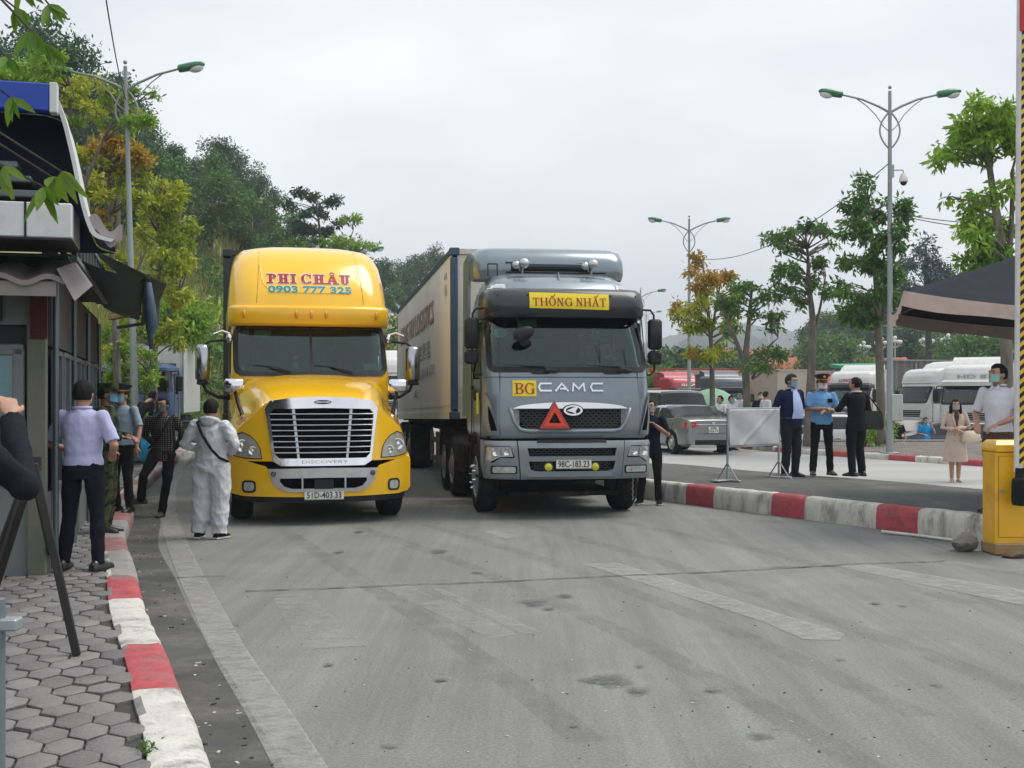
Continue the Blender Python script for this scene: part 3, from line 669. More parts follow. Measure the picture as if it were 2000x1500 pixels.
        for x,z,r in((.925,.9,.062),(1.06,.965,.088)):
            y=yh(x,z)-.018; m.lathe([(r,0),(r*.97,-.016),(r*.86,-.018),(r*.8,-.006),(r*.45,.004),(r*.2,-.01),(.001,-.012)],(s*x,y,z),'y',20)
        m.build('reflector',chrome,h)
    MB().patch(loop([(0,.20),(1.05,.22),(1.15,.25),(1.16,.32),(0,.31)]),lambda x,z:yb(x,z)+.06,.03,.2).build('lower_skirt',black,root)
    plate(root,'51D-403.33',0,.315,-.085,.52,.12)
    # cab
    TAB=[(.55,1.84,1.12),(1.0,1.80,1.17),(1.93,1.80,1.17),(2.70,2.22,1.15),(2.8,2.25,1.15)]
    def keep(c):
        if 1.96<c.z<2.68 and abs(c.x)<1.10 and c.y<2.6+0: return False
        if 1.96<c.z<2.6 and abs(c.x)>1.08 and 2.45<c.y<3.1: return False
        return True
    secs=[ring(lerp_tab(TAB,z)[1],lerp_tab(TAB,z)[0],4.5,z,.16,.10,28) for z in np.arange(.55,2.81,.075)]
    MB().loft(secs,cap=False,keep=keep).build('cab',yel,root,40)
    yw=lambda x,z:lerp_tab(TAB,z)[0]+foff(x,lerp_tab(TAB,z)[1],.16,.10)
    MB().patch(rrect(-1.14,1.93,1.14,2.71,.14),yw,.03,.08,holes=[rrect(-1.07,1.99,1.07,2.66,.12)],off=.012).build('windscreen_seal',black,root)
    MB().patch(rrect(-1.08,1.98,1.08,2.67,.12),yw,.008,.1,off=.004).build('windscreen',screen,root)
    MB().patch([(-.018,1.98),(.018,1.98),(.018,2.68),(-.018,2.68)],yw,.02,.2,off=.016).build('windscreen_divider',black,root)
    for x0,x1 in((-.88,-.32),(.02,.6)):
        m=MB(); p=[(x0+(x1-x0)*t,yw(x0+(x1-x0)*t,2.0+.13*(1-t**2.2))-.035,2.09-.1*t**2.2) for t in np.linspace(0,1,9)]; m.tube(p,[.006]*4+[.012]*5,6)
        m.tube([(p[5][0]-.1,p[5][1]-.01,p[5][2]+.02),(p[8][0]+.02,p[8][1],1.955)],.012,6); m.build('wiper',black,root)
    stk=mat('window_sticker',(.35,.5,.42),.5,var=.1)
    m=MB()
    for q in((-.83,2.52,-.58,2.62),(-1.0,2.54,-.9,2.62),(.93,2.56,1.03,2.6),(.78,2.02,.98,2.12),(-1.02,2.01,-.98,2.08)): m.patch([(q[0],q[1]),(q[2],q[1]),(q[2],q[3]),(q[0],q[3])],yw,.003,.2,off=-.012)
    m.build('window_sticker',stk,root)
    m=MB(); m.box((0,2.35,1.86),(2.1,.75,.18),0,.04); m.box((0,2.15,1.98),(1.9,.3,.1),0,.03); m.build('dashboard',mat('dash_grey',(.10,.11,.11),.8),root)
    MB().patch([(-1.05,2.55),(1.05,2.55),(1.05,2.67),(-1.05,2.67)],yw,.02,.2,off=-.03).build('dark_header_strip',dark,root)  # dark strip added behind the glass to darken the windscreen top
    m=MB(); seat(m,-.55,3.0,1.62); seat(m,.55,3.0,1.62); m.build('seat',cloth_d,root)
    m=MB(); m.box((0,4.0,1.7),(2.2,.05,2.1)); m.box((0,3.1,1.2),(2.15,1.8,.05)); m.box((0,3.3,2.78),(2.15,1.7,.04)); m.build('cab_lining',mat('cab_lining',(.09,.10,.10),.9),root)
    m=MB(); m.tube([(.55+.2*cos(a),2.62+.06*sin(a),2.0+.19*sin(a)) for a in np.linspace(0,2*pi,20)],.015,6); m.build('steering_wheel',black,root)
    m=MB(); m.box((-.22,2.15,2.1),(.07,.05,.10),0,.02); m.ball((-.22,2.15,2.2),(.035,.035,.04)); m.build('dash_figurine',mat('figurine',(.45,.5,.5),.4),root)
    # visor lip and roof fairing
    T2=[(2.68,2.08,1.15),(2.69,2.03,1.19),(2.73,2.0,1.205),(2.93,1.98,1.212),(2.97,1.995,1.208),(2.985,2.03,1.2)]
    MB().loft([ring(h,y,4.45,z,.22,.14,28) for z,y,h in T2],cap=True).build('visor',yel,root,50)
    T3=[(2.98,2.045,1.198),(3.2,2.12,1.185),(3.45,2.30,1.165),(3.65,2.46,1.14),(3.82,2.68,1.09),(3.93,2.92,1.0),(3.99,3.2,.86),(4.01,3.6,.6)]
    fa=MB().loft([ring(h,y,4.45,z,.36+.1*i/7,.15,30) for i,(z,y,h) in enumerate(T3)],cap=True).build('roof_fairing',yel,root,60)
    yf=yray(fa); yv=lambda x,z:1.985+foff(x,1.21,.22,.14)
    for x in(-.98,-.22,0,.22,.98): MB().ball((x,yv(x,2.86)-.0,2.85),(.027,.035,.062),10,8).build('marker_lamp',mat('marker_amber',(.75,.30,.02),.2,coat=1),root)
    for x in(-.8,.8): m=MB(); m.tube([(x*(1-.1*(z-3)),yf(x*(1-.1*(z-3)),z)-.001,z) for z in np.linspace(3.02,3.9,14)],.004,4); m.build('fairing_crease',mat('crease_shade',(.25,.12,.01),.6),root)  # thin dark lines paint the crease shade of a recess not modelled
    z0=3.19
    p=[(-.74,3.8),(-.71,3.4),(-.62,3.24),(-.5,z0),(.5,z0),(.62,3.24),(.71,3.4),(.74,3.8)]
    m=MB(); q=smooth(p,6); m.tube([(a.x,yf(a.x,a.y)+.004,a.y) for a in q],.012,5); m.build('fairing_ridge',yel,root,180)
    rd=mat('sign_red',(.36,.02,.025),.5,var=.05); wh=mat('sign_white',(.8,.78,.7),.5,var=.05); teal=mat('sign_teal',(.01,.24,.22),.5,var=.05)
    ph=[(c,k) for c,k in zip('PHI CHAU',['','','','','','','^',''])]
    for wd_s,cx_,ww_ in((ph[:3],-.42,.43),(ph[4:],.24,.76)):
        m=MB(); serif_text(m,wd_s,cx_,3.41,.155,ww_,yf,t=.26,th=.13,off=.003,grow=.05); serif_text(m,wd_s,cx_,3.41,.155,ww_,yf,t=.26,th=.13,off=.008,m=1); m.build('fairing_lettering',[wh,rd],root)
    m=MB(); text_on(m,'0903 777 325',.145,.0,3.235,yf,w=1.26,off=.004,bold=.009,m=0); text_on(m,'0903 777 325',.145,.0,3.235,yf,w=1.25,off=.008,bold=.0045,m=1); m.build('phone_lettering',[wh,teal],root)
    # mirrors
    for s in(-1,1):
        x=s*1.58; M_=MB().box((x,2.28,2.12),(.21,.2,.56),0,.05); a=M_.build('door_mirror',chrome_d,root,60)
        MB().box((x,2.28,1.83),(.17,.18,.06),0,.03).build('mirror_foot',black,a)
        MB().box((x,2.385,2.12),(.15,.012,.48),0,.004).build('mirror_glass',mat('mirror_glass',(.6,.65,.68),.03,1,var=.02),a)
        MB().tube([(x,2.28,1.84),(x-s*.05,2.28,1.72),(x-s*.22,2.2,1.62),(s*1.2,2.1,1.62)],[.022,.025,.028,.05],8).build('mirror_arm',black,a)
        MB().tube([(x,2.28,2.38),(x-s*.1,2.3,2.45),(s*1.16,2.32,2.48)],.02,8).build('mirror_brace',black,a)
        M_=MB().box((s*1.15,1.0,1.78),(.28,.13,.19),0,.065); b=M_.build('hood_mirror',chrome,root,60)
        MB().tube([(s*1.14,1.0,1.7),(s*1.1,.95,1.55),(s*1.04,.8,1.36),(s*1.03,.74,1.28)],[.022,.026,.032,.05],8).build('mirror_stalk',black,b)
        MB().lathe([(.001,-.01),(.06,-.01),(.07,.0),(.07,.02)],(s*1.0,.66,1.30),'y',16).build('stalk_base',chrome,b)
    yhr=yray(hood)
    rs=mat('stripe_red',(.38,.07,.04),.35,coat=.5); 
    for s in(-1,1):
        m=MB(); pts=[(.99,1.31),(1.03,1.27),(1.09,1.24),(1.13,1.24),(1.13,1.29),(1.09,1.31),(1.05,1.36),(1.02,1.37)]
        m.patch([(s*a,b) for a,b in pts][::-s],yhr,.002,.03,off=.004); m.build('swoosh_stripe',rs,root)
    # side steps, tanks, stack, chassis
    for s in(-1,1):
        m=MB(); m.lathe([(.001,-.8),(.29,-.8),(.3,-.78),(.3,.78),(.29,.8),(.001,.8)],(s*.95,3.05,.72),'y',24); m.build('fuel_tank',mat('tank_metal',(.55,.56,.57),.3,.9),root)
        m=MB()
        for z in(.45,.8,1.1): m.box((s*1.17,2.3,z),(.12,.6,.03),0,.01)
        m.build('cab_step',black,root)
        m=MB(); m.box((s*1.172,2.75,2.28),(.01,.66,.6),0,.002); m.build('side_window',tint,root)
        m=MB()
        for k in range(8): a=2*pi*k/8+.2; m.cyl((s*1.2,1.2+.2*cos(a),.52+.2*sin(a)),(s*1.265,1.2+.2*cos(a),.52+.2*sin(a)),.02,.012,8)
        m.cyl((s*1.2,1.2,.52),(s*1.25,1.2,.52),.11,.09,16); m.build('hub_cap',chrome,root)
        m=MB(); m.tube([(s*1.18,2.2,2.56),(s*1.3,2.17,2.6),(s*1.42,2.15,2.55)],.02,6); m.ball((s*1.19,2.2,2.5),(.05,.05,.08)); m.build('blind_spot_mirror',chrome,root)
    m=MB(); m.box((0,3.9,.78),(.9,6.6,.3)); m.box((0,1.2,.5),(1.8,.14,.14)); m.box((0,2.2,.85),(2.0,2.2,.45)); m.box((0,.9,.62),(1.5,.8,.3)); m.box((0,2.9,.30),(1.7,4.2,.06)); m.box((0,.7,.32),(1.6,.9,.08)); m.box((0,5.8,.5),(1.8,.16,.16)); m.box((0,4.9,1.15),(1.0,.9,.1)); m.build('chassis',chassis,root)  # includes flat belly pans added to block light and blacken the underside
    for s in(-1,1):
        wheel(root,s*1.04,1.2,.52,.30)
        for y in(5.3,6.6): wheel(root,s*.95,y,.52,.56)
        MB().box((s*.95,5.0,.75),(.5,.03,.5)).build('mud_flap',rubber,root)
    for c in kids(root):
        if not c.name.startswith(('wheel','rim','hub')): c.location.z=.09
    return root
YT=build_yellow()
gry=mat('steel_blue_paint',(.20,.245,.275),.28,.35,var=.06,sc=1.2,coat=.6,dirt=(.16,.16,.15),dsc=3,damt=.3)
grl=mat('grey_bumper_paint',(.23,.265,.285),.36,.25,var=.08,sc=2,coat=.3,dirt=(.13,.125,.11),dsc=4,damt=.35)
visb=mat('sun_visor_plastic',(.018,.022,.028),.35,var=.1,coat=.3)
GT_TAB=[(1.13,.05,1.17),(1.2,.02,1.195),(1.7,.03,1.205),(2.08,.10,1.2),(2.5,.26,1.17),(2.86,.42,1.135),(3.0,.47,1.12),(3.1,.52,1.10),(3.25,.62,1.06),(3.4,.80,1.0),(3.5,1.02,.93),(3.56,1.3,.85),(3.59,1.8,.75)]
def mesh_pattern(m,x0,x1,z0,z1,yf,mi=1,dx=.075,dz=.034,off=-.01,inset=None):
    j=0; z=z0+dz/2
    while z<z1:
        x=x0+(dx/2 if j%2 else 0)
        while x<x1:
            if inset is None or inset(x,z):
                hx=[(x-dx*.46,z),(x-dx*.25,z-dz*.42),(x+dx*.25,z-dz*.42),(x+dx*.46,z),(x+dx*.25,z+dz*.42),(x-dx*.25,z+dz*.42)]
                # thin rim of a hexagonal cell
                for a,b in zip(hx,hx[1:]+hx[:1]): m.tube([(a[0],yf(*a)-off,a[1]),(b[0],yf(*b)-off,b[1])],.0035,3,mi,cap=False)
            x+=dx
        z+=dz; j+=1
def lens_poly(x0,x1,zb,zt,n=16):
    return [(x0+(x1-x0)*i/n,zb+.0*i) for i in range(n+1)]+[(x1+(x0-x1)*i/n,zb+(zt-zb)*(sin(pi*i/n))**.5) for i in range(1,n)]
def build_grey():
    root=thing('cabover_truck','steel grey flat-nosed truck with black sun visor and plate 98C-183.23','truck',(.83,17.2,0),R(9))
    yg=lambda x,z:lerp_tab(GT_TAB,z)[0]+foff(x,lerp_tab(GT_TAB,z)[1],.24,.09)
    grille=[(-.68,1.27),(.68,1.27),(.75,1.33),(.78,1.45),(.79,1.565),(-.79,1.565),(-.78,1.45),(-.75,1.33)]
    def keep(c):
        if 2.12<c.z<2.86 and abs(c.x)<1.10 and c.y<.8: return False
        if 2.0<c.z<2.78 and abs(c.x)>1.05 and .62<c.y<1.45: return False
        if 1.3<c.z<1.55 and abs(c.x)<.7 and c.y<.3: return False
        return True
    zs=sorted(set([round(z,3) for z in list(np.arange(1.13,3.4,.07))+[3.4,3.45,3.5,3.54,3.57,3.59]]))
    MB().loft([ring(lerp_tab(GT_TAB,z)[1],lerp_tab(GT_TAB,z)[0],2.3,z,.24,.09,30) for z in zs],keep=keep).build('cab',gry,root,40)
    yc=yg
    # lower front panel
    lp=[(-1.19,1.135),(1.19,1.135),(1.2,2.06),(-1.2,2.06)]
    MB().patch([(-.99,1.14),(.99,1.14),(1.0,1.5),(.985,1.97),(-.985,1.97),(-1.0,1.5)],yg,.03,.08,holes=[grille],off=.012).build('front_panel',gry,root,40)
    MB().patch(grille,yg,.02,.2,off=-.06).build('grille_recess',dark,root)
    m=MB(); ins=lambda x,z:abs(x)<.68+.1*(z-1.27)/.3
    mesh_pattern(m,-.76,.77,1.28,1.56,yg,0,.08,.036,off=.012,inset=ins); m.build('grille_mesh',mat('mesh_grey',(.075,.09,.095),.45),root,180)
    MB().patch(lens_poly(-.83,.83,1.55,1.64),yg,.03,.07,off=.035).build('grille_trim',chrome,root)
    m=MB(); m.tube([(x,yg(x,z)-.018,z) for x,z in [(-.86,1.56),(-.80,1.36),(-.72,1.255),(-.6,1.235),(0,1.23),(.6,1.235),(.72,1.255),(.80,1.36),(.86,1.56)]],.028,8); m.build('grille_lip',grl,root,180)
    m=MB(); el=lambda a,b,n=28:[(.02+a*cos(2*pi*i/n),1.525+b*sin(2*pi*i/n)) for i in range(n)]
    m.patch(el(.15,.085),yg,.02,.1,off=.05,m=1); m.patch(el(.135,.073),yg,.015,.1,holes=[el(.105,.05)],off=.065)
    m.patch([(-.075,1.52),(.03,1.567),(.10,1.575),(.055,1.52),(.06,1.47),(.01,1.50)][::1],yg,.015,.1,off=.068); m.build('emblem',[chrome,black],root)
    m=MB()      # seams
    for z in(1.99,): m.tube([(x,yg(x,z)-.001,z) for x in np.linspace(-1.17,1.17,30)],.006,4)
    for x in(-.99,.99): m.tube([(x,yg(x,z)-.001,z) for z in np.linspace(1.15,2.1,16)],.006,4)
    m.build('panel_seam',mat('seam_dark',(.03,.035,.04),.6),root)
    m=MB()
    # corner vents
    for s in(-1,1):
        v=MB(); v.patch([(s*x,z) for x,z in [(1.0,1.18),(1.19,1.16),(1.22,1.4),(1.19,1.78),(1.12,1.62),(1.05,1.35)]],lambda x,z:yg(x,z),.03,.05,off=.035); o=v.build('corner_vent',grl,root,40)
        v=MB(); v.patch([(s*x,z) for x,z in [(1.04,1.24),(1.12,1.24),(1.15,1.4),(1.155,1.6),(1.09,1.42)]],yg,.01,.05,off=.042); v.build('vent_opening',dark,o)
    # brand letters CAMC
    L_=MB(); fy=lambda x,z:yg(x,z)
    def stroke(pts,t=.024):
        for a,b in zip(pts,pts[1:]):
            a=Vector(a);b=Vector(b); d=(b-a).normalized(); n=Vector((-d.y,d.x))*t/2; e=d*t*.45; L_.patch([tuple(a-e-n),tuple(b+e-n),tuple(b+e+n),tuple(a-e+n)],fy,.02,.2,off=.035)
    for cx,ch in((-.37,'C'),(-.13,'A'),(.11,'M'),(.37,'C')):
        w,h=.085,.05; z=1.85
        if ch=='C': stroke([(cx+w,z+h),(cx-w*.7,z+h)]);stroke([(cx-w*.7,z+h),(cx-w,z)]);stroke([(cx-w,z),(cx-w*.7,z-h)]);stroke([(cx-w*.7,z-h),(cx+w,z-h)])
        if ch=='A': stroke([(cx-w,z-h),(cx+.0,z+h)]);stroke([(cx,z+h),(cx+w,z-h)]);stroke([(cx-w*.2,z-h*.45),(cx+w*.55,z-h*.45)])
        if ch=='M': stroke([(cx-w,z-h),(cx-w*.85,z+h)]);stroke([(cx-w*.85,z+h),(cx,z-h*.5)]);stroke([(cx,z-h*.5),(cx+w*.85,z+h)]);stroke([(cx+w*.85,z+h),(cx+w,z-h)])
    L_.build('brand_letters',chrome,root)
    ys=mat('sign_yellow',(.85,.66,.02),.5,var=.04); rd=MT['sign_red']
    o=MB().patch([(-.82,1.72),(-.49,1.72),(-.49,1.945),(-.82,1.945)],yg,.01,.2,off=.03).build('region_sign',ys,root)
    m=MB(); serif_text(m,[('B',''),('G','')],-.655,1.832,.15,.27,yg,t=.17,th=.05,off=.034); m.build('region_lettering',rd,o)
    # windscreen
    MB().patch(rrect(-1.15,2.06,1.15,2.9,.1),yg,.03,.08,holes=[rrect(-1.09,2.14,1.09,2.84,.07)],off=.010).build('windscreen_seal',black,root)
    MB().patch(rrect(-1.10,2.13,1.10,2.85,.07),yg,.008,.1,off=.005).build('windscreen',screen,root)
    for x0,x1 in((-.95,-.25),(.1,.82)):
        m=MB(); p=[(x0+(x1-x0)*t,yg(x0,2.12)-.06,2.165-.07*t**2) for t in np.linspace(0,1,8)]; m.tube(p,[.007]*3+[.014]*5,6); m.box((x1-.02,yg(x1,2.08)-.04,2.08),(.2,.05,.04),0,.015); m.tube([p[3],(p[6][0],p[6][1]-.01,2.14)],.014,6); m.build('wiper',black,root)
    m=MB()
    for x in(-.42,.62): m.patch([(x-.17,2.09),(x-.11,2.035),(x+.11,2.035),(x+.17,2.09)],yg,.01,.1,off=.016)
    m.build('wiper_recess',black,root)
    m=MB(); m.tube([(.45,yg(.45,2.2)-.02,2.14),(.43,yg(.43,2.5)-.1,2.52)],.006,5); m.build('antenna',black,root)
    # sticker + kerb-view mirror
    m=MB(); m.patch([(-.95+.11*cos(a),2.62+.07*sin(a)) for a in np.linspace(0,2*pi,18)[:-1]],yg,.003,.1,off=-.008); m.patch([(-.7,2.69),(-.42,2.71),(-.42,2.83),(-.7,2.81)],yg,.003,.1,off=-.008); m.build('window_sticker',mat('sticker_pale',(.42,.5,.42),.5),root)
    m=MB(); m.ball((-.66,yg(-.66,2.6)-.22,2.6),(.16,.06,.10),14,8,rot=Matrix.Rotation(-.35,3,'Y')); m.ball((-.6,yg(-.6,2.4)-.0+.04,2.42),(.10,.03,.12),14,8); m.tube([(-.66,yg(-.66,2.6)-.2,2.6),(-.72,yg(-.7,2.86)-.05,2.86)],.02,6); m.build('kerb_mirror',black,root)
    # visor
    yv=lambda x,z:yg(x,z)-.16+.5*(z-3.04)**2
    V=[(2.86,.36,1.15),(2.84,.22,1.17),(2.9,.17,1.18),(3.05,.16,1.175),(3.2,.22,1.16),(3.255,.32,1.13),(3.26,.52,1.08)]
    vo=MB().loft([ring(h,y,1.15,z,.26,.10,28) for z,y,h in V]).build('sun_visor',visb,root,50)
    yvr=yray(vo)
    m=MB()
    for x in(-1.0,-.58,.62,1.0):
        for z in(2.95,3.15): m.ball((x,yvr(x,z),z),.014,8,6)
    m.build('visor_screw',black,vo)
    o=MB().patch([(-.56,2.965),(.585,2.945),(.585,3.17),(-.56,3.19)],yvr,.012,.1,off=.012).build('name_sign',ys,root)
    tn=[(c,{'5':'','Ô':"^'",'Â':"^'"}.get(c,'')) for c in 'THÔNG NHÂT']; tn=[({'Ô':'O','Â':'A'}.get(c,c),k) for c,k in tn]
    for w_s,cx_,ww_ in((tn[:5],-.235,.56),(tn[6:],.32,.44)): m=MB(); serif_text(m,w_s,cx_,3.055,.115,ww_,yvr,t=.16,th=.055,off=.016); m.build('name_lettering',rd,o)
    # roof lamps, horns, fin, deflector
    for s in(-1,1):
        r=[(.82,3.265),(1.07,3.265),(1.05,3.31),(.97,3.355),(.82,3.355)]
        o=MB().patch([(s*a,b) for a,b in r],yg,.03,.05,off=.02).build('roof_lamp',chrome,root); 
        MB().patch([(s*a,b) for a,b in [(.87,3.29),(1.0,3.29),(.98,3.32),(.87,3.325)]],yg,.01,.05,off=.03).build('lamp_lens',lamp,o)
        m=MB(); x=.52*s; m.ball((x+.02,1.0,3.68),.075,16,12); m.lathe([(.055,0),(.06,.03),(.035,.07),(.02,.16)],(x-.1,.98,3.66),'y',14); m.ball((x-.1,1.0,3.655),(.06,.05,.06)); m.tube([(x-.05,1.05,3.66),(x-.02,1.15,3.55)],.014,6); m.tube([(x,1.0,3.64),(x,1.05,3.53)],.014,6); m.build('spot_lamp',mat('brushed_silver',(.55,.56,.56),.35,.9),root)
    m=MB(); m.loft([[(-.0-.012,.85,3.43),(.012,.85,3.43),(.012,1.0,3.49),(-.012,1.0,3.49)],[(-.004,.93,3.55),(.004,.93,3.55),(.004,.97,3.55),(-.004,.97,3.55)]]); m.build('roof_fin',gry,root)
    m=MB()
    for x in(-1.02,-.88): m.tube([(x,1.15,3.5),(x,1.15,3.68)],.01,5)
    m.tube([(-1.02,1.15,3.68),(-.88,1.15,3.68)],.01,5); m.tube([(-.75,1.1,3.56),(.75,1.1,3.56)],.018,6); m.build('roof_rack',black,root)
    D=[(3.5,1.45,1.15),(3.62,1.42,1.17),(3.8,1.46,1.17),(3.93,1.56,1.14),(3.985,1.72,1.05)]
    def kd(c): return not (3.6<c.z<3.72 and abs(c.x)<.6 and c.y<1.9)
    de=MB().loft([ring(h,y,2.15,z,.22,.06,30) for z,y,h in [(3.5,1.45,1.15),(3.6,1.42,1.17),(3.66,1.42,1.17),(3.72,1.43,1.17),(3.8,1.46,1.17),(3.93,1.56,1.14),(3.985,1.72,1.05)]],cap=False,keep=kd).build('air_deflector',gry,root,50)
    m=MB(); m.box((0,1.48,3.66),(1.5,.03,.02)); m.box((0,1.9,3.66),(1.5,.02,.13)); m.box((0,1.46,3.585),(1.42,.03,.02)); m.box((0,1.46,3.735),(1.42,.03,.02)); m.build('deflector_slot',black,de)
    for s in(-1,1):
        MB().loft([[(s*1.16,2.2,1.4),(s*1.2,2.2,1.4),(s*1.2,2.85,1.4),(s*1.16,2.85,1.4)],[(s*1.14,2.2,3.95),(s*1.18,2.2,3.95),(s*1.2,2.72,3.85),(s*1.16,2.72,3.85)]]).build('side_fairing',gry,root)
    # bumper
    BT=[(.56,.06,1.19),(.6,.02,1.21),(.9,.0,1.215),(1.05,-.01,1.21),(1.1,.02,1.19)]
    ybm=lambda x,z:lerp_tab(BT,z)[0]-.03+foff(x,1.215,.3,.09)
    h1=[(-.6,.885),(.62,.885),(.645,1.0),(-.63,1.0)]; h2=[(-.5,.675),(.52,.675),(.6,.70),(.63,.815),(-.61,.815),(-.58,.70)]
    MB().patch([(-.71,.56),(.71,.56),(.73,.75),(.76,1.1),(-.76,1.1),(-.73,.75)],ybm,.04,.08,holes=[h1,h2],off=.03).build('bumper',grl,root,40)
    for s in(-1,1): MB().patch([(s*x,z) for x,z in [(.722,.56),(1.19,.57),(1.2,1.07),(1.17,1.1),(.772,1.1),(.742,.75)]],ybm,.05,.06,holes=[[(s*x,z) for x,z in [(.80,.87),(.83,.86),(1.0,.86),(1.1,.79),(1.19,.86),(1.19,1.03),(.86,1.03)]]],off=.012).build('bumper_corner',grl,root,40)
    for s in(-1,1):
        m=MB(); m.loft([[(s*1.19,.36,.57),(s*1.19,.36,1.1),(s*1.14,.36,1.1),(s*1.14,.36,.57)],[(s*1.19,.7,.75),(s*1.19,.7,1.1),(s*1.14,.7,1.1),(s*1.14,.7,.75)]]); m.build('bumper_return',grl,root)
        m=MB()
        for a,b in((.72,1.25),(1.25,1.75)): pass
        m.tube([(s*1.14,1.35+.66*cos(a),.52+.66*sin(a)) for a in np.linspace(.15,pi-.15,14)],.06,8,el=1.); m.build('wheel_arch',black,root)
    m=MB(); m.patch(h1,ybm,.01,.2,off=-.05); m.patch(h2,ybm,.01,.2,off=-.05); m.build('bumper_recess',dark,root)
    m=MB(); mesh_pattern(m,-.6,.62,.89,1.0,ybm,0,.085,.03,off=-.01); m.build('bumper_mesh',mat('mesh_dark',(.05,.065,.07),.5),root,180); m=MB(); mesh_pattern(m,-.58,.6,.69,.81,ybm,0,.085,.03,off=-.01,inset=lambda x,z:abs(x)<.56); m.build('bumper_mesh',mat('mesh_dark',(.05,.065,.07),.5),root,180)
    plate(root,'98C-183.23',.02,.775,-.085,.5,.13)
    m=MB(); m.patch([(-.5,1.075),(.5,1.075),(.48,1.115),(-.48,1.115)],ybm,.1,.2,off=.035); m.build('step_pad',black,root)
    ylm=mat('yellow_fog_lens',(.55,.55,.01),.15,var=.2,coat=1)
    for x in(-.33,.335):
        m=MB(); y=ybm(x,.735)-.02; m.box((x,y+.03,.74),(.16,.05,.14),1,.01); m.lathe([(.001,-.035),(.03,-.033),(.052,-.02),(.058,0),(.058,.03)],(x,y,.735),'y',20,0); m.build('yellow_fog_lamp',[ylm,black],root)
    for s in(-1,1):
        hl=[(.82,.88),(.86,1.02),(1.17,1.02),(1.185,.85),(1.12,.81),(1.0,.875)]
        h=MB().patch([(s*x,z) for x,z in hl],ybm,.04,.05,off=-.004).build('headlight',lamp,root)
        m=MB()
        for x,r in((.92,.05),(1.06,.062)): m.lathe([(r,.0),(r*.9,-.012),(r*.6,.0),(.001,.004)],(s*x,ybm(s*x,.94)+.002,.945),'y',18)
        m.tube([(s*.99,ybm(s*.99,.95),z) for z in(.89,1.01)],.006,4); m.build('reflector',chrome,h)
        MB().patch([(s*x,z) for x,z in rrect(.765,.64,1.125,.755,.02)],ybm,.03,.06,off=.018).build('fog_lamp_bezel',black,root)
        m=MB().patch([(s*x,z) for x,z in rrect(.79,.655,1.10,.74,.02)],ybm,.03,.06,off=.026); 
        for x in(.87,.99): m.tube([(s*x,ybm(s*x,.7)-.03,z) for z in(.66,.735)],.004,4)
        m.build('fog_lamp',lamp,root)
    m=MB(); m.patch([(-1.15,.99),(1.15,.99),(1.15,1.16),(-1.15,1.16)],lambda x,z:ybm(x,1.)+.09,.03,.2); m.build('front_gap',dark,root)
    # interior
    m=MB(); m.box((0,.55,2.05),(2.1,.5,.2),0,.04); m.build('dashboard',mat('dash_teal',(.14,.18,.17),.8),root)
    MB().patch([(-1.08,2.75),(1.08,2.75),(1.08,2.85),(-1.08,2.85)],yg,.02,.2,off=-.03).build('dark_header_strip',dark,root)  # same added dark strip, darkens the top of this windscreen
    m=MB(); seat(m,-.6,1.2,1.85); seat(m,.6,1.2,1.85); m.build('seat',cloth_d,root)
    m=MB(); m.box((0,2.2,2.3),(2.1,.04,2.0)); m.box((0,1.3,1.4),(2.15,1.7,.05)); m.box((0,1.3,2.95),(2.1,1.2,.04)); m.build('cab_lining',MT['cab_lining'],root)
    m=MB(); m.patch(rrect(-.45,2.3,.4,2.62,.05),lambda x,z:2.17,.01,.3); m.build('rear_window',mat('rear_pane',(.30,.34,.34),.3),root)
    m=MB(); c=Vector((.6,.86,2.12)); m.tube([c+Vector((.2*cos(a),.07*sin(a),.19*sin(a))) for a in np.linspace(0,2*pi,22)],.014,6); m.build('steering_wheel',black,root)
    # sides
    for s in(-1,1):
        MB().box((s*1.165,1.03,2.39),(.01,.86,.8),0,.002,rot=Matrix.Rotation(s*-.06,3,'Y')).build('side_window',tint,root)
        m=MB(); m.tube([(s*1.212,y,z) for y,z in((.5,1.15),(.5,2.05),(.75,2.85),(1.55,2.85),(1.55,1.15))],.008,4); m.build('door_seam',MT['seam_dark'],root)
        m=MB(); m.box((s*1.225,1.42,1.85),(.03,.18,.05),0,.01); m.build('door_handle',black,root)
        for z in(.55,.85): MB().box((s*1.1,.95,z),(.2,.5,.04),0,.01).build('cab_step',chassis,root)
        a=MB().box((s*1.345+ (.0),.5,2.62),(.2,.14,.44),0,.05).build('door_mirror',black,root,60); MB().box((s*1.345,.5,2.28),(.2,.14,.2),0,.05).build('wide_mirror',black,a)
        MB().tube([(s*1.33,.5,2.84),(s*1.33,.5,2.9),(s*1.28,.5,2.97),(s*1.1,.5,2.98)],.016,8).build('mirror_arm',black,a)
        MB().tube([(s*1.33,.5,2.5),(s*1.34,.5,2.1),(s*1.28,.5,2.03),(s*1.1,.52,2.03)],.016,8).build('mirror_bracket',black,a)
        MB().box((s*1.345,.575,2.62),(.16,.01,.38)).build('mirror_glass',MT['mirror_glass'],a)
    o=MB().box((-1.245,.62,1.62),(.012,.16,.3)).build('side_sign',ys,root)
    m=MB(); m.lathe([(.001,-.03),(.09,-.03),(.1,0)],(-1.22,1.0,1.75),'x',16); m.build('intake_cover',black,root)
    m=MB(); m.box((0,3.8,.82),(.9,5.6,.28)); m.box((0,1.35,.52),(1.7,.14,.14)); m.box((0,.45,.75),(1.7,.6,.3)); m.box((0,2.8,.32),(1.6,4.6,.06)); m.box((0,1.6,1.15),(1.9,1.6,.3)); m.box((0,4.3,1.12),(1.0,.9,.1)); m.box((0,2.9,1.7),(2.2,.12,1.9)); m.build('chassis',chassis,root)  # the low flat pan is added to cut light under the truck
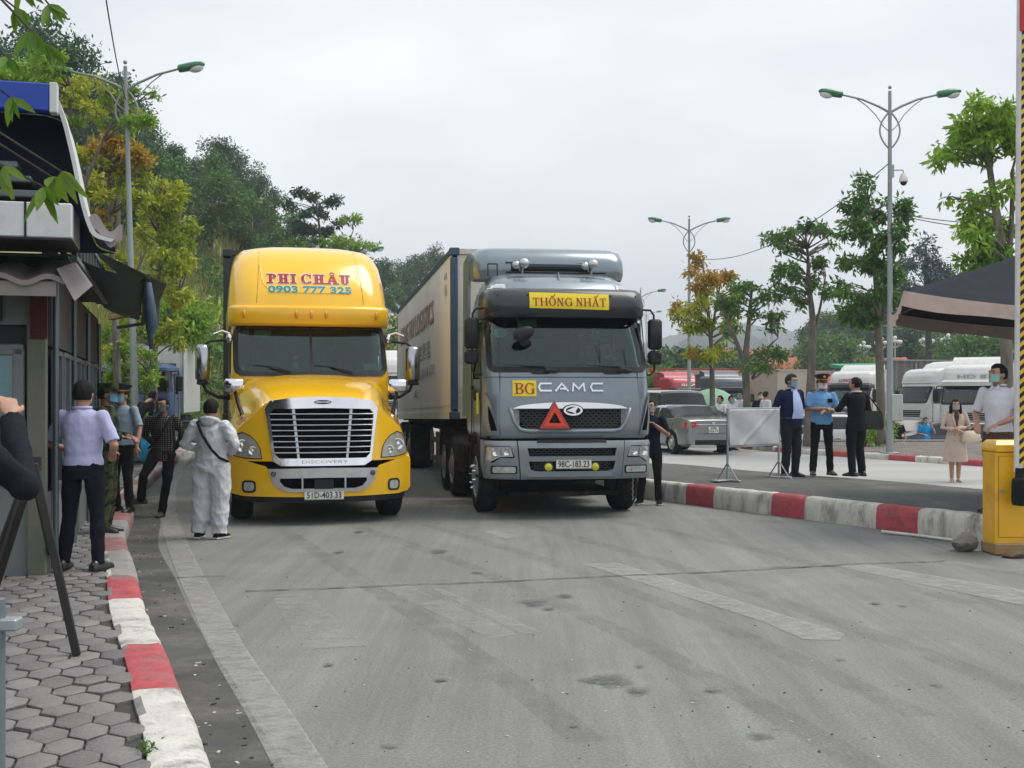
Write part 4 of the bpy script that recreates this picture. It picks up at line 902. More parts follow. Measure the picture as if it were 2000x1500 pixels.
    for s in(-1,1):
        wheel(root,s*1.04,1.35,.52,.30)
        for y in(4.25,5.6): wheel(root,s*.95,y,.52,.56)
        m=MB()
        for y in(4.25,5.6): m.tube([(s*.95,y+.6*cos(a),.56+.6*sin(a)) for a in np.linspace(.2,pi-.2,10)],.03,4); m.loft([[(s*.66,y+.6*cos(a),.56+.6*sin(a)),(s*1.24,y+.6*cos(a),.56+.6*sin(a))] for a in np.linspace(.1,pi-.1,12)],closed=False,cap=False)
        m.build('mudguard',rubber,root)
        m=MB(); m.box((s*1.0,2.95,.72),(.42,1.0,.5),0,.04)
        for k in range(4): m.box((s*1.215,2.95,.52+k*.14),(.012,1.0,.03),0)
        m.build('side_tank',chassis,root)
        for k in range(8): a=2*pi*k/8+.2; MB().cyl((s*1.2,1.35+.17*cos(a),.52+.17*sin(a)),(s*1.25,1.35+.17*cos(a),.52+.17*sin(a)),.016,.01,6).build('wheel_nut',chrome,root)
    m=MB(); m.tube([(.93+.015*(i%2),.2,.56-.04*i) for i in range(9)],.008,4); m.build('tow_chain',steel,root)
    return root
GT=build_grey()
# warning triangle propped on the grey truck's grille
t=thing('warning_triangle','red reflective warning triangle propped against the grey grille','warning triangle',GT.location,GT.rotation_euler.z)
yq=lambda x,z:-.085+.02*(z-1.27)
wr=mat('reflector_red',(.5,.012,.01),.3,var=.15,sc=20,coat=.5); wo=mat('reflector_orange',(.85,.06,.012),.35,var=.1,sc=15)
c=(-.25,1.40)
def tri(k): return [(c[0]-.215*k,c[1]-.125*k),(c[0]+.215*k,c[1]-.125*k),(c[0],c[1]+.25*k)]
MB().patch(tri(1),yq,.02,.1,holes=[tri(.72)]).build('reflector_frame',wr,t); MB().patch(tri(.72),yq,.014,.1,holes=[tri(.42)],off=.002).build('inner_frame',wo,t)
m=MB(); m.box((c[0],-.075,1.265),(.46,.05,.02),0,.005); m.build('triangle_foot',black,t)
# ---- shipping container on a skeletal trailer
cw=mat('container_cream',(.86,.82,.73),.7,var=.10,sc=.8,bump=.2,bsc=20,dirt=(.62,.54,.42),dsc=.7,damt=.4,stretch=(1,1,.35))
cf=mat('container_white_end',(.62,.61,.55),.65,var=.1,sc=2,dirt=(.2,.15,.1),dsc=2.5,damt=.5)
cb=mat('container_blue',(.035,.075,.13),.5,var=.2,sc=3,dirt=(.1,.1,.09),dsc=4,damt=.4)
def container(name,label,loc,rz,mside,mend,mframe,Lc=12.19,H=2.9,group=None,corr=.0,rails=True,pitch=0):
    r=thing(name,label,'container',loc,rz,group); W_=1.219
    r.rotation_euler.x=pitch
    for s in(-1,1):
        m=MB(); n=int(Lc/.28)
        if corr: 
            rows=[]
            for i in range(n*4+1): y=.12+(Lc-.24)*i/(n*4); rows.append((s*(W_-.02-corr*(1 if (i%4) in(1,2) else 0)),y))
            m.add([(x,y,z) for x,y in rows for z in(.14,H-.1)],[(2*i,2*i+1,2*i+3,2*i+2) for i in range(len(rows)-1)])
        else:
            m.box((s*(W_-.03),Lc/2,H/2),(.03,Lc-.2,H-.2),0)
            for i in range(int(Lc/.1)): m.box((s*(W_-.012),.15+i*.1,H/2+.02),(.008,.06,H-.42),0,.002)
        m.build('side_panel',mside,r,30)
    m=MB(); m.box((0,.06,H/2),(2.2,.05,H-.2)); 
    for x in(-.45,.45): m.box((x,.02,H-.06),(.12,.06,.08),0,.01)
    m.build('front_wall',mend,r)
    m=MB(); m.box((0,Lc-.05,H/2),(2.2,.04,H-.2)); m.build('rear_door',mend,r)
    m=MB(); m.box((0,Lc/2,H-.04),(2.36,Lc-.2,.03)); m.box((0,Lc/2,.1),(2.36,Lc-.2,.05)); m.build('container_roof',mside,r)
    m=MB()
    for s in(-1,1):
        for y in(.05,Lc-.05): m.box((s*(W_-.06),y,H/2),(.12,.1,H-.3),0,.008)
        m.box((s*(W_-.025),Lc/2,H-.05),(.05,Lc-.2,.1))
    m.build('frame',mframe,r)
    m=MB()
    for y in(.05,Lc-.05):
        m.box((0,y,H-.05),(2.2,.08,.09)); m.box((0,y,.08),(2.2,.08,.14))
    m2=MB()
    for s in(-1,1): m2=MB().box((s*(W_-.03),Lc/2,.07),(.06,Lc-.2,.14)); m2.build('bottom_rail',mside,r)
    m.build('end_rail',mend,r)
    for s in(-1,1):
        for y in(.08,Lc-.08):
            for z in(.06,H-.05): MB().box((s*(W_-.07),y,z),(.165,.17,.13),0,.012).build('corner_casting',mframe,r)
    return r
al=R(9.6); KC=container('shipping_container','long cream container with dark blue corner posts behind the grey truck',(.17,21.0,1.33),al,cw,cf,cb,pitch=-R(1.1))
# side lettering, faded maroon
fl=mat('faded_maroon',(.40,.27,.23),.8,var=.25,sc=6); fb=mat('faded_blue_ink',(.48,.47,.44),.8,var=.2,sc=6)
def side_text(parent,s,size,y,z,m_,w,name,x=-1.222):
    V,Fc=text_mb(s,size,w,bold=.004); mb=MB(); mb.add([(x-v.z-.004,y-v.x,z+v.y) for v in V],[f for f in Fc]); return mb.build(name,m_,parent)
for w_s,yy,ww in(('CUONG',9.75,2.3),('THUY',7.65,1.55),('LOGISTICS',4.75,3.85)): side_text(KC,w_s,.62,yy,2.05,fl,ww,'company_lettering')
side_text(KC,'冷 藏 货 运',.36,5.2,1.38,fb,3.4,'second_lettering'); side_text(KC,'GIAO NHAN VAN TAI',.26,4.6,.95,fb,3.8,'third_lettering'); side_text(KC,'VN',.2,6.6,.55,fb,.7,'code_lettering')
side_text(KC,'40',.26,.75,2.25,fb,.3,'size_lettering'); side_text(KC,'CT 204',.12,.75,2.5,fb,.4,'number_lettering')
def trailer(label,loc,rz,Lt=12.4,z=1.2,pitch=0):
    r=thing('container_trailer',label,'trailer',loc,rz)
    m=MB()
    for s in(-1,1): m.box((s*.48,Lt/2+.2,z-.14),(.12,Lt,.26),0,.01)
    for i in range(9): m.box((0,.3+i*(Lt-.2)/8,z-.06),(2.3,.12,.12),0,.01)
    m.build('trailer_frame',chassis,r)
    m=MB()
    for s in(-1,1): m.box((s*.85,2.9,.75),(.14,.14,.9),0,.01); m.box((s*.85,2.9,.28),(.3,.3,.05),0,.01)
    m.box((0,2.9,1.0),(1.7,.08,.08)); m.build('landing_leg',chassis,r)
    tl=mat('toolbox_tan',(.22,.17,.12),.7,dirt=(.1,.08,.06))
    for s in(-1,1):
        m=MB()
        for zz in(.5,.86): m.box((s*1.12,3.4,zz),(.05,1.6,.1),0,.01)
        for yy in(2.62,3.1,4.18): m.box((s*1.12,yy,.72),(.05,.12,.62),0,.01)
        m.box((s*1.0,2.65,.95),(.25,.1,.3)); m.build('side_guard',tl,r)
        for y in(8.6,9.9,11.2): wheel(r,s*.93,y,.52,.56)
    return r
T_=trailer('skeletal trailer with tan side guards behind the grey truck',(.17,21.0,0),al)
TY=trailer('dark skeletal trailer hidden behind the yellow truck',(-3.78,21.5,0),R(13))
YC=container('shipping_container','black-green container seen as a narrow edge beside the yellow truck',(-3.80,21.5,1.3),R(13),mat('container_dark',(.02,.035,.03),.6,dirt=(.06,.06,.05)),MT['container_dark'],MT['container_dark'],corr=.03,H=2.95)
# ---- simpler lorries parked in the yard
def lorry(name,label,col,loc,rz,box=None,vis=None,high=True,txt=None,txtm=None,detail=True,group='lorries parked in the yard',drv=False,boxm=None,boxL=7.5,defl=True,sc=1.):
    r=thing(name,label,'truck',loc,rz,group); paint=col
    top=3.35 if high else 2.75
    T=[(.95,.04,1.18),(1.2,0,1.2),(1.75,.04,1.2),(2.5,.34,1.15),(2.62,.38,1.15)]+([(2.68,.34,1.165),(3.0,.42,1.16),(3.2,.55,1.14),(3.3,.75,1.1),(3.35,1.15,1.0)] if high else [(2.7,.5,1.05),(2.75,.8,.9)])
    def keep(c): return not((1.83<c.z<2.5 and abs(c.x)<1.06 and c.y<.75) or (1.75<c.z<2.42 and abs(c.x)>1.0 and .5<c.y<1.35))
    zs=sorted(set([round(z,3) for z in list(np.arange(.95,T[-1][0],.11))+[t_[0] for t_ in T]+[1.78,1.84,2.42,2.5]]))
    MB().loft([ring(lerp_tab(T,z)[1],lerp_tab(T,z)[0],2.2,z,.2,.08,20,ns=12) for z in zs],keep=keep).build('cab',paint,r,40)
    yg=lambda x,z:lerp_tab(T,z)[0]+foff(x,lerp_tab(T,z)[1],.2,.08)
    MB().patch(rrect(-1.13,1.76,1.13,2.53,.08),yg,.02,.15,holes=[rrect(-1.05,1.84,1.05,2.47,.06)],off=.012).build('windscreen_seal',black,r); MB().patch(rrect(-1.06,1.83,1.06,2.48,.06),yg,.008,.2,off=.005).build('windscreen',screen,r)
    if vis: MB().loft([ring(h,y,.9,z,.2,.08,16,ns=4) for z,y,h in [(2.5,.3,1.14),(2.5,.12,1.16),(2.66,.12,1.16),(2.74,.3,1.12)]]).build('sun_visor',vis,r,50)
    MB().patch([(-.8,1.15),(.8,1.15),(.85,1.45),(-.85,1.45)],yg,.02,.2,off=.015).build('grille',black,r)
    m=MB(); 
    for k in range(3): m.patch([(-.8,1.2+k*.09),(.8,1.2+k*.09),(.8,1.225+k*.09),(-.8,1.225+k*.09)],yg,.015,.2,off=.025)
    m.build('grille_bar',steel,r)
    MB().patch([(-1.17,.45),(1.17,.45),(1.19,.98),(-1.19,.98)],lambda x,z:yg(x,1.2)-.05,.1,.15).build('bumper',paint if not vis else paint,r,40)
    for s in(-1,1):
        MB().patch([(s*a,b) for a,b in rrect(.76,.68,1.13,.88,.04)],lambda x,z:yg(x,1.2)-.05,.03,.1,off=.012).build('headlight',lamp,r)
        a=MB().box((s*1.38,.42,2.1),(.2,.14,.5),0,.04).build('door_mirror',black,r); MB().tube([(s*1.36,.42,2.3),(s*1.34,.42,2.5),(s*1.1,.45,2.5)],.02,6).build('mirror_arm',black,a)
        MB().box((s*1.15,.93,2.1),(.01,.84,.64),rot=Matrix.Rotation(s*-.05,3,'Y')).build('side_window',tint,r)
        m=MB(); m.tube([(s*1.205,y,z) for y,z in((.45,1.0),(.45,1.8),(.62,2.5),(1.42,2.5),(1.42,1.0))],.016,4); m.tube([(s*1.205,y,z) for y,z in((1.6,1.3),(1.6,2.3),(2.05,2.3),(2.05,1.3),(1.6,1.3))],.013,4); m.build('door_seam',mat('seam_grey',(.12,.12,.12),.7),r); MB().box((s*1.215,1.3,1.6),(.03,.16,.05),0,.01).build('door_handle',black,r)
        wheel(r,s*1.02,1.25,.5,.3); 
        for y in(4.2,5.5): wheel(r,s*.93,y,.5,.5)
        MB().tube([(s*1.13,1.25+.62*cos(a),.52+.62*sin(a)) for a in np.linspace(.1,pi-.1,12)],.06,6).build('wheel_arch',black,r)
    if high and defl:
        m=MB(); m.loft([[(-1.1,1.3,3.05),(1.1,1.3,3.05),(1.1,2.25,3.05),(-1.1,2.25,3.05)],[(-1.02,1.75,3.55),(1.02,1.75,3.55),(1.1,2.25,3.68),(-1.1,2.25,3.68)]]); m.build('air_deflector',paint,r)
        for s in(-1,1): MB().box((s*1.12,2.5,2.3),(.03,.6,2.3)).build('side_fairing',paint,r)
    if txt:
        m=MB(); yt=lambda x,z:yg(x,z); text_on(m,txt,.2,0,2.86,yt,w=1.1,off=.01,bold=.006); m.build('cab_lettering',txtm,r)
    m=MB(); m.box((0,.5,1.75),(2.0,.4,.15)); seat(m,-.6,1.2,1.55); seat(m,.6,1.2,1.55); m.box((0,2.1,2.1),(2.1,.04,1.4)); m.box((0,1.2,1.1),(2.1,1.8,.04)); m.build('cab_interior',MT['cab_lining'],r)
    m=MB(); m.box((0,3.6,.8),(.9,5.6,.25)); m.box((0,1.25,.6),(2,.5,.3)); m.build('chassis',chassis,r)
    m=MB(); m.box((0,-.09,.6),(.5,.015,.13)); m.build('number_plate',white_p,r)
    if box:
        m=MB(); m.box((0,2.5+boxL/2,box/2+1.1),(2.44,boxL,box),0,.02)
        for k in range(int(boxL/.3)):
            for s in(-1,1): m.box((s*1.225,2.7+k*.3,box/2+1.1),(.02,.12,box-.25),0,.004)
        for k in range(7): m.box((-.9+k*.3,2.49,box/2+1.1),(.1,.02,box-.3),0,.004)
        m.build('cargo_box',boxm or paint,r)
        m=MB()
        for s in(-1,1):
            m.box((s*1.22,2.5,box/2+1.1),(.06,.06,box+.04)); m.box((s*1.22,2.5+boxL/2,box+1.1),(.06,boxL,.06)); 
        m.box((0,2.5,box+1.1),(2.44,.06,.06)); m.build('box_frame',steel,r)
    return r
# ================================================================ CARS
carglass=mat('car_window_dark',(.035,.04,.045),.22,var=.2,sc=2,spec=.35)
tyre=rubber; alloy=mat('alloy_rim',(.5,.5,.5),.3,.8)
def car(name,label,paint,loc,rz,L=4.8,W=1.82,H=1.47,kind='sedan',rear=True,group=None,cat='car',platetxt=None):
    """nose towards local +y, tail towards -y (local origin at the tail)"""
    r=thing(name,label,cat,loc,rz,group)
    if kind=='sedan': st=[(0,.30,.98,.98,.84),(.04,.28,1.02,1.02,.90),(.25,.24,1.05,1.06,.96),(.62,.22,1.06,1.09,.99),(.72,.22,1.05,1.12,1),(1.25,.22,1.02,H-.04,1),(1.7,.22,1.0,H,1),(2.4,.22,.98,H,1),(2.75,.22,.97,H-.06,1),(3.45,.22,.96,1.0,1),(3.6,.22,.95,.97,.99),(4.3,.25,.85,.87,.95),(4.65,.28,.72,.73,.88),(L,.32,.55,.56,.7)]
    elif kind=='suv': st=[(0,.42,1.12,1.12,.90),(.03,.38,1.14,1.16,.96),(.10,.36,1.16,1.25,.99),(.32,.34,1.17,H-.10,1),(.55,.34,1.17,H-.01,1),(1.5,.34,1.15,H,1),(2.6,.34,1.13,H,1),(2.95,.34,1.12,H-.07,1),(3.6,.34,1.12,1.18,1),(3.8,.34,1.12,1.13,.99),(4.5,.38,1.06,1.07,.95),(4.75,.42,.95,.96,.9),(L,.5,.75,.76,.75)]
    else: st=[(0,.36,1.0,1.0,.85),(.03,.32,1.03,1.05,.93),(.12,.28,1.05,1.14,.98),(.5,.28,1.06,H-.1,1),(.8,.28,1.06,H-.01,1),(1.6,.28,1.04,H,1),(2.4,.28,1.02,H-.01,1),(2.75,.28,1.01,H-.08,1),(3.35,.28,1.0,1.05,1),(3.5,.28,.99,1.0,.98),(4.1,.32,.88,.89,.93),(4.35,.36,.75,.76,.86),(L,.4,.6,.6,.7)]
    def sec(y):
        zb,zt,zr,k=lerp_tab(st,y); w=W/2*k; g=max(0,zr-zt); gw=w*(.97-.16*min(1,g/.45))
        e=.035
        return [(w*.86,y,zb),(w*.97,y,zb+.07),(w,y,zb+(zt-zb)*.5),(w*.985,y,zt-.12),(w*.955,y,zt-.01),(w*.95-.01*(g>.05),y,zt+.012 if g>.05 else zt),(gw+(w*.95-gw)*.5,y,zt+g*.5),(gw*.99,y,max(zt,zr-.07) if g>.1 else zr),(gw*.90,y,zr-.01*(g>.05)),(gw*.5,y,zr+.012),(0,y,zr+.018)]
    ys=sorted(set([round(y,3) for y in list(np.arange(0,L+.01,.1))+[s[0] for s in st]]))
    ax=[.17*L+.12,L*.79]; rw=.34 if kind!='suv' else .39
    secs=[]
    for y in ys:
        h=sec(y)
        h=[(x,yy,max(z,min((rw+.02+sqrt(max(0,(rw+.07)**2-(y-a)**2))) if abs(y-a)<rw+.07 else 0 for a in ax) if 0 else max((rw+sqrt(max(0,(rw+.06)**2-(y-a)**2))) if abs(y-a)<rw+.06 else 0 for a in ax)) if i<3 else z) for i,(x,yy,z) in enumerate(h)]
        secs.append(h[::1]+[(-x,yy,z) for x,yy,z in h[::-1][1:]])
    n=len(secs[0]); body=MB(); gls={k:MB() for k in('side_window','side_window ','rear_window','windscreen')}
    V=[p for s in secs for p in s]
    cb_=[s[0] for s in st]; roof0=[s for s in st if s[3]>=H-.02]; ry0,ry1=roof0[0][0],roof0[-1][0]
    for i in range(len(secs)-1):
        ym=(ys[i]+ys[i+1])/2; zb,zt,zr,k=lerp_tab(st,ym); g=zr-zt
        for j in range(n-1):
            jj=j if j<n//2 else n-2-j
            isg=False
            if g>.10 and jj in(5,6) and not(abs(ym-(ry0+ry1)/2)<.04): isg=True
            if g>.04 and jj>=7 and (ym<ry0-.03 or ym>ry1+.03): isg=True
            f=(i*n+j,i*n+j+1,(i+1)*n+j+1,(i+1)*n+j)
            gl=gls['rear_window' if (jj>=7 and ym<ry0) else 'windscreen' if jj>=7 else 'side_window' if j<n//2 else 'side_window '] if isg else body; gl.f.append(f); gl.m.append(0)
    for m in[body]+list(gls.values()): m.v=list(V)
    body.f.append(tuple(range(n))); body.m.append(0); body.f.append(tuple(range((len(secs)-1)*n,len(secs)*n))[::-1]); body.m.append(0)
    body.build('body',paint,r,40); [g.build(k.strip(),carglass,r,40) for k,g in gls.items() if g.f]
    m=MB(); m.box((0,L*.5,.5),(W*.8,L*.8,.4)); m.box((0,L*.42,.85),(W*.75,.5,.6),0,.1); m.box((0,L*.2+.3,.9),(W*.75,.3,.5),0,.1); m.box((0,L*.66,.85),(W*.8,.4,.2)); m.build('car_interior',mat('car_interior',(.03,.03,.03),.9),r)
    for s in(-1,1):
        for a in ax: wheel(r,s*(W/2-.12),a,rw,.22,rimc=alloy)
        m=MB().box((s*(W/2+.06),L*.66,lerp_tab(st,L*.66)[1]+.06),(.2,.09,.13),0,.04); m.build('wing_mirror',paint,r)
    sf=lambda x,z:0
    def tail(x,z):  # surface of the tail
        return .10*(abs(x)/(W/2))**4
    z0=.84 if kind=='sedan' else (1.0 if kind=='suv' else .88)
    for s in(-1,1):
        if kind=='sedan': po=[(.36*W,z0-.07),(.5*W-.04,z0-.05),(.5*W-.03,z0+.10),(.30*W,z0+.10),(.24*W,z0+.02)]
        elif kind=='suv': po=[(.34*W,z0-.13),(.475*W,z0-.13),(.48*W,z0+.12),(.34*W,z0+.12)]
        else: po=[(.30*W,z0-.02),(.47*W,z0),(.47*W,z0+.11),(.32*W,z0+.11)]
        MB().patch([(s*a,b) for a,b in po],tail,.09,.08,off=.03).build('tail_light',red_lens,r)
        MB().patch([(s*a,b) for a,b in rrect(W*.34,.58,W*.46,.72,.03)],lambda x,z:L-.12+0*x,.1,.1).build('headlight',lamp,r)
    m=MB(); m.patch(rrect(-.5*W+.28,z0+.03,.5*W-.28,z0+.06,.01),tail,.02,.1,off=.03); m.build('boot_trim',chrome,r)
    m=MB(); m.patch([(.05*cos(t),z0+.09+.035*sin(t)) for t in np.linspace(0,2*pi,16)[:-1]],tail,.01,.1,off=.03); m.build('boot_badge',chrome,r)
    f=lambda x,z:-.03
    pw,phh=(.31,.18); o=MB().patch(rrect(-pw/2,z0-.2,pw/2,z0-.2+phh,.01),f,.012,.2).build('number_plate',white_p,r)
    if platetxt:
        m=MB(); text_on(m,platetxt[0],.085,0,z0-.2+.135,f,w=.2,off=.003,bold=.001); text_on(m,platetxt[1],.095,0,z0-.2+.05,f,w=.27,off=.003,bold=.001); m.build('plate_number',ink,o)
    m=MB(); m.patch([(-.42*W,.3),(.42*W,.3),(.45*W,.44),(-.45*W,.44)],lambda x,z:tail(x,.5),.03,.1,off=.015); m.build('rear_valance',black,r)
    m=MB(); m.tube([(x,tail(x,.6)-.008,.62) for x in np.linspace(-W*.47,W*.47,9)],.006,4); m.build('bumper_seam',MT['seam_grey'] if 'seam_grey' in MT else black,r)
    if kind=='suv':
        m=MB()
        for s in(-1,1): m.tube([(s*W*.38,y,H+.06) for y in(.5,2.7)],.02,6)
        m.build('roof_rail',steel,r)
    return r
# ================================================================ PEOPLE
def fuse(mb,name,m,parent,vox=.009,smooth_it=3,wr=0,wf=14,seed=0,fac=.5):
    me=bpy.data.meshes.new('t'); me.from_pydata(mb.v,[],mb.f); o=bpy.data.objects.new('t',me); C.objects.link(o)
    a=o.modifiers.new('r','REMESH'); a.mode='VOXEL'; a.voxel_size=vox
    if smooth_it: b=o.modifiers.new('s','SMOOTH'); b.factor=fac; b.iterations=smooth_it
    dg=bpy.context.evaluated_depsgraph_get(); n=bpy.data.meshes.new_from_object(o.evaluated_get(dg)); bpy.data.objects.remove(o); bpy.data.meshes.remove(me)
    if wr:
        k=len(n.vertices); co_=np.empty(k*3); n.vertices.foreach_get('co',co_); P=co_.reshape(-1,3); nn=np.empty(k*3); n.vertices.foreach_get('normal',nn); Nn=nn.reshape(-1,3)
        r=np.random.RandomState(seed); d=np.zeros(k)
        for i in range(7):
            v=r.normal(size=3); v/=np.linalg.norm(v); f=wf*(1+.45*i); q=P@v*f+r.rand()*6+1.2*np.sin(P@r.normal(size=3)*wf*.4)
            d+=(1-np.abs(np.sin(q)))**1.5/(1+.5*i)-.35
        P=P+Nn*(d*wr)[:,None]; n.vertices.foreach_set('co',P.reshape(-1))
    n.name=name; n.materials.clear(); n.materials.append(m); n.shade_smooth(); q=bpy.data.objects.new(name,n); C.objects.link(q); q.parent=parent; return q
skin=mat('skin',(.42,.23,.15),.5,var=.08,sc=9,bump=.1,bsc=40); skin2=mat('skin_tan',(.26,.135,.085),.5,var=.1,sc=9)
hairm=mat('black_hair',(.007,.0065,.0065),.7,spec=.2,bump=.6,bsc=60,stretch=(1,1,.3)); hair_g=mat('greying_hair',(.022,.021,.021),.7,spec=.2,bump=.6,bsc=60)
shoe_l=mat('black_leather',(.012,.012,.013),.3,coat=.3); sole=mat('white_sole',(.6,.6,.58),.6)
eye_m=mat('eye_dark',(.015,.01,.008),.2)
def cloth(name,col,**k): return mat('cloth_'+name,col,k.pop('rough',.85),bump=k.pop('bump',.25),bsc=k.pop('bsc',25),var=k.pop('var',.10),sc=k.pop('sc',5),spec=k.pop('spec',.12),**k)
def check_cloth():
    m=cloth('plaid',(.02,.02,.022)); t=m.node_tree;n=t.nodes;l=t.links;b=n['Principled BSDF']; tc=n.new('ShaderNodeTexCoord'); sp=n.new('ShaderNodeSeparateXYZ'); l.new(tc.outputs['Object'],sp.inputs[0])
    def stripe(sock):
        a=n.new('ShaderNodeMath');a.operation='MULTIPLY';a.inputs[1].default_value=34; l.new(sock,a.inputs[0]); f=n.new('ShaderNodeMath');f.operation='FRACT';l.new(a.outputs[0],f.inputs[0]); g=n.new('ShaderNodeMath');g.operation='GREATER_THAN';g.inputs[1].default_value=.58;l.new(f.outputs[0],g.inputs[0]);return g.outputs[0]
    x=stripe(sp.outputs[0]); z=stripe(sp.outputs[2]); a=n.new('ShaderNodeMath');a.operation='MULTIPLY';l.new(x,a.inputs[0]);l.new(z,a.inputs[1])
    mx=n.new('ShaderNodeMix');mx.data_type='RGBA';l.new(a.outputs[0],mx.inputs[0]); mx.inputs[6].default_value=(.018,.018,.02,1);mx.inputs[7].default_value=(.20,.18,.16,1);l.new(mx.outputs[2],b.inputs['Base Color']);return m
def camo_cloth():
    m=cloth('camouflage',(.03,.04,.02)); t=m.node_tree;n=t.nodes;l=t.links;b=n['Principled BSDF']; tc=n.new('ShaderNodeTexCoord'); no=n.new('ShaderNodeTexNoise'); no.inputs['Scale'].default_value=13; no.inputs['Detail'].default_value=2;l.new(tc.outputs['Object'],no.inputs['Vector'])
    r=n.new('ShaderNodeValToRGB'); r.color_ramp.interpolation='CONSTANT'; e=r.color_ramp.elements; e[0].color=(.012,.014,.01,1); e[1].position=.46; e[1].color=(.035,.05,.02,1); q=e.new(.55); q.color=(.075,.06,.03,1); q=e.new(.62); q.color=(.05,.08,.035,1)
    l.new(no.outputs['Fac'],r.inputs[0]);l.new(r.outputs[0],b.inputs['Base Color']);return m
A_DOWN=((.25,.02,1.14),(.27,-.06,.90)); A_BACK=((.27,.05,1.16),(.10,.16,.96)); A_CROSS=((.25,-.06,1.14),(-.02,-.21,1.15)); A_FRONT=((.26,.02,1.14),(.13,-.20,1.10))
def person(label,loc,face,H=1.68,skin_m=None,hair='short',hair_m=None,upper=None,long=True,lower=None,arms=None,legs=None,mask=None,cap=None,head_turn=0,head_tilt=0,fat=0.,coat=None,coat_len=0,shoes=None,bare_legs=False,untucked=0,collar=None,hood=False,belt=None,shirt_in=None,vox=.0095,group=None,lean=0.,gloves=None,sandals=False,hip=.93,name='person',baggy=0.,sit=None,extra=None,wr=.0045,trouser_wr=.006,legs_hidden=False,slv=1.):
    k=H/1.70; r=thing(name,label,'person',loc,R(face),group); r.scale=(k*1.07,k*1.07,k); sk=skin_m or skin
    arms=arms or {}; legs=legs or {}; rng=random.Random(len(label)+int(loc[0]*10))
    V3=lambda s,p: Vector((s*p[0],p[1],p[2]))
    def ln(p): p=Vector(p); return Vector((p.x,p.y-lean*max(0,p.z-hip)**1.2,p.z)) if lean else p
    sh={s:ln((s*(.178+fat*.2),.01,1.395)) for s in(-1,1)}; hp={s:Vector((s*.092,0,hip-.03)) for s in(-1,1)}
    EL={};HN={};KN={};FT={}
    for s in(-1,1):
        e,h=arms.get(s,A_DOWN); EL[s]=ln(V3(s,e)) ; HN[s]=ln(V3(s,h))
        kn,ft=legs.get(s,((.10,-.015,.48),(.10,.03,.075))); KN[s]=V3(s,kn); FT[s]=V3(s,ft)
    hd=ln((0,-.015,1.585)); nk=ln((0,.01,1.46)); Rh=Matrix.Rotation(R(head_turn),3,'Z')@Matrix.Rotation(R(head_tilt),3,'X')
    def H_(p): return hd+Rh@Vector(p)
    # ---- body: one continuous surface
    b=MB()
    b.ball(H_((0,0,.015)),(.074,.092,.098),20,14,rot=Rh); b.ball(H_((0,-.028,-.045)),(.055,.062,.066),16,10,rot=Rh); b.ball(H_((0,.03,-.01)),(.068,.065,.075),16,10,rot=Rh)
    b.tube([H_((0,-.088,.025)),H_((0,-.103,-.012)),H_((0,-.098,-.028))],[.008,.013,.011],8)
    b.ball(H_((0,-.085,-.062)),(.024,.010,.010),10,6,rot=Rh); b.tube([H_((-.045,-.078,.035)),H_((0,-.093,.04)),H_((.045,-.078,.035))],.009,6)
    for s in(-1,1): b.ball(H_((s*.076,.012,-.005)),(.011,.020,.032),10,8,rot=Rh)
    b.tube([H_((0,.02,-.06)),nk,ln((0,.015,1.40))],[.052,.053,.065],14)
    def torso(m,g=0.,zmax=1.43,zmin=hip-.06,belly=0.,flare=0.,ztab=None):
        T=ztab or [(hip-.06,.150,.105,0),(hip,.168,.115,0),(1.03,.150,.105,0),(1.13,.152,.11,0),(1.25,.170,.12,0),(1.34,.180,.112,.005),(1.395,.165,.09,.01),(1.43,.10,.07,.012),(1.455,.062,.06,.012)]
        se=[]
        for z,rx,ry,yo in T:
            if z>zmax+.001: continue
            bl=belly*math.exp(-((z-1.08)/.13)**2); q=[]
            for i in range(28):
                a=2*pi*i/28; cx,sx=cos(a),sin(a); e=1-.06*abs(sin(2*a)); q.append(ln((cx*(rx+g+fat*.9)*e,(sx*(ry+g+fat*.7)*e)+yo-(bl if sx<0 else 0)*(-sx),z)))
            se.append(q)
        m.loft([[tuple(p) for p in q] for q in se])
    torso(b,-.024)
    for s in(-1,1):
        b.tube([sh[s],(sh[s]+EL[s])/2,EL[s],(EL[s]*.45+HN[s]*.55)+ (HN[s]-EL[s])*0,HN[s]],[.052*slv,.044*slv,.037*slv,.036*slv,.025],12); b.ball(EL[s],.037*slv,10,8); b.ball(sh[s],.050*slv,12,8)
        d=(HN[s]-EL[s]).normalized(); up=Vector((0,0,1)) if abs(d.z)<.8 else Vector((0,-1,0)); w=d.cross(up).normalized(); n=w.cross(d).normalized()
        # palm, four fingers, thumb
        pal=HN[s]+d*.045; Rm=Matrix((w,d,n)).transposed(); b.ball(pal,(.040,.052,.017),12,8,rot=Rm)
        crl=.5
        for i,(o_,ln_) in enumerate([(-.029,.062),(-.010,.075),(.010,.070),(.029,.055)]):
            p0=pal+w*o_+d*.035; p1=p0+d*ln_*.5-n*.010*crl*2*s*0-n*.012; p2=p1+d*ln_*.38-n*ln_*.38; p3=p2+d*ln_*.10-n*ln_*.32; b.tube([pal+w*o_*.6,p0,p1,p2,p3],[.011,.0095,.009,.008,.007],7)
        tdir=-w*s if True else w
        b.tube([pal-d*.025+tdir*.02,pal+tdir*.048+d*.0-n*.008,pal+tdir*.055+d*.035-n*.018],[.013,.011,.009],7)
        if not legs_hidden: b.tube([hp[s],(hp[s]+KN[s])/2,KN[s],(KN[s]*.65+FT[s]*.35)+Vector((0,.012,0)),FT[s]],[q*(.84 if lower else 1) for q in(.082,.072,.05,.048,.036)],12); b.ball(KN[s],.05*(.84 if lower else 1),10,8)
        toe=Vector((s*.028,-1,0)).normalized()
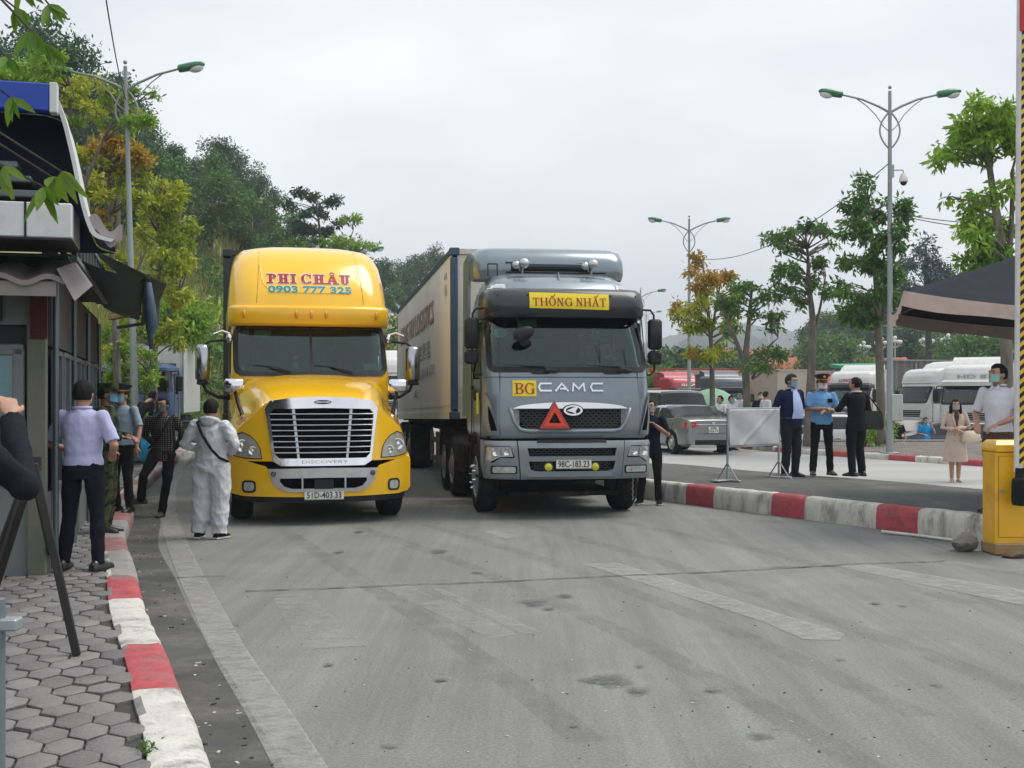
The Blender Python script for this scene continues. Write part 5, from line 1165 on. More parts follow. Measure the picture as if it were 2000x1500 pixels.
        if legs.get('toe',{}).get(s): toe=Vector(legs['toe'][s]).normalized()
        if not legs_hidden: b.tube([FT[s]+Vector((0,0,-.035))-toe*.04,FT[s]+toe*.06+Vector((0,0,-.042)),FT[s]+toe*.14+Vector((0,0,-.055))],[.03,.033,.02],8)
    fuse(b,'body',sk,r,vox,2)
    for s in(-1,1):
        MB().ball(H_((s*.031,-.083,.014)),(.011,.006,.0055),8,6,rot=Rh).build('eye',eye_m,r)
        if hair and cap!='ppe': MB().tube([H_((s*.014,-.092,.040)),H_((s*.032,-.092,.046)),H_((s*.050,-.080,.040))],[.003,.005,.003],5).build('eyebrow',hairm,r)
    # ---- hair
    if hair:
        hm_=hair_m or hairm; m=MB(); nu,nv=40,28; vs=[];  
        for i in range(nv+1):
            ph=-pi/2+pi*i/nv
            for j in range(nu):
                th=2*pi*j/nu; d=Vector((cos(ph)*cos(th),cos(ph)*sin(th),sin(ph)))
                front=-d.y; line=.52+.22*abs(d.x) if front>.35 else (-.02 if abs(d.x)>.6 and front>-.1 else -.62)
                t=sm(d.z,line-.16,line+.14); rr=.84+(1.12-.84)*t+ (.012*sin(9*th+3*ph)+.010*sin(23*th))*t
                if hair=='buzz': rr=.80+.24*t
                vs.append(H_((d.x*.0785*rr,d.y*.098*rr+.006,.015+d.z*.105*rr)))
        m.add(vs,[(i*nu+j,i*nu+(j+1)%nu,(i+1)*nu+(j+1)%nu,(i+1)*nu+j) for i in range(nv) for j in range(nu)])
        if hair=='long':
            for q in range(13):
                a=R(-25+q*230/12); x=cos(a)*.082; y=.012+sin(a)*.085
                m.tube([H_((x*.9,y,.06)),H_((x*1.08,y*1.05,-.04)),H_((x*1.15,y*1.0+.0,-.14)),H_((x*1.25,y*.8-.0,-.24-.02*(q%3)))],[.02,.03,.026,.006],7)
        m.build('hair',hm_,r,180)
    if mask:
        m=MB(); vs=[]; nx,nz=15,9
        for k_ in(1,.96):
            for i in range(nz):
                v=-1+2*i/(nz-1)
                for j in range(nx):
                    u=-1+2*j/(nx-1); a=u*1.12; hh=(.052-.012*abs(u)); bul=1+.06*(1-v*v)+(.012 if i%2 else 0)
                    vs.append(H_((sin(a)*.080*k_,-cos(a)*.106*k_*bul+.008+.004*(1-abs(v)),-.036+v*hh)))
        n_=nx*nz; fs=[(i*nx+j,i*nx+j+1,(i+1)*nx+j+1,(i+1)*nx+j) for i in range(nz-1) for j in range(nx-1)]; m.add(vs,fs+[tuple(n_+q for q in f[::-1]) for f in fs])
        for s in(-1,1):
            for z in(-.004,-.07): m.tube([H_((s*.074,-.04,z)),H_((s*.084,.02,z*.3+.0))],.002,4)
        m.build('face_mask',mask,r,180)
    if cap=='peaked':
        navy=mat('cap_navy',(.012,.014,.028),.6); gold=mat('cap_gold',(.6,.38,.05),.35,.6)
        def el(rx,ry,z,tilt=0,yo=.0): return [H_((rx*cos(a),ry*sin(a)+yo,z-tilt*sin(a))) for a in np.linspace(0,2*pi,29)[:-1]]
        m=MB(); m.loft([[tuple(p) for p in q] for q in (el(.084,.104,.055,-.005),el(.086,.106,.09,0),el(.10,.118,.115,.012),el(.128,.148,.138,.022),el(.130,.15,.150,.024),el(.10,.12,.160,.02),el(.03,.04,.162,.02))]); c=m.build('peaked_cap',navy,r,50)
        m=MB(); m.loft([[tuple(p) for p in q] for q in (el(.0865,.1065,.066),el(.088,.108,.080))],cap=False); m.build('cap_band',gold,c)
        m=MB(); vs=[]
        for z,kk in((0,1),(-.012,1.42)): vs+=[H_((.086*kk*.93*sin(a),-.104*kk*cos(a)+.004,.062+z-.02*(kk-1)*2*cos(a))) for a in np.linspace(-1.1,1.1,13)]
        m.add(vs,[(j,j+1,13+j+1,13+j) for j in range(12)]); m.build('cap_visor',[shoe_l],c)
        m=MB(); m.ball(H_((0,-.137,.118)),(.022,.008,.022),14,8,rot=Rh); m.build('cap_badge',gold,c)
    if cap=='soft':
        cm=camo_cloth() if 'cloth_camouflage' not in MT else MT['cloth_camouflage']
        def el(rx,ry,z): return [tuple(H_((rx*cos(a),ry*sin(a),z))) for a in np.linspace(0,2*pi,25)[:-1]]
        m=MB(); m.loft([el(.086,.108,.035),el(.09,.112,.08),el(.088,.112,.125),el(.07,.09,.135)]); m.add([H_((.086*q*.93*sin(a),-.106*q*cos(a),.045-.01*q)) for q in(1,1.6) for a in np.linspace(-1,1,11)],[(j,j+1,12+j,11+j) for j in range(10)]); m.build('field_cap',cm,r,60)
    # ---- upper clothing
    if upper:
        m=MB(); bag=baggy
        T=[(hip-.02-untucked,.176+bag,.128+bag*.8,0),(hip+.05,.172+bag,.124+bag*.8,0),(1.03,.158+bag*.9,.117+bag*.7,0),(1.13,.160+bag*.8,.122+bag*.6,0),(1.25,.178+bag*.5,.13+bag*.5,0),(1.34,.188+bag*.3,.121+bag*.3,.005),(1.40,.172+bag*.2,.10,.01),(1.435,.115,.08,.012),(1.46,.070,.069,.012)]
        torso(m,0,1.47,0,belly=fat*1.6,ztab=T)
        for s in(-1,1):
            up_=sh[s]; 
            if long:
                w_=.004+bag*.55; hnd=HN[s]; m.tube([up_,(up_+EL[s])/2,EL[s],(EL[s]+hnd)/2,hnd+(EL[s]-hnd)*.03],[(.062+w_)*slv,(.057+w_)*slv,(.050+w_)*slv,(.046+w_)*slv,(.039+w_)*slv],14); m.ball(EL[s],(.050+w_)*slv,12,8)
            else: m.tube([up_,(up_*.55+EL[s]*.45),(up_*.12+EL[s]*.88)],[.064,.064,.066],14)
            m.ball(up_,(.064*slv+bag*.4),12,8)
        fuse(m,'shirt' if not coat else 'jacket',upper,r,.011,3,wr,13,seed=rng.randint(0,999))
        if collar:
            m=MB()
            for s in(-1,1): m.loft([[ln((s*.012,-.075,1.435)),ln((s*.05,-.082,1.41)),ln((s*.055,-.075,1.44)),ln((s*.03,-.06,1.475))],[ln((s*.012,-.068,1.435)),ln((s*.05,-.072,1.41)),ln((s*.055,-.065,1.44)),ln((s*.03,-.05,1.475))]])
            m.tube([ln((.072*cos(a),.012+.068*sin(a),1.468)) for a in np.linspace(-.9,pi+.9,16)],.013,8,cap=True); m.build('collar',collar,r,60)
        if shirt_in:
            m=MB(); vs=[]
            for q,(z,w_) in enumerate([(1.455,.03),(1.38,.06),(1.25,.085),(1.1,.10),(.97,.115)] if not coat else [(1.455,.03),(1.38,.045),(1.30,.04),(1.24,.03),(1.16,.01)]): 
                yy=-(.118+baggy*.8+fat*.7+fat*1.6*math.exp(-((z-1.08)/.13)**2)) if z<1.3 else (-.112 if z<1.4 else -.068)
                vs+=[ln((x,yy-.012+abs(x)*.12,z)) for x in np.linspace(-w_,w_,7)]
            m.add(vs,[(q*7+j,q*7+j+1,(q+1)*7+j+1,(q+1)*7+j) for q in range(4) for j in range(6)]); m.build('inner_shirt',shirt_in,r,180)
        if hood:
            m=MB(); m.tube([ln((.10*cos(a),.03+.085*sin(a),1.445+.035*sin(a))) for a in np.linspace(-1.2,pi+1.2,20)],[.02]+[.034]*18+[.02],10); m.ball(ln((0,.10,1.44)),(.09,.04,.06),14,8); fuse(m,'hood',upper,r,.011,3,.003,20)
    # ---- lower clothing
    if lower and not bare_legs:
        m=MB(); z0=hip+.06; bag=baggy
        T=[(hip-.13,.156+bag,.120+bag,0),(hip-.05,.176+bag,.130+bag,.004),(hip+.02,.172+bag,.124+bag*.8,0),(z0,.160+bag*.6,.114+bag*.5,0)]; torso(m,0,9,0,ztab=T)
        for s in(-1,1):
            f=FT[s]+Vector((0,0,-.03)); g=bag*1.1
            m.tube([hp[s]+Vector((0,0,.02)),(hp[s]*.5+KN[s]*.5),KN[s],(KN[s]*.5+f*.5),f],[.099+g,.088+g,.072+g,.068+g,.064+g*.6],14); m.ball(KN[s],.072+g,12,8)
        fuse(m,'trousers',lower,r,.012,3,trouser_wr,10,seed=rng.randint(0,999))
        if belt:
            m=MB(); m.loft([[tuple(ln((cos(a)*(.172+fat*.9+bag),sin(a)*(.126+fat*.7+bag)-(fat*.4 if sin(a)<0 else 0)*-sin(a),z))) for a in np.linspace(0,2*pi,29)[:-1]] for z in(hip+.035,hip+.07)],cap=False); m.build('belt',belt,r,180)
    if coat:   # long open coat
        m=MB(); z1=coat_len
        T=[(z1,.245,.19,.01),(z1+.2,.225,.175,0),(hip-.08,.198,.15,0),(hip+.05,.178,.135,0),(1.03,.158,.122,0),(1.15,.165,.128,0),(1.28,.185,.132,0),(1.37,.185,.115,.005),(1.42,.13,.085,.01),(1.45,.078,.07,.012)]
        torso(m,0,9,0,ztab=T); q=fuse(m,'coat_skirt',upper,r,.011,3,.004,9,seed=5)
        m=MB()
        for s in(-1,1):
            m.loft([[(s*.012,-.146,1.12),(s*.075,-.150,1.27),(s*.085,-.135,1.34),(s*.05,-.095,1.43),(s*.035,-.11,1.40)],[(s*.012,-.13,1.12),(s*.075,-.13,1.27),(s*.085,-.115,1.34),(s*.05,-.075,1.43),(s*.035,-.09,1.40)]])
        m.tube([(.08*cos(a),.012+.075*sin(a),1.462) for a in np.linspace(-.7,pi+.7,16)],.016,8); m.build('lapel',cloth('lapel_beige',(.50,.40,.33)),r,60)
        m=MB()
        for z in(.98,.86,1.08):
            for s in(-1,1): m.ball((s*.05,-.148-.02*(z<.9),z),(.011,.006,.011),8,6)
        m.build('coat_button',mat('button_brown',(.12,.06,.03),.3),r)
    # ---- shoes
    if not legs_hidden:
     for s in(-1,1):
        toe=Vector((s*.2 if not legs.get('toe',{}).get(s) else 0,-1,0)).normalized()
        if legs.get('toe',{}).get(s): toe=Vector(legs['toe'][s]).normalized()
        g=FT[s]+Vector((0,0,-.075)); sd=Vector((-toe.y,toe.x,0)).normalized(); hgt=.012 if not sandals else .006
        if sandals:
            m=MB(); m.loft([[tuple(g-toe*.05-sd*.025+Vector((0,0,z))),tuple(g-toe*.05+sd*.025+Vector((0,0,z))),tuple(g+toe*.1+sd*.035+Vector((0,0,z))),tuple(g+toe*.18+Vector((0,0,z))),tuple(g+toe*.1-sd*.035+Vector((0,0,z)))] for z in(0,.03)]); m.build('shoe',mat('cream_shoe',(.6,.5,.4),.5),r); continue
        m=MB(); P=[(-.085,.030,.045),(-.05,.040,.075),(0,.042,.085),(.05,.043,.070),(.10,.047,.045),(.15,.042,.032),(.185,.022,.018)]
        m.loft([[tuple(g+toe*a+sd*(w_*cos(t))+Vector((0,0,.018+h_*max(0,sin(t))**.8))) for t in np.linspace(0,2*pi,15)[:-1]] for a,w_,h_ in P]); o=m.build('shoe',(shoes or shoe_l) if not isinstance(shoes,tuple) else shoes[0],r,60)
        m=MB(); m.loft([[tuple(g+toe*a+sd*w_*1.06+Vector((0,0,z))) for a,w_,h_ in P]+[tuple(g+toe*a-sd*w_*1.06+Vector((0,0,z))) for a,w_,h_ in P[::-1]] for z in(0,.020)]); m.build('shoe_sole',shoes[1] if isinstance(shoes,tuple) else black,o)
    if extra: extra(r,H_,ln,HN,EL)
    return r
blk=cloth('black',(.012,.012,.014)); blu_mask=mat('mask_blue',(.16,.38,.55),.8); wht_mask=mat('mask_white',(.62,.60,.62),.8); gry_mask=mat('mask_grey',(.28,.30,.31),.8); grn_mask=mat('mask_dark_green',(.09,.11,.10),.85)
sneak=(blk,sole)
# -- near the left kerb
person('man seen from behind in pale lavender short-sleeved shirt and black trousers beside the booth',gnd(162,1113,.162),172,1.70,hair_m=hairm,upper=cloth('lavender',(.44,.46,.68),bump=.15),long=False,lower=cloth('navy_black',(.010,.011,.018)),arms={-1:((.29,.02,1.13),(.17,-.20,1.06)),1:((.29,.02,1.13),(.17,-.20,1.06))},legs={-1:((.125,-.01,.48),(.15,.03,.085)),1:((.125,-.01,.48),(.16,.03,.085))},fat=.016,collar=cloth('lavender',(1,1,1)),untucked=-.01,vox=.0085,hip=.95)
person('soldier in camouflage uniform and field cap beside the booth wall',gnd(208,1040,.162),95,1.70,skin_m=skin2,upper=camo_cloth(),lower=MT['cloth_camouflage'],mask=blu_mask,cap='soft',arms={-1:A_FRONT,1:A_FRONT},baggy=.012)
person('officer in peaked cap and blue face mask behind the soldier',gnd(238,1000,.162),-20,1.68,upper=cloth('officer_pale',(.30,.38,.46)),lower=blk,mask=blu_mask,cap='peaked',long=False)
def sash(mat_,pts,name='shoulder_strap',rad=.013):
    def f(r,H_,ln,HN,EL): MB().tube([Vector(p) for p in pts],rad,6).build(name,mat_,r,180)
    return f
P_=gnd(318,1010,0)
person('man in dark plaid shirt with one foot up on the kerb',P_,-6,1.70,skin_m=skin2,upper=check_cloth(),lower=blk,mask=grn_mask,arms={-1:A_BACK,1:A_BACK},legs={-1:((.20,-.16,.60),(.33,.06,.255)),1:((.06,-.02,.48),(-.02,.0,.075)),'toe':{-1:(-1,-.35,0),1:(.1,-1,0)}},untucked=.12,shoes=(mat('brown_shoe',(.05,.035,.025),.6),black),extra=sash(blk,[(.13,.04,1.45),(.12,-.13,1.36),(.03,-.17,1.15),(-.14,-.15,.98)]),head_turn=-4)
ppe=cloth('coverall_white',(.60,.62,.64),rough=.6,bump=.35,bsc=18,var=.06)
person('person seen from behind in white protective coverall with a black shoulder strap',gnd(412,1052,0),168,1.68,upper=ppe,lower=ppe,arms={-1:((.31,.03,1.16),(.16,-.20,1.06)),1:((.31,.03,1.16),(.16,-.20,1.06))},legs={-1:((.11,-.01,.48),(.12,.03,.085)),1:((.12,-.01,.48),(.14,.03,.085))},baggy=.050,hood=True,untucked=.02,shoes=sneak,wr=.011,trouser_wr=.014,vox=.009,extra=sash(blk,[(.12,-.02,1.47),(.10,.14,1.43),(.02,.185,1.28),(-.10,.19,1.10),(-.17,.14,1.0),(-.21,.0,.95)],rad=.016))
# bending porter with a blue sack, further along the footpath
Pb=gnd(262,905,.16)
person('person in dark jacket and blue jeans bending behind the lamp post with a blue sack',Pb,150,1.66,upper=blk,lower=cloth('denim',(.06,.12,.26)),arms={-1:((.22,-.12,1.16),(.16,-.30,.98)),1:((.22,-.12,1.16),(.16,-.30,.98))},lean=.9)
t=thing('plastic_sack','bright blue plastic sack standing by the lamp post','bag',gnd(277,902,.16)); m=MB(); m.loft([[(r_*cos(a)*(1+.1*sin(3*a)),r_*.6*sin(a),z) for a in np.linspace(0,2*pi,17)[:-1]] for z,r_ in((0,.17),(.1,.21),(.3,.2),(.48,.17),(.56,.05),(.62,.08))]); m.build('sack_body',mat('blue_plastic',(.02,.36,.62),.35,var=.2,bump=.4,bsc=9),t,180); MB().tube([(-.06,0,.58),(0,0,.56),(.06,0,.58)],.03,6).build('sack_knot',MT['blue_plastic'],t)
# photographer at the left edge: raised arms with a camera
Pf=Vector((-2.42,5.05,.162))
person('photographer in black jacket and jeans at the left edge raising a camera',Pf,162,1.74,upper=cloth('black_jacket',(.014,.015,.022)),lower=cloth('dark_jeans',(.03,.04,.06)),arms={1:((.33,-.10,1.17),(.10,-.33,1.47)),-1:((.34,-.14,1.18),(.12,-.33,1.46))},hip=.95,baggy=.02,vox=.007,shoes=sneak,extra=None)
cm_=thing('photo_camera','black camera with a silver top held up at the left edge','camera',Pf+Vector((.05,.38,1.52)),R(162)); m=MB(); m.box((0,0,0),(.14,.06,.095),0,.012); m.box((0,0,.055),(.06,.05,.03),0,.008); m.build('camera_body',black,cm_); m=MB(); m.lathe([(.001,-.11),(.036,-.11),(.04,-.105),(.04,-.03),(.044,-.03)],(0,0,0),'y',20); m.build('lens_barrel',black,cm_); MB().box((.0,0,.049),(.135,.055,.004),0,.001).build('silver_top',steel,cm_)
# -- beside the grey truck
person('man in dark navy polo leaning at the right side of the grey truck',gnd(1270,986,0),-14,1.66,upper=cloth('navy_polo',(.010,.012,.030)),long=False,lower=blk,mask=gry_mask,arms={-1:((.27,-.16,1.2),(.22,-.30,1.36)),1:((.27,-.02,1.14),(.10,-.22,1.30))},legs={-1:((.12,-.0,.48),(.16,.03,.085)),1:((.11,-.0,.48),(.13,.03,.085))},shoes=sneak,untucked=.08)
# -- on the island
IZ=.345
person('man in navy jacket over a pale blue shirt, hands behind his back, blue mask',gnd(1545,931,IZ),28,1.74,hair_m=hair_g,upper=cloth('navy_jacket',(.012,.018,.055)),lower=cloth('charcoal',(.022,.024,.030)),mask=blu_mask,arms={-1:A_BACK,1:A_BACK},fat=.022,shirt_in=cloth('pale_blue_shirt',(.42,.50,.75)),untucked=.05,baggy=.010,head_turn=18,head_tilt=6,belt=shoe_l,collar=cloth('pale_blue_shirt',(1,1,1)))
def officer_extra(r,H_,ln,HN,EL):
    m=MB(); 
    for s in(-1,1): m.box((s*.15,.01,1.468),(.10,.05,.012),0,.004,rot=Matrix.Rotation(s*.28,3,'Y'))
    m.build('epaulette',blk,r); m=MB(); e=HN[1]; d=(EL[1]-HN[1]).normalized(); m.tube([e+d*.01,e+d*.045],.035,14); m.build('wristwatch',mat('watch_gold',(.7,.6,.4),.3,.8),r)
    m=MB(); m.patch([(.05,1.26),(.13,1.26),(.13,1.33),(.05,1.33)],lambda x,z:-.148,.006,.1); m.build('breast_badge',blk,r)
person('customs officer in light blue shirt and peaked cap with folded arms and white mask',gnd(1605,929,IZ),2,1.70,upper=cloth('light_blue',(.17,.38,.66),bump=.15),long=False,lower=blk,mask=wht_mask,cap='peaked',arms={-1:((.25,-.05,1.15),(.0,-.22,1.16)),1:((.25,-.05,1.14),(.02,-.205,1.12))},legs={-1:((.12,-.0,.48),(.14,.03,.085)),1:((.12,-.0,.48),(.15,.03,.085))},fat=.012,untucked=.03,collar=cloth('light_blue',(1,1,1)),extra=officer_extra,head_turn=0,shoes=(mat('dusty_shoe',(.07,.065,.06),.6),black))
person('man in black suit seen from behind turning to the officer with a black shoulder bag',gnd(1672,931,IZ),205,1.68,upper=cloth('suit_black',(.013,.013,.015)),lower=MT['cloth_suit_black'],arms={1:((.26,-.10,1.16),(.16,-.32,1.15)),-1:((.26,.0,1.13),(.27,-.10,.90))},untucked=.13,baggy=.008,collar=cloth('white_collar',(.7,.7,.7)),head_turn=22,legs={-1:((.09,-.02,.48),(.10,.03,.085)),1:((.10,-.0,.48),(.10,.03,.085))})
bg_=thing('shoulder_bag','black shoulder bag hanging at the back of the man in the black suit','bag',gnd(1700,931,IZ)+Vector((.05,.1,0)),R(-12)); m=MB(); m.loft([[(-.20*k+sk_,-.06,z),(.20*k+sk_,-.06,z),(.20*k+sk_,.06,z),(-.20*k+sk_,.06,z)] for z,k,sk_ in((.80,.95,-.02),(.86,1.05,-.01),(1.08,.85,.0),(1.12,.78,0))]); m.build('bag_body',shoe_l,bg_,60); MB().tube([(-.1,0,1.12),(-.20,0,1.42),(-.19,-.1,1.45)],.012,6).build('bag_strap',blk,bg_); MB().tube([(.14,0,1.12),(-.05,.04,1.38),(-.19,-.1,1.45)],.012,6).build('bag_strap',blk,bg_)
# -- beyond the island
person('woman with long black hair in beige trench coat and grey mask at the lane edge',gnd(1866,942,0),-8,1.64,hair='long',upper=cloth('beige',(.50,.40,.33),bump=.15),lower=None,coat=True,coat_len=.42,slv=.88,mask=gry_mask,arms={-1:((.25,-.04,1.13),(.02,-.19,1.09)),1:((.25,-.04,1.13),(-.02,-.20,1.12))},sandals=True,shirt_in=cloth('brown_knit',(.06,.04,.03)),legs={-1:((.07,0,.48),(.06,.03,.085)),1:((.07,0,.48),(.06,.03,.085))})
hb=thing('handbag','cream handbag carried on the arm of the woman in the trench coat','bag',gnd(1884,942,0)+Vector((.06,-.16,0)),R(-8)); m=MB(); m.loft([[(x*k,y*k,z) for x,y in((-.15,-.06),(.15,-.06),(.19,0),(.15,.06),(-.15,.06),(-.19,0))] for z,k in((.80,.9),(.84,1.02),(.95,.98),(1.03,.62))]); m.build('bag_body',mat('cream_leather',(.62,.52,.38),.45),hb,70); MB().tube([(-.10,0,1.02),(-.06,0,1.10),(.04,0,1.12),(.10,0,1.02)],.010,6).build('bag_handle',mat('strap_brown',(.08,.05,.03),.5),hb)
person('man in white short-sleeved shirt behind the yellow barrier box',Vector((5.82,14.7,.34)),-52,1.76,upper=cloth('white_shirt',(.66,.66,.74),bump=.15),long=False,lower=cloth('brown_trousers',(.10,.065,.045)),mask=mat('mask_aqua',(.25,.48,.45),.8),arms={-1:((.27,.0,1.13),(.12,-.22,1.02)),1:((.27,.0,1.13),(.12,-.22,1.02))},untucked=-.01,collar=cloth('white_shirt',(1,1,1)),hair='short',head_turn=-18)
person('man in navy top half hidden behind the barrier arm at the right edge',Vector((6.65,15.1,.34)),20,1.72,upper=cloth('navy_top',(.02,.03,.08)),lower=blk,arms={-1:A_FRONT,1:A_FRONT},mask=wht_mask)
# four men in white shirts standing beyond the dark saloon, two more beyond the sign board
for px,d,fa,lb in((1407,36.5,-60,'man in white shirt and dark mask, leftmost of the group beyond the saloon car'),(1428,38,30,'man in white shirt facing the road, second of the group beyond the saloon car'),(1446,38.6,-40,'man in pale shirt, third of the group beyond the saloon car')):
    person(lb,Vector(((px-1000)/F*d,d,.15 if px>1440 else 0.02)),fa,1.68,upper=cloth('white_far',(.66,.66,.7)),lower=blk,mask=gry_mask if px<1410 else blu_mask,vox=.013,group='men in white shirts beyond the cars',long=px>1440)
person('older man in white shirt seen from behind beside the sign board top',Vector(((1496-1000)/F*37.5,37.5,.15)),110,1.68,hair_m=hair_g,upper=cloth('white_far',(1,1,1)),lower=blk,vox=.013)
person('person with a white mask just behind the older man in the white shirt',Vector(((1486-1000)/F*39,39,.15)),-10,1.66,upper=cloth('dark_coat',(.03,.025,.03)),lower=blk,mask=wht_mask,vox=.013)
# two people in the lower yard behind the plaza edge
SITL={-1:((.14,-.36,.56),(.15,-.30,.10)),1:((.14,-.36,.56),(.15,-.30,.10))}
person('man in bright blue polo holding a phone to his mask beside the dark blue car',Vector(((1808-1000)/F*42.6,42.6,-.72)),5,1.66,upper=cloth('bright_blue',(.02,.30,.62)),long=False,lower=blk,mask=blu_mask,arms={1:((.24,-.16,1.16),(.10,-.20,1.46)),-1:A_FRONT},vox=.012,hip=.93)
person('man in black T-shirt and white mask just right of the tall lamp post',Vector(((1752-1000)/F*42.8,42.8,-.72)),-10,1.66,upper=cloth('black_tee',(.015,.015,.016)),long=False,lower=blk,mask=wht_mask,vox=.012)
# driver of the grey truck
q=GT.location+Matrix.Rotation(GT.rotation_euler.z,3,'Z')@Vector((.6,1.12,1.08))
person('driver in blue protective sleeves at the wheel of the grey truck',q,9,1.66,upper=cloth('ppe_blue',(.05,.16,.42)),lower=cloth('ppe_blue',(1,1,1)),mask=blu_mask,arms={-1:((.24,-.12,1.18),(.14,-.34,1.20)),1:((.24,-.14,1.18),(.12,-.36,1.24))},legs={-1:((.12,-.40,.86),(.12,-.44,.42)),1:((.12,-.40,.86),(.12,-.44,.42))},hair='short',vox=.012)
# ================================================================ STREET FURNITURE
lampg=mat('lamp_green',(.02,.16,.06),.35,var=.15,coat=.4); lens_m=mat('lamp_glass',(.6,.62,.6),.1,.0,var=.1,coat=1)
polem=mat('pole_steel',(.27,.31,.31),.5,.35,var=.12,sc=3,dirt=(.16,.17,.16),damt=.5,stretch=(1,1,.2))
def lamp_head(parent,x,y,z,s):
    m=MB(); d=Vector((s*.96,0,.26)).normalized(); Rm=Matrix.Rotation(-s*atan2(.16,1),3,'Y')
    a=Vector((x,y,z)); P=[(-.02,.09),(0,.105),(.25,.115),(.42,.11),(.56,.08),(.62,.03)]
    m.loft([[a+Rm@Vector((s*t,r*cos(q),r*.9*sin(q)+(.0))) for q in (np.linspace(0,2*pi,17)[:-1] if t<.4 else np.linspace(0,2*pi,17)[:-1])] for t,r in P]); o=m.build('lamp_head',lampg,parent,50)
    m=MB(); m.ball(a+Rm@Vector((s*.40,0,-.05)),(.19,.10,.12),14,8,rot=Rm); m.build('lamp_bowl',lens_m,o,180)
def street_lamp(label,loc,Ht,rz=0,sides=(-1,1),cam_=False,lean=0,box=False):
    r=thing('street_lamp',label,'street lamp',loc,rz,'double-armed green street lamps'); r.rotation_euler.y=lean
    m=MB(); m.tube([(0,0,0),(0,0,.02),(0,0,Ht*.99)],[.105,.10,.045],12); m.ball((0,0,Ht),.05); m.box((0,0,.03),(.4,.4,.06),0,.02); m.build('pole',polem,r,60)
    a0=Ht-.66; m=MB()
    for s in(-1,1):
        if s in sides: m.tube([(0,0,a0-.02),(s*.3,0,a0+.15),(s*.75,0,a0+.34),(s*1.35,0,a0+.48)],[.034,.034,.030,.028],8); m.tube([(0,0,a0-.55),(s*.18,0,a0-.38),(s*.38,0,a0-.08),(s*.62,0,a0+.16),(s*.9,0,a0+.36)],.014,6)
        m.tube([(s*(.0+.27*sin(pi*t)**.8),0,a0-1.0+1.0*t) for t in np.linspace(0,1,16)],.024,8)
    m.build('arm',polem,r,60)
    for s in sides: lamp_head(r,s*1.3,0,a0+.47,s)
    if box: MB().box((.17,-.02,.9+.35),(.30,.2,.72),0,.02).build('meter_box',mat('meter_box_grey',(.42,.44,.40),.6),r); 
    return r
SL_at=lambda px,py_base,d,z: Vector(((px-1000)/F*d,d,z))
L2=street_lamp('tall double street lamp with dome camera and meter box, right of the suited man',Vector((.3075*33,33,.14)),9.85,box=True)
m=MB(); L1=street_lamp('double street lamp partly behind the orange-leaved tree',Vector(((1346-1000)/F*57,57,0)),10.0)
L3=street_lamp('far double street lamp just right of the grey truck roof',Vector(((1251-1000)/F*91,91,0)),9.6)
L4=street_lamp('farther street lamp lower beside the grey truck mirror',Vector(((1262-1000)/F*150,150,0)),12)
L5=street_lamp('small distant street lamp above the red roof',Vector(((1508-1000)/F*150,150,-.75)),10.5)
L0=street_lamp('double street lamp among the trees at the left of the road',Vector((-9.05,29.6,.15)),9.6,lean=R(-1.6))
L6=street_lamp('street lamp behind the yellow truck roof, reaching over the container',Vector((-8.3,62,0)),9.2,rz=R(-10))
# dome camera
cv=thing('dome_camera','white dome camera on a bracket halfway up the tall street lamp','camera',Vector((.3075*33,33,7.55))); m=MB(); m.tube([(.05,0,.22),(.35,0,.22),(.37,0,.1)],.02,6); m.box((.07,0,.2),(.08,.08,.35),0,.01); m.build('bracket',steel,cv); m=MB(); m.lathe([(.001,.13),(.07,.12),(.11,.02),(.12,-.08),(.11,-.10)],(.37,0,0),'z',18); m.build('camera_housing',white_p,cv); MB().ball((.37,0,-.11),(.09,.09,.09)).build('camera_dome',black,cv)
# wires
wm=mat('cable_black',(.03,.03,.035),.7)
def wire(label,a,b,sag,r=.012,n=24,name='overhead_wire'):
    a=Vector(a);b=Vector(b); m=MB(); m.tube([a.lerp(b,t)-Vector((0,0,sag*4*t*(1-t))) for t in np.linspace(0,1,n)],r,5); return tag(m.build(name,wm,ang=180),label,'wire')
wire('sagging wire between the two double street lamps',at(1735,320,33),at(1349,503,57),.9,.014)
wire('upper of the two wires running right from the tall street lamp',at(1740,415,33),at(2200,424,30),.25)
wire('lower of the two wires running right from the tall street lamp',at(1740,416,33),at(2200,436,28),.3)
wire('wire coming down from the top of the photo to the left street lamp',at(198,-60,16),at(246,195,29.5),.2,.011)
# ---- blank white notice board on a stand
b0=gnd(1421,940,.345); b1=gnd(1521,934,.345); mid=(b0+b1)/2; an=atan2(b1.y-b0.y,b1.x-b0.x); wd_=(b1-b0).length
t=thing('notice_board','blank white canvas notice board on a grey metal stand on the island','sign board',mid,an)
m=MB(); h=wd_/2
for s in(-1,1): m.box((s*h,0,.6),(.03,.03,1.16),0,.004); 
m.box((0,0,1.17),(wd_,.03,.03),0,.004); m.box((0,0,.56),(wd_,.03,.03),0,.004); m.build('frame',steel,t)
for s in(-1,1):
    m=MB(); m.tube([(s*h,0,.3),(s*h,-.22,.02)],.013,6); m.tube([(s*h,0,.3),(s*h,.22,.02)],.013,6); m.box((s*h,0,.015),(.05,.55,.03),0,.005); m.box((s*h+.1*s,.05,.015),(.34,.2,.02),0,.004); m.build('stand_foot',steel,t)
wc=mat('white_canvas',(.52,.52,.52),.6,var=.05,sc=3,bump=.5,bsc=4,dirt=(.35,.35,.35),dsc=2,damt=.5)
m=MB(); cz=lambda x,z:-.022-.008*sin(7*x+9*z)-.018*math.exp(-((z-.62-(x+.25)*.75)/.03)**2); m.patch([(-h+.02,.575),(h-.02,.575),(h-.02,1.16),(-h+.02,1.16)],cz,.006,.025); m.build('canvas_panel',wc,t,180)
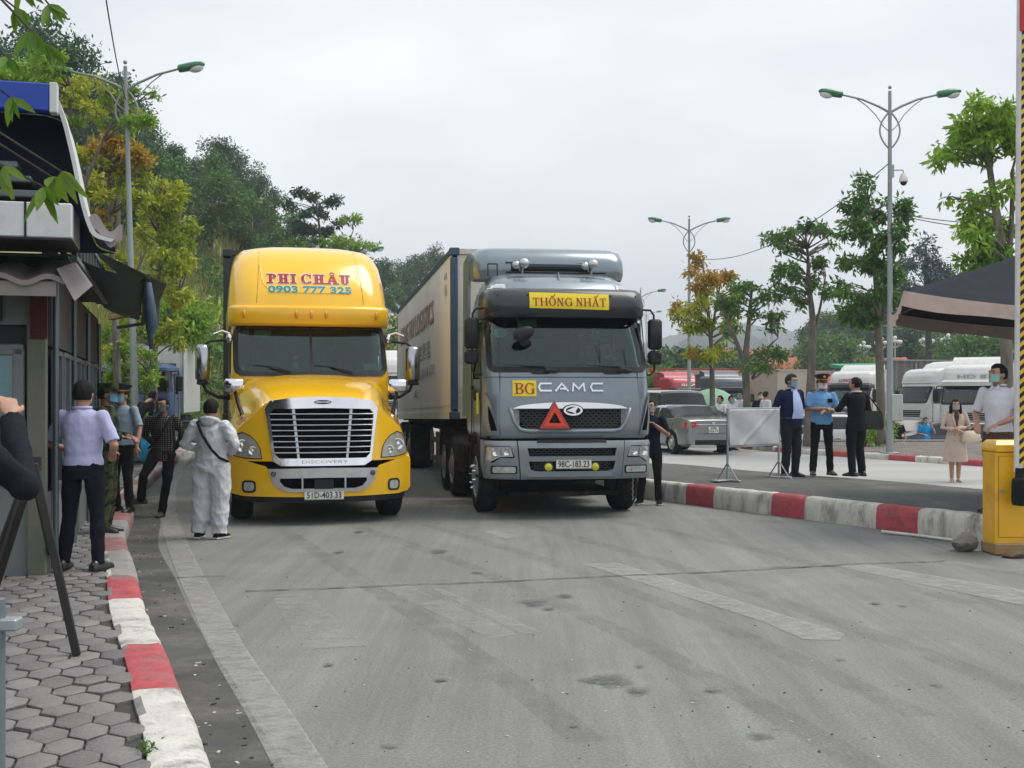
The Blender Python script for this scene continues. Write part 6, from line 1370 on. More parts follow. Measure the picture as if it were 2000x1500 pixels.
# ---- yellow barrier cabinet with raised arm
q0=gnd(1937,1082,0); YB=mat('barrier_yellow',(.80,.42,.005),.35,var=.06,coat=.4,dirt=(.35,.2,.05),dsc=3,damt=.45)
t=thing('barrier_cabinet','yellow barrier gate cabinet with a black rubber weight at the right edge','barrier',Vector((5.455,13.5,0)),R(2))
m=MB(); m.box((0,0,.62),(.44,.36,1.02),0,.02); m.build('cabinet_body',YB,t); m=MB(); m.loft([[(-.225,-.195,1.13),(.225,-.195,1.13),(.225,.195,1.13),(-.225,.195,1.13)],[(-.225,-.195,1.20),(.225,-.195,1.20),(.225,.195,1.20),(-.225,.195,1.20)],[(-.19,-.13,1.25),(.19,-.13,1.25),(.19,.13,1.25),(-.19,.13,1.25)]]); m.build('cabinet_lid',YB,t)
m=MB(); m.box((0,0,.07),(.46,.40,.14),0,.02); m.build('cabinet_base',mat('base_yellow_dirty',(.32,.2,.08),.8,dirt=(.2,.2,.18),dsc=6,damt=.9),t)
m=MB()
for k in range(7): m.box((-.213,-.05,.52+k*.035),(.008,.09,.012),0,.002)
m.build('vent_slot',mat('slot_dark',(.25,.12,.01),.6),t)
m=MB(); m.tube([(-.19,-.181,.2),(-.19,-.181,1.08),(.19,-.181,1.08),(.19,-.181,.2),(-.19,-.181,.2)],.004,4); m.build('door_seam',MT['slot_dark'],t); MB().cyl((-.15,-.19,.7),(-.15,-.178,.7),.02,n=12).build('door_lock',steel,t)
for z in(.35,.9): MB().box((.195,-.184,z),(.02,.012,.09),0,.003).build('hinge',MT['slot_dark'],t)
t=thing('barrier_boom','raised white barrier arm with yellow and black diagonal stripes','barrier arm',Vector((5.44,13.24,0)),R(0)); t.rotation_euler.y=R(.35)
m=MB(); m.box((0,-.02,4.2),(.085,.05,6.6),0,.012); m.build('arm_beam',mat('arm_white',(.62,.62,.60),.5,dirt=(.3,.3,.28),damt=.3),t)
m=MB(); n=47
for k in range(n): 
    z=1.0+k*.1; m.add([(.0,-.047,z),(.052,-.047,z+.045),(.052,-.047,z+.095),(.0,-.047,z+.05),(.0,-.044,z),(.052,-.044,z+.045),(.052,-.044,z+.095),(.0,-.044,z+.05)],[(0,1,2,3),(0,4,5,1),(1,5,6,2),(2,6,7,3),(3,7,4,0)],0)
sb=MB().box((.026,-.0435,3.3),(.052,.006,4.6),0).build('stripe_band',mat('stripe_yellow',(.75,.5,.03),.5),t); m.build('black_stripe',black,sb)
m=MB(); m.box((.0,-.05,5.95),(.05,.012,.6),0,.004); m.build('red_tip',mat('tip_red',(.5,.02,.02),.5),t)
m=MB(); m.lathe([(.05,.86),(.055,.84),(.055,.76),(.085,.74),(.092,.68),(.092,.50),(.08,.46),(.001,.45)],(0.01,-.06,.10),'z',20); m.build('arm_weight',rubber,t)
# umbrella canopy (square market umbrella) at the right
t=thing('market_umbrella','large dark grey market umbrella with a beige valance over the island','umbrella',Vector((6.98,16.15,.34)),R(-15))
t.rotation_euler.y=R(3.5)
cg=mat('canopy_grey',(.030,.034,.042),.95,spec=.1,var=.15,sc=3,bump=.4,bsc=9); cvl=mat('valance_beige',(.52,.40,.35),.85,var=.12,sc=5,bump=.5,bsc=7)
hw_=2.0; ez=2.44; nseg=20; ap=3.45
edge=[]
for s_,(ax,ay,bx,by) in enumerate([(-1,-1,1,-1),(1,-1,1,1),(1,1,-1,1),(-1,1,-1,-1)]):
    for i in range(nseg):
        u=i/nseg; edge.append(Vector((hw_*(ax+(bx-ax)*u),hw_*(ay+(by-ay)*u),ez-.14*(1-(2*u-1)**2)+.08)))
m=MB(); rows=[]
for k in range(9):
    q=1-k/8; rows.append([tuple(Vector((e.x*q,e.y*q,ap+(e.z-ap)*(q**.93)))) for e in edge])
m.loft(rows,cap=False); 
o=m.build('canopy',cg,t,180)
m=MB(); m.loft([[tuple(e*1.0+Vector((0,0,.01))) for e in edge],[tuple(Vector((e.x*(1.006+.006*sin(i*1.9)),e.y*(1.006+.006*sin(i*1.9)),e.z-.17-.015*sin(i*.9)))) for i,e in enumerate(edge)]],cap=False); m.build('valance',cvl,t,180)
m=MB(); m.loft([[tuple(e+Vector((0,0,-.05))) for e in edge],[tuple(Vector((e.x*.97,e.y*.97,e.z-.09))) for e in edge]],cap=False)
m=MB(); m.tube([(0,0,0),(0,0,3.42)],.03,10); m.build('pole',steel,t)
for k in range(8):
    a=pi/4*k; e=Vector((hw_*max(-1,min(1,1.42*cos(a))),hw_*max(-1,min(1,1.42*sin(a))),ez+.0)); MB().tube([(0,0,3.40),tuple(e)],.012,5).build('rib',steel,t)
MB().box((0,0,.05),(.6,.6,.1),0,.02).build('umbrella_base',kc,t)
# rock, bricks, pipe by the barrier
def rock(name,label,c,r,seed,m_,cat='rock'):
    rn=random.Random(seed); mb=MB(); mb.ball((0,0,0),1,14,9); P=[]
    pl=[(Vector((rn.gauss(0,1),rn.gauss(0,1),rn.gauss(0,.7))).normalized(),rn.uniform(.6,.9)) for _ in range(14)]
    for v in mb.v:
        v=Vector(v)
        for n,d in pl:
            k=v.dot(n)
            if k>d: v-=n*(k-d)
        P.append((v.x*r[0],v.y*r[1],v.z*r[2]))
    mb.v=P; o=mb.build(name,m_,ang=20); o.location=c; return tag(o,label,cat)
rm=mat('rock_grey',(.16,.155,.14),.9,var=.35,sc=5,bump=.8,bsc=14)
rock('rock','grey rock against the foot of the yellow barrier cabinet',gnd(1886,1078)+Vector((0,.05,.09)),(.17,.16,.13),4,rm); rock('paver_block','brown broken paver in front of the yellow barrier cabinet',gnd(1980,1090)+Vector((0,0,.03)),(.15,.12,.05),6,mat('brick_brown',(.12,.08,.055),.9),'block')
rock('rock','small stone on the footpath left of the plaid-shirted man',gnd(236,917,.16)+Vector((0,0,.06)),(.18,.14,.09),9,rm)
pm=MB().tube([gnd(1722,1043)+Vector((0,0,.03)),gnd(1790,1049)+Vector((0,0,.02)),gnd(1862,1060)+Vector((0,0,.03))],.02,8).build('plastic_pipe',mat('pipe_white',(.55,.55,.5),.5),ang=60); tag(pm,'thin white pipe lying along the foot of the red and white kerb','pipe')
# near galvanised post on the left and trestle barricade
t=thing('guard_post','blue-grey metal post with a bracket at the lower left edge','post',Vector((-.835,1.98,0))); m=MB(); m.tube([(0,0,0),(0,0,1.42)],.018,12); m.build('post_tube',mat('post_bluegrey',(.16,.21,.23),.45,.3,dirt=(.1,.1,.1),dsc=8),t); m=MB(); m.box((.012,0,1.38),(.06,.03,.02),0,.003); m.box((0,0,1.12),(.045,.045,.03),0,.003); m.build('bracket',steel,t)
t=thing('trestle','black wooden trestle barricade beside the booth corner','barricade',(0,0,0)); wb=mat('trestle_black',(.018,.018,.018),.7,dirt=(.06,.05,.04))
A=at(62,905,8.6); B=at(66,905,7.4)
def beam(m,a,b,w): 
    d=Vector(b)-Vector(a); m.box((Vector(a)+Vector(b))/2,(w,w,d.length),0,.006,rot=d.to_track_quat('Z','Y').to_matrix())
for ap_,f1,f2 in((A,gnd(6,1120,.162)+Vector((0,-.3,0)),gnd(104,1105,.162)),(B,gnd(-40,1240,.162),gnd(150,1280,.162))):
    for f in(f1,f2): m=MB(); beam(m,ap_,f,.05); m.build('leg',wb,t)
m=MB(); beam(m,A,B,.09); m.build('top_rail',wb,t)
# green bins far left
for i,(px,d) in enumerate(((372,41),(388,41.6))):
    t=thing('wheelie_bin',['green bin in front of the dirt slope, left one of two','green bin in front of the dirt slope, right one of two'][i],'bin',Vector(((px-1000)/F*d,d,0)),group='green bins'); gb=mat('bin_green',(.03,.07,.03),.6); m=MB(); m.loft([[(-.22*k,-.2*k,z),(.22*k,-.2*k,z),(.22*k,.2*k,z),(-.22*k,.2*k,z)] for z,k in((.08,.85),(.8,1.1))]); m.build('bin_body',gb,t); m=MB(); m.box((0,0,.83),(.54,.5,.06),0,.02); m.build('lid',gb,t); MB().cyl((-.25,.15,.08),(.25,.15,.08),.08).build('wheel',rubber,t)
# ================================================================ GATE BOOTH (left)
A0=R(15.5); O=Vector((-4.13,10.9,.16))       # near corner of the booth; +y local runs along its road side, +x local towards the road
t=thing('gate_booth','grey panelled gate booth with glass side, white fascia and curved navy roof','building',O,A0)
wp=mat('booth_panel',(.15,.165,.165),.55,var=.08,sc=3,dirt=(.12,.13,.12),dsc=2,damt=.5); wd=mat('booth_dark',(.03,.035,.038),.7,var=.2); fr=mat('booth_frame',(.12,.145,.15),.4,.4); fas=mat('fascia_white',(.60,.61,.60),.5,var=.05,sc=4,dirt=(.4,.4,.38),dsc=5,damt=.4)
navy=mat('roof_navy',(.006,.010,.045),.65,var=.2,sc=3); bluf=mat('fascia_blue',(.005,.045,.36),.4,var=.08); olive=mat('pillar_olive',(.11,.115,.085),.7,var=.2); teal_g=mat('window_teal',(.01,.14,.17),.08,var=.2,sc=2,coat=1); glz=mat('dark_glazing',(.03,.045,.045),.06,var=.3,sc=3,coat=1)
Lb=7.2
m=MB(); m.box((-2.2,Lb/2,1.35),(4.3,Lb-.1,2.7)); m.build('wall_core',wd,t)
m=MB(); m.box((-2.2,-.03,.42),(4.4,.06,.84)); m.box((.0,Lb/2,.36),(.06,Lb,.72)); m.box((-2.2,-.03,2.45),(4.4,.05,.5)); m.build('wall_panel',wp,t)
m=MB(); m.box((-.07,-.05,1.35),(.16,.16,2.7),0,.01); m.build('corner_pillar',olive,t)
# front window
m=MB(); 
for x in(-.22,-1.3): m.box((x,-.075,1.42),(.10,.07,1.15),0,.01)
for z in(.86,1.98): m.box((-.76,-.075,z),(1.16,.07,.10),0,.01)
o=m.build('window_frame',wp,t); m=MB(); m.box((-.76,-.06,1.42),(1.0,.02,1.05)); m.build('pane',teal_g,o)
m=MB(); m.box((-.38,-.08,2.4),(.05,.07,.34),0,.01); m.build('wall_light',black,t)
# road side: sliding glass doors
for k in range(9):
    y=.25+k*.76; m=MB()
    for yy in(0,.70): m.box((.04+.015*(k%2),y+yy,1.35),(.05,.05,1.25),0,.006)
    for zz in(.74,1.97): m.box((.04+.015*(k%2),y+.35,zz),(.05,.66,.05),0,.006)
    o=m.build('window_frame',fr,t); MB().box((.03+.015*(k%2),y+.35,1.35),(.012,.64,1.2)).build('pane',glz,o)
m=MB(); m.box((.02,Lb/2,2.35),(.05,Lb,.65)); m.build('upper_panel',wd,t)
for y in(.1,2.3,4.6,7.0): MB().tube([(.07,y,.0),(.07,y,2.6)],.025,8).build('downpipe',fr,t)
rdc=MB().box((-.05,-.14,2.30),(.14,.02,.45)).build('red_curtain',mat('curtain_maroon',(.06,.010,.016),.9,bump=.5),t)
# fascia box overhanging
m=MB(); m.box((-1.3,-.72,2.98),(3.2,.9,.28),0,.01); m.build('fascia_box',fas,t); 
m=MB(); m.box((-.05,-1.172,2.98),(.018,.01,.28)); m.box((-1.3,-.72,2.83),(3.2,.9,.012)); m.build('panel_joint',black,t)
m=MB()
for k,z in enumerate((3.15,3.27,3.39)): m.box((-1.45-.05*k,-.70+.04*k,z+.04),(3.1-.12*k,.9,.055),0,.01)
m.build('louvre',fr,t)
# side ladder-like fascia running back
m=MB()
for z in(2.72,3.06): m.box((.25,2.4,z+.06),(.06,5.4,.05),0,.006)
for k in range(12): m.box((.25,-.2+k*.48,2.95),(.045,.05,.30))
m.build('side_lattice',fr,t)
m=MB(); m.box((-.45,2.4,2.79),(1.3,5.4,.03)); m.box((-.9,2.4,2.95),(.03,5.4,.35)); m.build('soffit',wd,t)
# curved roof: quarter barrel, navy inside with pale edge
prof=[(-3.0,4.02),(-.4,4.02),(.10,3.99),(.20,3.86),(.28,3.55),(.35,3.2),(.41,2.98),(.47,2.88),(.60,2.84)]
sp=smooth(prof,5)
def barrel(off,y0,y1): return [[(p.x+off*.8,y0,p.y+off) for p in sp],[(p.x+off*.8,y1,p.y+off) for p in sp]]
m=MB(); m.loft(barrel(0,-1.05,-.25),closed=False,cap=False); m.build('roof_underside',navy,t,180)
m=MB(); m.loft(barrel(.025,-1.05,-.25),closed=False,cap=False); a=[(p.x+.022,-1.06,p.y+.02) for p in sp]; b=[(p.x-.004,-1.06,p.y-.008) for p in sp]; m.loft([a,b],closed=False,cap=False); m.build('roof_sheet',fas,t,180)
m=MB(); m.box((-1.72,-1.12,3.96),(3.7,.12,.22),0,.01); m.build('blue_fascia',bluf,t); MB().box((.16,-1.115,3.96),(.06,.13,.24),0,.006).build('fascia_end',fas,t)
m=MB(); m.prism([(-3,2.8)]+[(p.x-.01,p.y-.01) for p in sp],-.26,-.22,'y'); m.build('roof_backing',navy,t)
m=MB(); m.box((-1.15,-.6,3.6),(.16,.16,.75),0,.01); m.build('roof_post',fr,t)
cor=mat('corrugated_rose',(.30,.265,.26),.7,var=.1,dirt=(.2,.18,.17),damt=.5)
m=MB(); xs=np.linspace(.42,.68,26); m.loft([[(x,y,3.04-.40*(x-.42)+.05*sin((x-.42)*30)) for x in xs] for y in(-1.0,-.3)],closed=False,cap=False); m.loft([[(x,-1.0,3.04-.40*(x-.42)+.05*sin((x-.42)*30)) for x in xs],[(x,-1.0,2.95-.40*(x-.42)+.05*sin((x-.42)*30)-.04) for x in xs]],closed=False,cap=False); m.build('corrugated_edge',cor,t,180)
m=MB(); xs=np.linspace(-2.6,.22,60); m.loft([[(x,y,2.62-(y+.55)*-.22+.03*sin(x*17)) for x in xs] for y in(-.85,.0)],closed=False,cap=False); m.loft([[(x,-.85,2.62-.066+.03*sin(x*17)) for x in xs],[(x,-.86,2.575-.066+.03*sin(x*17)) for x in xs]],closed=False,cap=False); m.box((-1.2,-.80,2.46),(2.7,.03,.12)); m.loft([[(.16,-.9,2.62),(.30,-.9,2.36),(.30,-.86,2.36),(.16,-.86,2.62)],[(.26,-.2,2.75),(.40,-.2,2.55),(.40,-.16,2.55),(.26,-.16,2.75)]]); m.build('lean_to_roof',cor,t,60)
# awning along the road side
aw=thing('awning','dark green canvas awning on folding arms along the booth','awning',(0,0,0))
gc=mat('awning_green',(.012,.036,.040),.55,var=.3,sc=2,bump=.8,bsc=6,stretch=(.4,3,3)); gc2=mat('awning_back',(.16,.19,.18),.75,var=.1,sc=2)
p1,p2,p3,p4=at(100,478,10.9),at(288,537,13.2),at(272,625,19.5),at(205,600,17.5)
m=MB(); n=10; rows=[]
for i in range(n+1):
    u=i/n; a=p1.lerp(p4,u); b=p2.lerp(p3,u); rows.append([tuple(a.lerp(b,v)+Vector((0,0,-.10*sin(pi*v)*(1-u*.5)+.02*sin(18*u+4*v)))) for v in np.linspace(0,1,8)])
m.loft(rows,closed=False,cap=False); m.build('canvas',gc,aw,180)
q1,q2,q3=at(165,478,14),at(326,556,15.6),at(306,602,19.5); m=MB(); m.add([q1,q2,q3,at(225,520,20)],[(0,1,2,3)]); m.build('rear_canvas',gc2,aw,180)
m=MB()
for a,b in(((185,582,16.4),(286,545,13.4)),((205,598,17.2),(278,588,16.5)),((218,622,18.6),(275,612,18.2)),((228,640,19.3),(279,632,19.4))): beam(m,at(*a),at(*b),.05)
beam(m,at(288,540,13.2),at(279,632,19.4),.06); beam(m,at(92,492,11.0),at(195,588,16.8),.09); m.build('folding_arm',wd,aw)
m=MB(); 
for k in range(1): beam(m,at(213,620,18.4),at(272,610,18.2),.07)
m.build('light_tube',mat('tube_ochre',(.35,.25,.10),.6),aw)
m=MB(); m.tube([at(290,552,13.2),at(293,600,13.2),at(297,640,13.2),at(294,655,13.2),at(296,682,13.2)],[.03,.06,.065,.03,.022],10); fz=m.build('rolled_blind',mat('blind_navy',(.04,.07,.11),.7,bump=.5,bsc=9,var=.3),aw,180)
# footpath hose at the foot of the booth
tag(MB().tube([gnd(12,1112,.17),gnd(55,1106,.17),gnd(90,1112,.17),gnd(120,1120,.17)],.012,8).build('hose',mat('hose_grey',(.3,.32,.31),.6),ang=180),'thin grey hose on the pavers at the foot of the booth','hose')
# ================================================================ TREES
def ordn(k): return str(k)+('th' if 10<=k%100<=20 else {1:'st',2:'nd',3:'rd'}.get(k%10,'th'))
ORD=['leftmost','second','third','fourth','fifth','sixth','seventh','eighth','ninth','tenth']
bark=mat('bark_grey',(.14,.125,.10),.9,var=.3,sc=8,bump=.8,bsc=22,stretch=(1,1,.3),dirt=(.24,.23,.19),dsc=4,damt=.6); bark_d=mat('bark_dark',(.06,.052,.042),.9,var=.3,sc=8,bump=.8,bsc=22,stretch=(1,1,.3)); bark_e=mat('bark_pale',(.23,.21,.17),.85,var=.3,sc=5,stretch=(1,1,.2))
G={'fresh':leafmat('leaf_fresh',[(.07,.16,.015),(.19,.36,.025),(.36,.52,.06)]),
'mid':leafmat('leaf_mid',[(.03,.095,.02),(.08,.19,.035),(.17,.30,.06)]),
'deep':leafmat('leaf_deep',[(.014,.048,.018),(.03,.085,.03),(.07,.15,.05)]),
'euc':leafmat('leaf_bluish',[(.022,.06,.028),(.05,.11,.048),(.10,.18,.075)]),
'conif':leafmat('needle_blue',[(.010,.040,.036),(.02,.065,.058),(.035,.10,.085)],.1),
'autumn':leafmat('leaf_autumn',[(.20,.21,.015),(.46,.32,.02),(.62,.33,.03)]),
'yellowg':leafmat('leaf_yellow_green',[(.16,.23,.016),(.38,.45,.03),(.58,.56,.05)]),
'orange':leafmat('leaf_orange',[(.22,.20,.02),(.42,.27,.03),(.55,.24,.05)])}
def foliage(name,clumps,n,size,m,parent=None,droop=.35,seed=1,per=9,wid=.34,flat=0.,loc=None,spread=1.6):
    r=np.random.RandomState(seed); Cc=np.array([list(c) for c,_ in clumps]); Rr=np.array([list(q) if hasattr(q,'__len__') else [q]*3 for _,q in clumps])
    wt=(Rr.prod(1))**(.72); wt/=wt.sum(); nt=max(1,n//per); ci=r.choice(len(clumps),nt,p=wt)
    d=r.normal(size=(nt,3)); d/=np.linalg.norm(d,axis=1)[:,None]; rad=(.35+.65*r.rand(nt)**.55)[:,None]; tw=Cc[ci]+d*Rr[ci]*rad
    P=np.repeat(tw,per,0); D=np.repeat(d,per,0); k=len(P)
    P=P+r.normal(size=(k,3))*size*spread*.55
    L_=D*.55+r.normal(size=(k,3))*.65; L_[:,2]-=droop; L_/=np.linalg.norm(L_,axis=1)[:,None]
    Wd=np.cross(L_,r.normal(size=(k,3))*(1-flat)+np.array([0,0,1])*flat*2); Wd/=np.linalg.norm(Wd,axis=1)[:,None]+1e-9
    s=(size*(.65+.7*r.rand(k)))[:,None]; a=P; b=P+L_*s*.45+Wd*s*wid*.5; c=P+L_*s; e=P+L_*s*.45-Wd*s*wid*.5
    Vv=np.stack([a,b,c,e],1).reshape(-1,3); me=bpy.data.meshes.new(name); me.vertices.add(k*4); me.vertices.foreach_set('co',Vv.ravel()); me.loops.add(k*4); me.loops.foreach_set('vertex_index',np.arange(k*4)); me.polygons.add(k); me.polygons.foreach_set('loop_start',np.arange(0,k*4,4)); me.polygons.foreach_set('loop_total',np.full(k,4)); me.update(); me.materials.append(m)
    o=bpy.data.objects.new(name,me); C.objects.link(o)
    if parent: o.parent=parent
    if loc is not None: o.location=loc
    return o
def limb(m,a,b,r0,r1,rn,bend=.12,n=5,mi=0):
    a=Vector(a);b=Vector(b); L_=(b-a).length; off=Vector((rn.gauss(0,1),rn.gauss(0,1),rn.gauss(0,.5)))*L_*bend; pts=[a.lerp(b,t)+off*sin(pi*t)+Vector((0,0,L_*.08*sin(pi*t))) for t in np.linspace(0,1,n)]; m.tube(pts,list(np.linspace(r0,r1,n)),7,mi); return pts
def tree(label,trunks,clumps,n,size,leaf,bk=None,seed=1,name='tree',group=None,loc=(0,0,0),twigs=5,lr=.09,**kw):
    """trunks: lists of (point, radius); clumps: (centre, radii)"""
    rn=random.Random(seed); r=thing(name,label,'tree',loc,0,group); m=MB(); tp=[]
    for tr in trunks:
        pts=smooth3([p for p,_ in tr]); rr=np.interp(np.linspace(0,1,len(pts)),np.linspace(0,1,len(tr)),[q for _,q in tr]); m.tube(pts,list(rr),9); tp+=list(zip(pts,rr))
    for c,q in clumps:
        c=Vector(c); q3=Vector(q) if hasattr(q,'__len__') else Vector((q,)*3); cand=[(p,w) for p,w in tp if p.z<c.z+.1*q3.z] or tp; p,w=min(cand,key=lambda t:(t[0]-c).length+.9*max(0,t[0].z-c.z+.4*abs((t[0]-c).xy.length)))
        pts=limb(m,p,c,min(w*.7,lr),min(.022,lr*.35),rn)
        for k in range(twigs):
            d=Vector((rn.gauss(0,1),rn.gauss(0,1),rn.gauss(.3,.8))).normalized(); e=c+Vector((d.x*q3.x,d.y*q3.y,d.z*q3.z))*rn.uniform(.75,1.08); limb(m,pts[rn.randint(2,4)],e,.022,.006,rn,.1,4)
    m.build('trunk',bk or bark,r,180)
    lf=leaf if isinstance(leaf,(list,tuple)) else [leaf]
    if len(lf)==1: foliage('crown',clumps,n,size,G[lf[0]],r,seed=seed,**kw)
    else:
        for i,l in enumerate(lf):
            cl=[c for j,c in enumerate(clumps) if l==(c_lf[j] if (c_lf:=CLF) else lf[0])]
            if cl: foliage('crown',cl,int(n*len(cl)/len(clumps)),size,G[l],r,seed=seed+i,**kw)
    return r
CLF=[]
def smooth3(pts,k=4):
    o=[]; n=len(pts); P=[Vector(p) for p in pts]
    for i in range(n-1):
        p0,p1,p2,p3=[P[max(0,min(n-1,j))] for j in(i-1,i,i+1,i+2)]
        for t in range(k): t/=k; o.append(.5*((2*p1)+(p2-p0)*t+(2*p0-5*p1+4*p2-p3)*t*t+(3*p1-p0-3*p2+p3)*t**3))
    return o+[P[-1]]
def ptree(label,d,base,trunks,clumps,n,size,leaf,seed=1,bz=None,dj=.8,dens=.5,**kw):
    """laid out from measured positions at distance d; depth of clumps varied"""
    rn=random.Random(seed); p=lambda x,y,dd=0: at(x,y,d+dd)
    tr=[[(p(x,y,0 if i==0 else rn.uniform(-.15,.15)),w*.75) for i,(x,y,w) in enumerate(t)] for t in trunks]
    cl=[(p(c[0],c[1],rn.uniform(-dj,dj)),(c[2]*.9/F*d,max(c[2],c[3])/F*d*.9,c[3]*.8/F*d)) for c in clumps]; kw.setdefault('spread',.8)
    leafl=CLF if CLF else None; c2=[]; lf2=[]
    for j,(c,q) in enumerate(cl):
        for k in range(4):
            dx=Vector((rn.uniform(-1,1)*q[0],rn.uniform(-1,1)*q[1],rn.uniform(-1,1)*q[2])); f=rn.uniform(.34,.56); c2.append((c+dx*1.05,(q[0]*f,q[1]*f,q[2]*f*.7)))
            if leafl: lf2.append(leafl[j])
    cl=c2; n=int(n*dens*1.9); size*=.70; sv=list(CLF)
    if leafl: CLF[:]=lf2
    kw.setdefault('twigs',2); kw.setdefault('lr',.03*max(1,d/60))
    r_=tree(label,tr,cl,n,size,leaf,seed=seed,**kw); CLF[:]=sv; return r_
    return tree(label,tr,cl,n,size,leaf,seed=seed,**kw)
# right: trees on the plaza
CLF=[]
ptree('tall thin tree with bright fresh leaves in tiers, at the far right behind the umbrella',25,None,[[(1968,905,.20),(1966,700,.16),(1958,500,.13),(1940,380,.10),(1928,290,.06)],[(1962,600,.09),(1975,450,.07),(1978,330,.05)]],
 [(1915,235,52,34),(1880,262,40,28),(1950,262,38,30),(1905,290,50,28),(1862,300,30,22),(1972,280,22,38),(1895,392,48,22),(1945,375,32,22),(1985,370,24,26),(1895,465,30,18),(1955,455,44,26),(1905,495,42,24),(1965,500,36,30),(1930,520,50,22)],6200,.25,'fresh',3,wid=.36,droop=.6)
ptree('dark leafy tree just left of the tall street lamp',34,None,[[(1722,868,.17),(1718,700,.15),(1712,560,.11),(1700,440,.07),(1690,370,.03)],[(1716,640,.08),(1738,560,.06),(1745,480,.03)]],
 [(1690,370,14,24),(1668,405,30,20),(1705,412,36,22),(1745,420,24,26),(1660,450,26,20),(1718,455,38,24),(1690,490,22,18),(1745,485,26,18),(1650,520,30,20),(1690,525,36,26),(1735,530,30,26),(1668,560,40,20),(1715,585,34,22),(1740,590,22,30),(1690,620,44,20)],6400,.27,'mid',5,wid=.36,droop=.5)
ptree('slender pale-trunked tree with sparse bare upper twigs between two denser trees',36,None,[[(1577,872,.19),(1583,760,.17),(1588,640,.13),(1580,560,.10),(1578,500,.06),(1572,450,.03)],[(1586,660,.07),(1602,600,.05),(1612,540,.03)]],
 [(1515,462,18,9),(1545,455,22,9),(1585,445,26,12),(1608,452,16,10),(1525,482,14,10),(1560,478,14,10),(1622,480,14,8),(1545,530,26,12),(1530,560,20,10),(1575,550,30,14),(1605,520,18,12),(1560,590,22,8),(1610,565,24,10),(1520,575,14,14)],2300,.27,'mid',7,twigs=3,wid=.36,droop=.6)
CLF=['orange','orange','orange','yellowg','yellowg','yellowg','orange','yellowg','yellowg','yellowg','yellowg','orange','yellowg','yellowg']
ptree('small tree with orange and yellow-green leaves at the street lamp',41,None,[[(1392,858,.14),(1391,740,.12),(1388,660,.09),(1378,560,.06),(1372,510,.03)],[(1389,660,.06),(1400,590,.05),(1410,540,.03)]],
 [(1368,505,14,16),(1372,545,28,22),(1412,545,26,18),(1400,580,32,20),(1365,590,26,22),(1345,620,26,22),(1330,600,14,12),(1410,620,30,22),(1375,640,34,20),(1420,580,20,20),(1370,690,22,12),(1352,680,12,12),(1400,690,30,16),(1430,640,14,22)],5600,.24,['orange','yellowg'],9,wid=.36,droop=.4)
ptree('forked tree with sparse green leaves on twisting limbs behind the sign board',38,None,[[(1463,872,.18),(1458,760,.16),(1456,705,.15),(1462,640,.10),(1466,590,.07),(1470,560,.03)],[(1457,715,.12),(1435,660,.09),(1410,600,.07),(1398,570,.03)],[(1470,740,.07),(1490,690,.05),(1520,660,.02)]],
 [(1450,565,22,10),(1475,560,20,10),(1498,578,22,10),(1505,615,20,8),(1440,590,18,10),(1458,612,24,10),(1515,625,16,8),(1425,640,22,12),(1500,640,14,8),(1480,690,18,10),(1510,692,26,10),(1478,715,26,9),(1410,590,18,10)],2400,.25,'mid',11,twigs=3,wid=.36,droop=.5)
CLF=[]
# conifer-like dark tree and dark crowd of trees behind
ptree('dark blue-green pine standing above the umbrella at the right',105,None,[[(1815,720,.4),(1812,600,.35),(1808,480,.12)]],[(1808,478,20,16),(1785,505,30,16),(1830,505,30,16),(1800,535,44,22),(1850,530,28,20),(1775,560,28,22),(1815,570,60,26),(1865,560,30,26),(1790,600,46,24),(1850,600,50,24)],6500,.6,'conif',13,bk=bark_d,wid=.28,per=12)
# hill woods : individual eucalyptus-like trees, four prototypes then copies
def proto(label,H,leaf,seed,n=5200,size=.30,wide=.26,low=.4,bk=bark_e,name='woodland_tree'):
    rn=random.Random(seed); cl=[]
    for i in range(15):
        t=rn.uniform(low,1); a=rn.uniform(0,6.28); rr=H*wide*(1.05-abs(t-.62)*1.5)*rn.uniform(.25,1)
        q=H*rn.uniform(.075,.125); cl.append((Vector((rr*cos(a),rr*sin(a),t*H-.3)),(q*1.25,q*1.25,q*.8)))
    cl.append((Vector((rn.uniform(-.3,.3),0,H*.99)),(H*.08,H*.08,H*.07)))
    tr=[[(Vector((0,0,-.6)),H*.019),(Vector((rn.uniform(-.2,.2),rn.uniform(-.2,.2),H*.5)),H*.013),(Vector((rn.uniform(-.5,.5),0,H*.93)),H*.004)]]
    return tree(label,tr,cl,n,size,leaf,bk=bk,seed=seed,twigs=2,name=name,wid=.5,per=10)
WL='evergreen trees on the left hillside'
pr=[proto('dark evergreen tree on the left hillside',11,'euc',21),proto('dark evergreen tree on the left hillside',9,'euc',22,wide=.34),proto('dark evergreen tree on the left hillside',12,'deep',23),proto('dark evergreen tree on the left hillside',8,'mid',24,wide=.36,low=.25)]
for o in pr: index(o)
used=[0]*4
def put(i,x,y,s,label,group,z=None,rz=None,rn=random):
    o=pr[i] if not used[i] else copy_tree(pr[i]); used[i]=1; s*=1
    place(o,(x,y,(hill_z(x,y) if z is None else z)),rn.uniform(0,6.28) if rz is None else rz,label,group,(s,s,s*rn.uniform(.9,1.1))); return o
rn=random.Random(31); random.seed(31)
